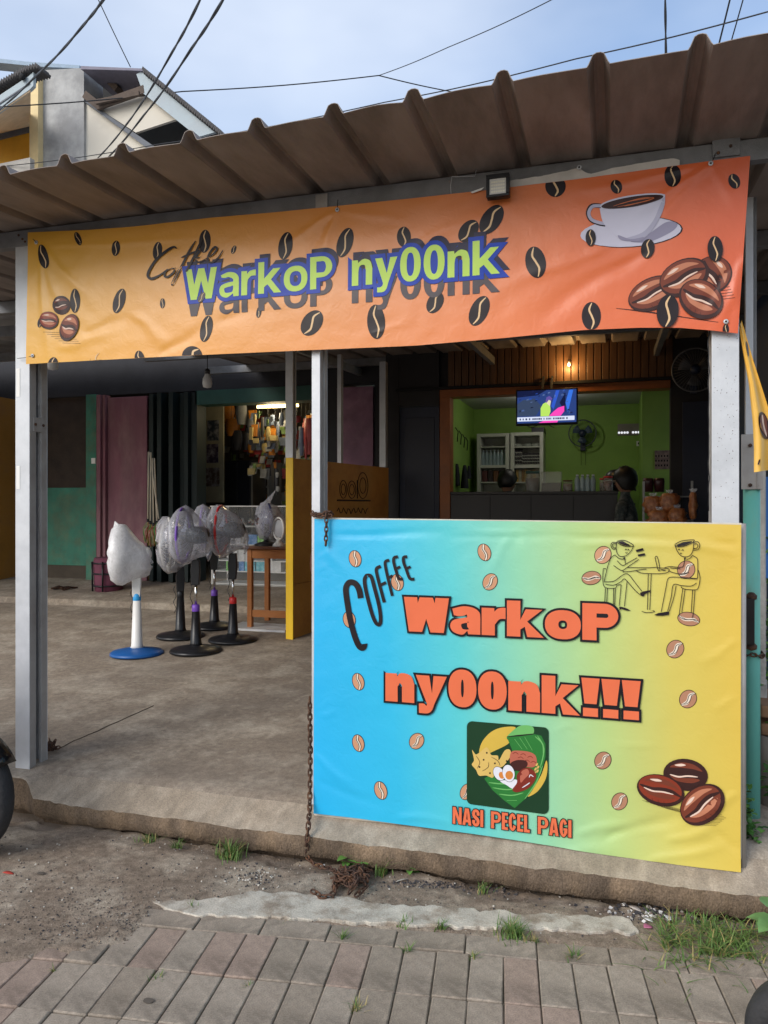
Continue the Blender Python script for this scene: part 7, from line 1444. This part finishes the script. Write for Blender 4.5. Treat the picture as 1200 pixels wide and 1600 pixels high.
chain('rusty chain hanging at the turquoise edge and heaped on the ground', [[P_(484, 1090, -0.045), P_(485, 1180, -0.05), P_(484, 1262, -0.09), P_(482, 1288, -0.165), P_(480, 1310, -0.185), g0 + Vector((0, 0, 0.01))], heap, hp, tail, [PZ(515, 1356, gz), PZ(530, 1366, gz + 0.02), PZ(560, 1362, gz + 0.03), PZ(572, 1385, gz + 0.01), PZ(556, 1400, gz)], [PZ(530, 1360, gz + .02), PZ(560, 1375, gz + 0.04), PZ(545, 1395, gz + 0.02)]], g0, ll=0.032, wd=0.016, wr=0.0037, jit=0.3)
cp = PF(76, 1176); chain('small heap of rusty chain at the foot of the left post', [[cp + Vector((rr.uniform(-0.03, 0.03), rr.uniform(-0.03, 0.04), 0.012 + 0.05 * rr.random())) for i in range(16)]], cp, ll=0.03, wd=0.015, wr=0.0035, jit=0.5)
chain('rusty chain looped round the sea green pole', [[Vector((xg + (rg + 0.01) * math.cos(a2), YG + (rg + 0.01) * math.sin(a2), PY(1175, 1024, YG - rg).z + 0.004 * math.sin(3 * a2))) for a2 in (2 * math.pi * i / 20 for i in range(21))]], (xg, YG - rg, PY(1175, 1024, YG - rg).z), ll=0.026, wd=0.013, wr=0.003)

# ---------------------------------------------------------------- weeds and grass
grass_m = [mat('grass_a', (0.075, 0.15, 0.028), 0.6, 0, 0.3, 20), mat('grass_b', (0.12, 0.19, 0.045), 0.6, 0, 0.3, 20), mat('grass_dry', (0.30, 0.24, 0.09), 0.7, 0, 0.3, 20)]
leaf_m = [mat('leaf_a', (0.06, 0.17, 0.025), 0.5, 0, 0.3, 20), mat('leaf_b', (0.10, 0.23, 0.045), 0.5, 0, 0.3, 20), mat('leaf_d', (0.03, 0.09, 0.018), 0.5, 0, 0.3, 20)]
def blade(b, p, h, lean, wd, mi, rg_):
    a2 = rg_.uniform(0, 6.28); d = Vector((math.cos(a2), math.sin(a2), 0)); s_ = Vector((-d.y, d.x, 0)); vs_ = []; b.m = mi
    for i in range(5):
        t = i / 4; c = Vector(p) + d * (lean * h * t * t) + Vector((0, 0, h * (t - 0.25 * lean * t * t))); w_ = wd * (1 - t) ** 0.7 / 2 + 0.0002; vs_ += [c - s_ * w_, c + s_ * w_]
    b.add(vs_, [(2 * i, 2 * i + 1, 2 * i + 3, 2 * i + 2) for i in range(4)], True)
def ground_at(px_, py_):
    q = PZ(px_, py_, 0.0); return Vector((q.x, q.y, max(dirt_h(q.x, q.y), -0.012) - 0.004))
def tuft(px_, py_, n_, h, spread, label, dry=0.2, seed=0):
    rg_ = random.Random(seed + int(px_)); q = ground_at(px_, py_); b = MB()
    for i in range(n_):
        r_ = spread * abs(rg_.gauss(0, 0.5)); a2 = rg_.uniform(0, 6.28); u = rg_.random()
        blade(b, q + Vector((r_ * math.cos(a2), r_ * math.sin(a2), 0)), h * rg_.uniform(0.45, 1.1), rg_.uniform(0.2, 1.1), 0.0042, 2 if u < dry else (1 if u < 0.5 else 0), rg_)
    t = thing('grass_tuft', label, 'grass', q, 'grass tufts growing in the joints'); stuff(b.build('blades', grass_m, t))
tufts = [(358, 1336, 150, 0.085, 0.06, 'large green grass tuft at the kerb left of the chain'), (232, 1312, 60, 0.045, 0.05, 'low grass tuft at the kerb near the motorcycle wheel'), (278, 1320, 40, 0.04, 0.035, 'small grass tuft between two kerb tufts on the left'), (596, 1362, 40, 0.11, 0.03, 'tall thin grass tuft right of the chain heap'), (755, 1388, 40, 0.045, 0.03, 'small grass tuft in the dark gravel under NASI PECEL'),
    (630, 1444, 26, 0.04, 0.03, 'sparse tuft on the strip edge, second from the left'), (688, 1450, 45, 0.035, 0.025, 'dense low tuft on the strip edge below the badge'), (535, 1466, 26, 0.05, 0.02, 'tuft in the border paver joint below the chain'), (636, 1486, 18, 0.045, 0.015, 'thin sprig in the paver joint under the strip'), (800, 1462, 170, 0.06, 0.055, 'big bushy tuft at the strip edge below PAGI'), (835, 1470, 40, 0.04, 0.03, 'dry tuft just right of the big bushy tuft'),
    (742, 1496, 34, 0.045, 0.022, 'yellowish sprig in the paver joint left of centre right'), (898, 1494, 40, 0.045, 0.03, 'tuft in the joint between the pavers at right'), (247, 1530, 34, 0.035, 0.03, 'green sprig between the dusty pavers at lower left'), (88, 1516, 14, 0.03, 0.012, 'tiny yellow sprig on the dusty pavers at far left'), (556, 1578, 40, 0.05, 0.02, 'straw coloured sprig at the bottom centre joint'), (388, 1540, 14, 0.03, 0.01, 'tiny sprig in a joint of the left pavers'), (300, 1420, 14, 0.035, 0.02, 'thin sprig at the left end of the concrete strip'), (445, 1440, 16, 0.025, 0.03, 'short dry sprig on the strip edge, leftmost')]
for i, (x_, y_, n_, h, s_, lbl) in enumerate(tufts): tuft(x_, y_, n_, h, s_, lbl, 0.55 if ('dry' in lbl or 'straw' in lbl or 'yellow' in lbl) else 0.12, i)
def leaf(b, p, d, L, wd, mi, curl=0.3):
    d = Vector(d).normalized(); s_ = d.cross(Vector((0, 0, 1))); s_ = s_.normalized() if s_.length > 0.05 else Vector((1, 0, 0)); up = s_.cross(d); vs_ = []; b.m = mi
    for i, (t, w_) in enumerate(((0, 0.05), (0.25, 0.8), (0.5, 1.0), (0.75, 0.7), (1.0, 0.03))): c = Vector(p) + d * (L * t) - up * (curl * L * t * t); vs_ += [c - s_ * (wd * w_ / 2) + up * (0.12 * wd * w_), c, c + s_ * (wd * w_ / 2) + up * (0.12 * wd * w_)]
    b.add(vs_, [(3 * i + k2, 3 * i + k2 + 1, 3 * i + k2 + 4, 3 * i + k2 + 3) for i in range(4) for k2 in (0, 1)], True)
def weed(px_, py_, n_, L, label, seed):
    rg_ = random.Random(seed); q = ground_at(px_, py_); t = thing('weed_plant', label, 'weed', q, 'broad leaved weeds at the kerb'); b = MB(); b.tube([q, q + Vector((0.004, -0.004, L * 0.5)), q + Vector((-0.002, -0.006, L))], 0.0022, 5); b.build('stem', leaf_m[0], t)
    for i in range(n_):
        a2 = i * 2.4 + rg_.uniform(-0.3, 0.3); b = MB(); leaf(b, q + Vector((0, -0.004, L * (0.25 + 0.75 * i / n_))), (math.cos(a2), math.sin(a2), 0.35), L * rg_.uniform(0.7, 1.0), L * 0.62, 0, 0.35); b.build('leaf', leaf_m[1 if i % 3 else 0], t)
weed(543, 1350, 9, 0.055, 'broad leaved weed right above the chain heap', 1); weed(640, 1362, 7, 0.042, 'small broad leaved weed right of the tall grass', 2); weed(566, 1356, 6, 0.035, 'low weed between the chain and the tall grass', 3)
# grass patch and creepers at the right (nobody could count these)
rg_ = random.Random(31); b = MB()
for i in range(1500):
    px_ = rg_.gauss(1110, 60); py_ = rg_.gauss(1478, 26) + 0.10 * (px_ - 1110)
    if px_ < 1008 or px_ > 1290 or py_ < 1415 or py_ > 1570: continue
    if py_ > 1505 and rg_.random() < 0.75: continue
    if noise.noise((px_ * 0.03, py_ * 0.05, 5)) < -0.08 and rg_.random() < 0.85: continue
    u = rg_.random(); blade(b, ground_at(px_, py_), rg_.uniform(0.02, 0.07), rg_.uniform(0.5, 1.9), 0.005, 2 if u < 0.22 else (1 if u < 0.55 else 0), rg_)
o = stuff(b.build('grass_patch', grass_m)); tag(o, 'patch of overgrown grass at the lower right', 'grass')
b = MB()
def leaves_px(n_, cx, cy, sx_, sy_, Y_, yj, Lr):
    for i in range(n_):
        q = PY(rg_.gauss(cx, sx_), rg_.gauss(cy, sy_), Y_ + rg_.uniform(-yj, yj))
        if q.z < 0.02: continue
        leaf(b, q, (rg_.uniform(-1, 1), rg_.uniform(-1, 0.2), rg_.uniform(-0.2, 0.6)), rg_.uniform(*Lr), rg_.uniform(*Lr) * 0.75, rg_.choice((0, 0, 1, 1, 2)), rg_.uniform(0, 0.5))
leaves_px(150, 1166, 1300, 5, 28, 0.16, 0.03, (0.018, 0.03)); leaves_px(170, 1180, 1335, 10, 22, 0.14, 0.05, (0.02, 0.034)); leaves_px(260, 1204, 1290, 12, 70, 0.5, 0.1, (0.025, 0.045)); leaves_px(240, 1210, 1200, 14, 60, 0.8, 0.15, (0.03, 0.05)); leaves_px(200, 1208, 1010, 12, 70, 1.1, 0.15, (0.04, 0.07))
o = stuff(b.build('creeper_leaves', leaf_m)); tag(o, 'green creeper leaves growing round the pole and the soil bank', 'creeper')
for px_, py_, L, lbl in ((1196, 1385, 0.085, 'large pale leaf plant at the right edge beside the kerb stone'), (1205, 1455, 0.09, 'large leafy weed at the right edge beside the grass')):
    q = PZ(px_ + 10, py_ + 14, 0.02); t = thing('leafy_weed', lbl, 'weed', q); b = MB(); b.tube([q - Vector((0, 0, 0.03)), q + Vector((0, 0, 0.05)), q + Vector((-0.01, -0.01, 0.09))], 0.003, 5); b.build('stem', leaf_m[0], t)
    for i in range(6): a2 = 2.6 + i * 1.1; b = MB(); leaf(b, q + Vector((0, 0, 0.05 + 0.008 * i)), (math.cos(a2), math.sin(a2) - 0.3, 0.3), L, L * 0.8, 0, 0.35); b.build('leaf', mat('leaf_pale', (0.12, 0.24, 0.08), 0.5, 0, 0.25, 30), t)

# ---------------------------------------------------------------- grit, shells and litter
rg_ = random.Random(77); b = MB(); ico = [(0, 0, 1), (0.9, 0, 0.2), (-0.3, 0.85, 0.25), (-0.5, -0.75, 0.3), (0.3, 0.4, -0.6), (-0.6, 0.1, -0.5), (0.2, -0.6, -0.6)]
icf = [(0, 1, 2), (0, 2, 3), (0, 3, 1), (1, 4, 2), (2, 5, 3), (3, 6, 1), (4, 1, 6), (5, 2, 4), (6, 3, 5), (4, 6, 5)]
def stone(px_, py_, r, mi):
    q = PZ(px_, py_, 0.0); q.z = max(dirt_h(q.x, q.y), -0.02 if pq(q)[1] < 0 else -1) + r * 0.35; b.m = mi; M = Matrix.Rotation(rg_.uniform(0, 6.28), 3, 'Z') @ Matrix.Rotation(rg_.uniform(-0.6, 0.6), 3, 'X'); s_ = (rg_.uniform(0.8, 1.3), rg_.uniform(0.8, 1.3), rg_.uniform(0.5, 0.9))
    b.add([q + M @ Vector((v[0] * r * s_[0], v[1] * r * s_[1], v[2] * r * s_[2])) for v in ico], icf)
for i in range(2600):
    px_ = rg_.uniform(-40, 1000); py_ = rg_.uniform(1305, 1470); stone(px_, py_, rg_.choice((0.0015, 0.002, 0.0025, 0.003, 0.004, 0.0055)), rg_.choice((0, 0, 0, 1, 2)))
for i in range(1800): stone(rg_.gauss(210, 110), rg_.gauss(1445, 30), rg_.uniform(0.0015, 0.0045), rg_.choice((0, 0, 1)))
for i in range(240): stone(rg_.gauss(690, 70), 1372 + (rg_.random() * 14), rg_.uniform(0.003, 0.008), rg_.choice((1, 1, 0)))
for i in range(160): stone(rg_.gauss(400, 25), rg_.gauss(1368, 10), rg_.uniform(0.002, 0.007), rg_.choice((1, 0, 2)))
for i in range(330): stone(rg_.gauss(1035, 42), rg_.gauss(1416, 9), rg_.uniform(0.003, 0.011), rg_.choice((1, 1, 1, 0, 2, 3)))
o = stuff(b.build('grit', [mat('grit_brown', (0.17, 0.13, 0.1), 0.9, 0, 0.3), mat('grit_dark', (0.045, 0.042, 0.045), 0.8, 0, 0.3), mat('grit_pale', (0.42, 0.39, 0.34), 0.9, 0, 0.2), mat('shell_white', (0.62, 0.6, 0.58), 0.6, 0, 0.15)])); tag(o, 'loose grit, pebbles and shell bits scattered along the kerb', 'grit')
def bit(name, px_, py_, L, wd, col, label, cat, rot):
    q = ground_at(px_, py_) + Vector((0, 0, 0.009)); b2 = MB(); leaf(b2, q, (math.cos(rot), math.sin(rot), 0.08), L, wd, 0, 0.15); o = b2.build(name, mat('litter_' + name + label[:5], col, 0.6, 0, 0.2, 30), None, origin=q, solid=0.001); tag(o, label, cat)
bit('petal', 1006, 1450, 0.035, 0.032, (0.45, 0.14, 0.24), 'pink petal lying at the left edge of the grass patch', 'petal', 0.6); bit('dry_leaf', 982, 1412, 0.05, 0.026, (0.5, 0.44, 0.38), 'pale dry leaf on the gravel at the kerb foot', 'leaf', -0.5); bit('dry_leaf', 1052, 1424, 0.05, 0.03, (0.26, 0.18, 0.13), 'brown dry leaf among the shells', 'leaf', 0.3); bit('dry_leaf', 1138, 1452, 0.085, 0.03, (0.2, 0.15, 0.1), 'long brown dead leaf in the grass patch', 'leaf', -0.25); bit('paper_scrap', 1043, 1436, 0.045, 0.03, (0.7, 0.7, 0.7), 'white paper scrap at the grass edge', 'litter', 1.2); bit('paper_scrap', 1020, 1440, 0.04, 0.02, (0.65, 0.65, 0.63), 'small white scrap beside the pink petal', 'litter', 2.4); bit('red_wrapper', 4, 1366, 0.05, 0.02, (0.5, 0.06, 0.04), 'red wrapper scrap at the left edge on the dirt', 'litter', 0.1); bit('straw', 618, 1378, 0.06, 0.008, (0.45, 0.42, 0.36), 'pale twig lying right of the chain heap', 'twig', 0.9)
q = ground_at(497, 1350) + Vector((0, 0, 0.012)); ct_ = thing('cigarette_butt', 'cigarette butt beside the hanging chain', 'cigarette', q); b = MB(); b.cyl(q, q + Vector((0.028, 0.004, 0.002)), 0.0038, 10); b.build('paper', white_pl, ct_); b = MB(); b.cyl(q - Vector((0.016, 0.002, 0.001)), q, 0.0038, 10); b.build('filter', mat('filter_tan', (0.5, 0.28, 0.1)), ct_)
for px_, py_, lbl in ((64, 1368, 'dark oval stain on the dirt at left'), (232, 1566, 'dark round stain on the lower left pavers')):
    q = PZ(px_, py_, 0.0); q.z = max(dirt_h(q.x, q.y), 0.001) + 0.004; b = MB(); b.add([q + Vector((0.016 * math.cos(a2) * (1 + 0.4 * noise.noise((math.cos(a2) * 2, math.sin(a2) * 2, px_))), 0.012 * math.sin(a2) * (1 + 0.4 * noise.noise((math.sin(a2) * 2, 4, px_))), 0)) for a2 in (2 * math.pi * i / 18 for i in range(18))], [tuple(range(18))]); o = b.build('gum_stain', mat('stain', (0.10, 0.082, 0.066), 0.9), None, origin=q); tag(o, lbl, 'stain')
# ---------------------------------------------------------------- motorcycle at the left edge, small wheel at lower right
rub = mat('tyre_rubber', (0.02, 0.02, 0.022), 0.75, 0, 0.25, 30, 0.3, 90, (0.06, 0.055, 0.05), 0.5); alloy = mat('dark_alloy', (0.10, 0.11, 0.12), 0.35, 0.7, 0.1); gls = mat('gloss_black', (0.008, 0.008, 0.009), 0.15)
q = PZ(-64, 1338, 0.0); cw = Vector((q.x, q.y, 0.262)); mc = thing('motorcycle', 'parked motorcycle, its front wheel entering at the left edge', 'motorcycle', (q.x - 0.6, q.y, 0))
def wheel(par, c, R, ax=(0, 1, 0), nm='wheel', wd=0.042):
    ax = Vector(ax); b = MB(); b.lathe(c, [(R - 0.075, -wd * 0.55), (R - 0.055, -wd * 0.9), (R - 0.02, -wd), (R - 0.004, -wd * 0.6), (R, 0), (R - 0.004, wd * 0.6), (R - 0.02, wd), (R - 0.055, wd * 0.9), (R - 0.075, wd * 0.55)], 56, ax, cap=False); ty = b.build('tyre', rub, par)
    b = MB(); b.lathe(c, [(R - 0.105, -wd * 0.5), (R - 0.078, -wd * 0.72), (R - 0.070, -wd * 0.72), (R - 0.074, -wd * 0.4), (R - 0.09, 0), (R - 0.074, wd * 0.4), (R - 0.070, wd * 0.72), (R - 0.078, wd * 0.72), (R - 0.105, wd * 0.5)], 56, ax, cap=False); rm = b.build('rim', alloy, par)
    b = MB(); b.lathe(c, [(0.0, -0.05), (0.035, -0.05), (0.04, -0.03), (0.04, 0.03), (0.035, 0.05), (0, 0.05)], 20, ax, cap=False); b.build('hub', alloy, rm)
    for k2 in range(5):
        a2 = 2 * math.pi * k2 / 5; u = Vector((math.cos(a2), 0, math.sin(a2))); b = MB(); b.bar(c + u * 0.035, c + u * (R - 0.095), 0.022, 0.03, ax); b.build('spoke', alloy, rm)
    return ty
wheel(mc, cw, 0.262); wheel(mc, cw + Vector((-1.22, 0, 0)), 0.262)
b = MB(); rows = []
for i in range(16): a2 = R_(30 + 115 * i / 15); rows.append([cw + Vector((math.cos(a2) * (0.292 - 0.02 * abs(k2 - 3) / 3), 0.058 * (k2 - 3) / 3, math.sin(a2) * (0.292 - 0.02 * abs(k2 - 3) / 3))) for k2 in range(7)])
b.grid(rows); b.build('front_fender', gls, mc, solid=0.003)
for s_ in (-1, 1): b = MB(); b.cyl(cw + Vector((0, 0.062 * s_, 0)), cw + Vector((-0.24, 0.062 * s_, 0.55)), 0.018, 12); b.build('fork_leg', alloy, mc)
b = MB(); bc = cw + Vector((-0.62, 0, 0.30)); rows = []
for i, (x_, z_, ry, rz) in enumerate(((0.44, 0.22, 0.05, 0.10), (0.36, 0.16, 0.10, 0.22), (0.2, 0.02, 0.12, 0.2), (0.0, 0.04, 0.12, 0.17), (-0.3, 0.18, 0.13, 0.15), (-0.6, 0.24, 0.12, 0.12), (-0.85, 0.27, 0.05, 0.07))): rows.append([bc + Vector((x_, ry * math.cos(2 * math.pi * k2 / 16), z_ + rz * math.sin(2 * math.pi * k2 / 16))) for k2 in range(16)])
b.grid(rows, wrap=True); b.build('body', mat('bike_red', (0.25, 0.02, 0.02), 0.2), mc)
b = MB(); b.box((bc.x - 0.75, bc.y - 0.12, bc.z + 0.36), (bc.x - 0.05, bc.y + 0.12, bc.z + 0.43)); b.build('seat', rub, mc, bevel=0.03)
b = MB(); b.tube([cw + Vector((-0.35, -0.32, 0.78)), cw + Vector((-0.27, -0.15, 0.72)), cw + Vector((-0.25, 0, 0.68)), cw + Vector((-0.27, 0.15, 0.72)), cw + Vector((-0.35, 0.32, 0.78))], 0.013, 8); b.build('handlebar', alloy, mc)
b = MB(); b.bar(bc + Vector((0.1, 0, -0.05)), cw + Vector((-1.22, 0.07, 0)), 0.04); b.build('swing_arm', alloy, mc)
b = MB(); b.bar(bc + Vector((-0.05, 0.06, -0.08)), Vector((bc.x - 0.1, bc.y + 0.28, 0.0)), 0.02); b.build('side_stand', alloy, mc)
q = PZ(1268, 1726, 0.0); hw = thing('cart_wheel', 'dark rubber cart wheel just entering at the bottom right corner', 'wheel', (q.x, q.y, 0)); wheel(hw, Vector((q.x, q.y, 0.148)), 0.148, (0.25, 0.97, 0), wd=0.05)
b = MB(); b.cyl(Vector((q.x, q.y, 0.148)), Vector((q.x, q.y, 0.148)) - Vector((0.25, 0.97, 0)) * 0.10, 0.014, 10); b.build('axle', alloy, hw)

# ---------------------------------------------------------------- two storey house behind, upper left
YH = 7.75
hs = thing('two_storey_house', 'two storey yellow house with broken gable behind the canopy, upper left', 'house', PY(120, 400, YH))
hs.location.z = 0; ORG[hs.name] = Vector((hs.location.x, YH, 0))
cem = mat('bare_cement', (0.28, 0.28, 0.28), 0.9, 0, 0.2, 3, 0.2, 40, (0.46, 0.46, 0.45), 0.75, s2=1.3); crm = mat('cream_paint', (0.66, 0.52, 0.28), 0.75, 0, 0.1); wht = mat('offwhite_paint', (0.62, 0.58, 0.50), 0.8, 0, 0.15, 3, col2=(0.45, 0.42, 0.36), amt=0.5, s2=1.5); yelw = mat('house_yellow', (0.62, 0.33, 0.03), 0.75, 0, 0.15, 3); fas = mat('pale_blue_fascia', (0.36, 0.43, 0.47), 0.65, 0, 0.15, 3, col2=(0.28, 0.3, 0.32), amt=0.5); asb = mat('old_roof_sheet', (0.085, 0.08, 0.08), 0.9, 0, 0.3, 4); tim = mat('old_timber', (0.10, 0.075, 0.06), 0.9, 0, 0.3, 6, 0.3, 40)
def pan_(name, m, pts, Y_, th, bevel=0.0):
    b = MB(); b.prism([PY(x_, y_, Y_) for x_, y_ in pts], (0, th, 0)); return b.build(name, m, hs, bevel=bevel)
pan_('cement_wall', cem, [(60, 110), (131, 106), (131, 420), (60, 420)], YH, 0.5)
pan_('corner_pillar', crm, [(46, 124), (59.5, 112), (59.5, 420), (46, 420)], YH - 0.12, 0.4)
pan_('gable_wall', wht, [(131.5, 160), (240, 236), (300, 300), (300, 420), (131.5, 420)], YH + 0.05, 0.3)
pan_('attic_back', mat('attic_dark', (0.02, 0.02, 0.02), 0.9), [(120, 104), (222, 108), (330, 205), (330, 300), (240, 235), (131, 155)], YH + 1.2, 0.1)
pan_('soffit_board', wht, [(158, 172), (228, 138), (276, 186), (212, 207)], YH - 0.02, 0.05)
pan_('soffit_edge', mat('slate_trim', (0.12, 0.13, 0.15), 0.7), [(131, 158), (140, 160), (246, 232), (236, 236)], YH - 0.06, 0.08)
fasb = pan_('bargeboard', fas, [(213, 116), (222, 111), (338, 206), (309, 214), (224, 146)], YH - 0.16, 0.05)
b = MB(); b.bar(PY(152, 166, YH - 0.12), PY(226, 140, YH - 0.14), 0.05, 0.13); b.build('broken_timber', tim, hs); b = MB(); b.bar(PY(150, 160, YH - 0.2), PY(218, 146, YH - 0.16), 0.05, 0.07); b.build('broken_timber', tim, hs)
b = MB(); b.bar(PY(133, 148, YH - 0.05), PY(158, 168, YH - 0.08), 0.06, 0.12); b.build('broken_timber', tim, hs)
b = MB(); b.bar(PY(158, 112, YH + 0.3), PY(186, 142, YH + 0.3), 0.16, 0.1); b.build('rafter', tim, hs)
# corrugated roof edge along the verge
def corr(pts, y0, y1, name, n_=60, amp=0.045):
    b = MB(); P3 = [PY(x_, y_, y0) for x_, y_ in pts]; seg = [0]
    for p_, q_ in zip(P3, P3[1:]): seg.append(seg[-1] + (q_ - p_).length)
    rows = [[], []]
    for i in range(n_ * 4 + 1):
        d = seg[-1] * i / (n_ * 4); k2 = max(j for j in range(len(seg)) if seg[j] <= d + 1e-9); k2 = min(k2, len(P3) - 2); t = (d - seg[k2]) / (seg[k2 + 1] - seg[k2]); p_ = P3[k2].lerp(P3[k2 + 1], t); z_ = amp * math.sin(i * math.pi / 2)
        rows[0].append(p_ + Vector((0, 0, z_))); rows[1].append(p_ + Vector((0, y1 - y0, z_ + 0.0)))
    b.grid(rows); return b.build(name, asb, hs, solid=0.02)
corr([(222, 108), (346, 209)], YH - 0.25, YH + 2.5, 'roof_slope', 34)
corr([(-60, 168), (-10, 134), (40, 107), (58, 102)], YH - 1.0, YH - 0.7, 'roof_slope', 30)
pan_('ridge_cap', mat('ridge_blue', (0.25, 0.33, 0.42), 0.7), [(-60, 85), (40, 96), (124, 102), (124, 107), (60, 104), (40, 102), (-60, 92)], YH + 0.2, 0.3); pan_('ridge_cap', mat('ridge_grey', (0.2, 0.19, 0.24), 0.8), [(126, 103), (224, 107), (224, 110.5), (126, 108)], YH - 0.2, 1.2)
pan_('fascia', fas, [(-60, 188), (46, 118), (52, 112), (52, 134), (46, 140), (-60, 214)], YH - 0.95, 0.06); pan_('fascia_groove', mat('slate_trim', (0.12, 0.13, 0.15)), [(-60, 199), (46, 129), (46, 131), (-60, 202)], YH - 0.965, 0.012)
b = MB(); qa = PY(36, 121, YH - 0.98); b.lathe(qa, [(0.0, 0.05), (0.045, 0.045), (0.05, 0)], 14, (0, -1, 0)); b.build('fascia_fitting', dark_m, hs)
b = MB(); b.add([PY(-60, 214, YH - 0.94), PY(47, 141, YH - 0.94), PY(47, 196, YH + 0.3), PY(-60, 222, YH + 0.3)], [(0, 1, 2, 3)]); b.build('veranda_ceiling', mat('veranda_ceiling', (0.55, 0.42, 0.28), 0.8), hs, solid=0.03)
pan_('veranda_wall', yelw, [(-60, 222), (47, 196), (47, 420), (-60, 420)], YH + 0.32, 0.2); pan_('wall_trim', mat('slate_trim', (0.12, 0.13, 0.15)), [(-60, 222), (47, 196), (47, 205), (-60, 232)], YH + 0.28, 0.035)
pan_('balcony_rail', mat('rail_grey', (0.35, 0.33, 0.30), 0.8), [(-60, 268), (47, 246), (47, 420), (-60, 420)], YH - 0.5, 0.1)

# ---------------------------------------------------------------- overhead wires
def wire(label, pts, r, twist=False):
    P3 = [PY(x_, y_, Y_) for x_, y_, Y_ in pts]; out = []
    for i, (p_, q_) in enumerate(zip(P3, P3[1:])):
        for k2 in range(10): t = k2 / 10; out.append(p_.lerp(q_, t) - Vector((0, 0, 0.01 * (q_ - p_).length * math.sin(math.pi * t))))
    out.append(P3[-1]); b = MB()
    if twist:
        dn = []
        for p_, q_ in zip(out, out[1:]):
            for k2 in range(4): dn.append(p_.lerp(q_, k2 / 4))
        for ph in (0, math.pi): b.tube([p_ + Vector((math.cos(i * 0.22 + ph), 0.3 * math.sin(i * 0.22 + ph), math.sin(i * 0.22 + ph))) * r * 0.5 for i, p_ in enumerate(dn)], r * 0.8, 5)
    else: b.tube(out, r, 5)
    o = b.build('overhead_wire', mat('cable_black', (0.015, 0.016, 0.02), 0.6), None, origin=P3[0]); tag(o, label, 'wire', 'overhead wires')
wire('thick twisted cable crossing the top left corner', [(175, -20, 2.0), (130, 40, 2.8), (60, 115, 4.2), (-20, 185, 6)], 0.012, True)
wire('left of two twisted cables falling to the canopy', [(322, -20, 2.0), (270, 80, 3.5), (205, 185, 5.4), (150, 250, 7.0)], 0.011, True); wire('right of two twisted cables falling to the canopy', [(360, -20, 2.0), (300, 75, 3.2), (225, 180, 5.2), (165, 250, 7.0)], 0.012, True)
wire('short thin wire ending at the house ridge', [(140, -30, 7.0), (204, 105, 7.6)], 0.008); wire('thin level wire from the house to the middle of the sky', [(-20, 168, 6.6), (285, 143, 8), (592, 118, 10)], 0.010); wire('thin wire continuing right from the mid sky joint', [(592, 118, 10), (720, 146, 11)], 0.010); wire('thin wire rising from the mid sky joint to the top', [(592, 118, 10), (700, 74, 9), (900, -20, 7)], 0.007)
wire('long thin wire running above the canopy edge to the right', [(-20, 262, 7.3), (250, 225, 6.8), (600, 160, 5.6), (900, 92, 4.6), (1230, 10, 3.8)], 0.0065); wire('vertical drop cable at the top right', [(1039, -30, 4), (1041, 120, 4.3)], 0.009, True); wire('left of the two slanting cables in the top right corner', [(1150, -40, 4), (1118, 90, 4.4)], 0.008); wire('right of the two slanting cables in the top right corner', [(1172, -40, 4), (1138, 80, 4.4)], 0.006)
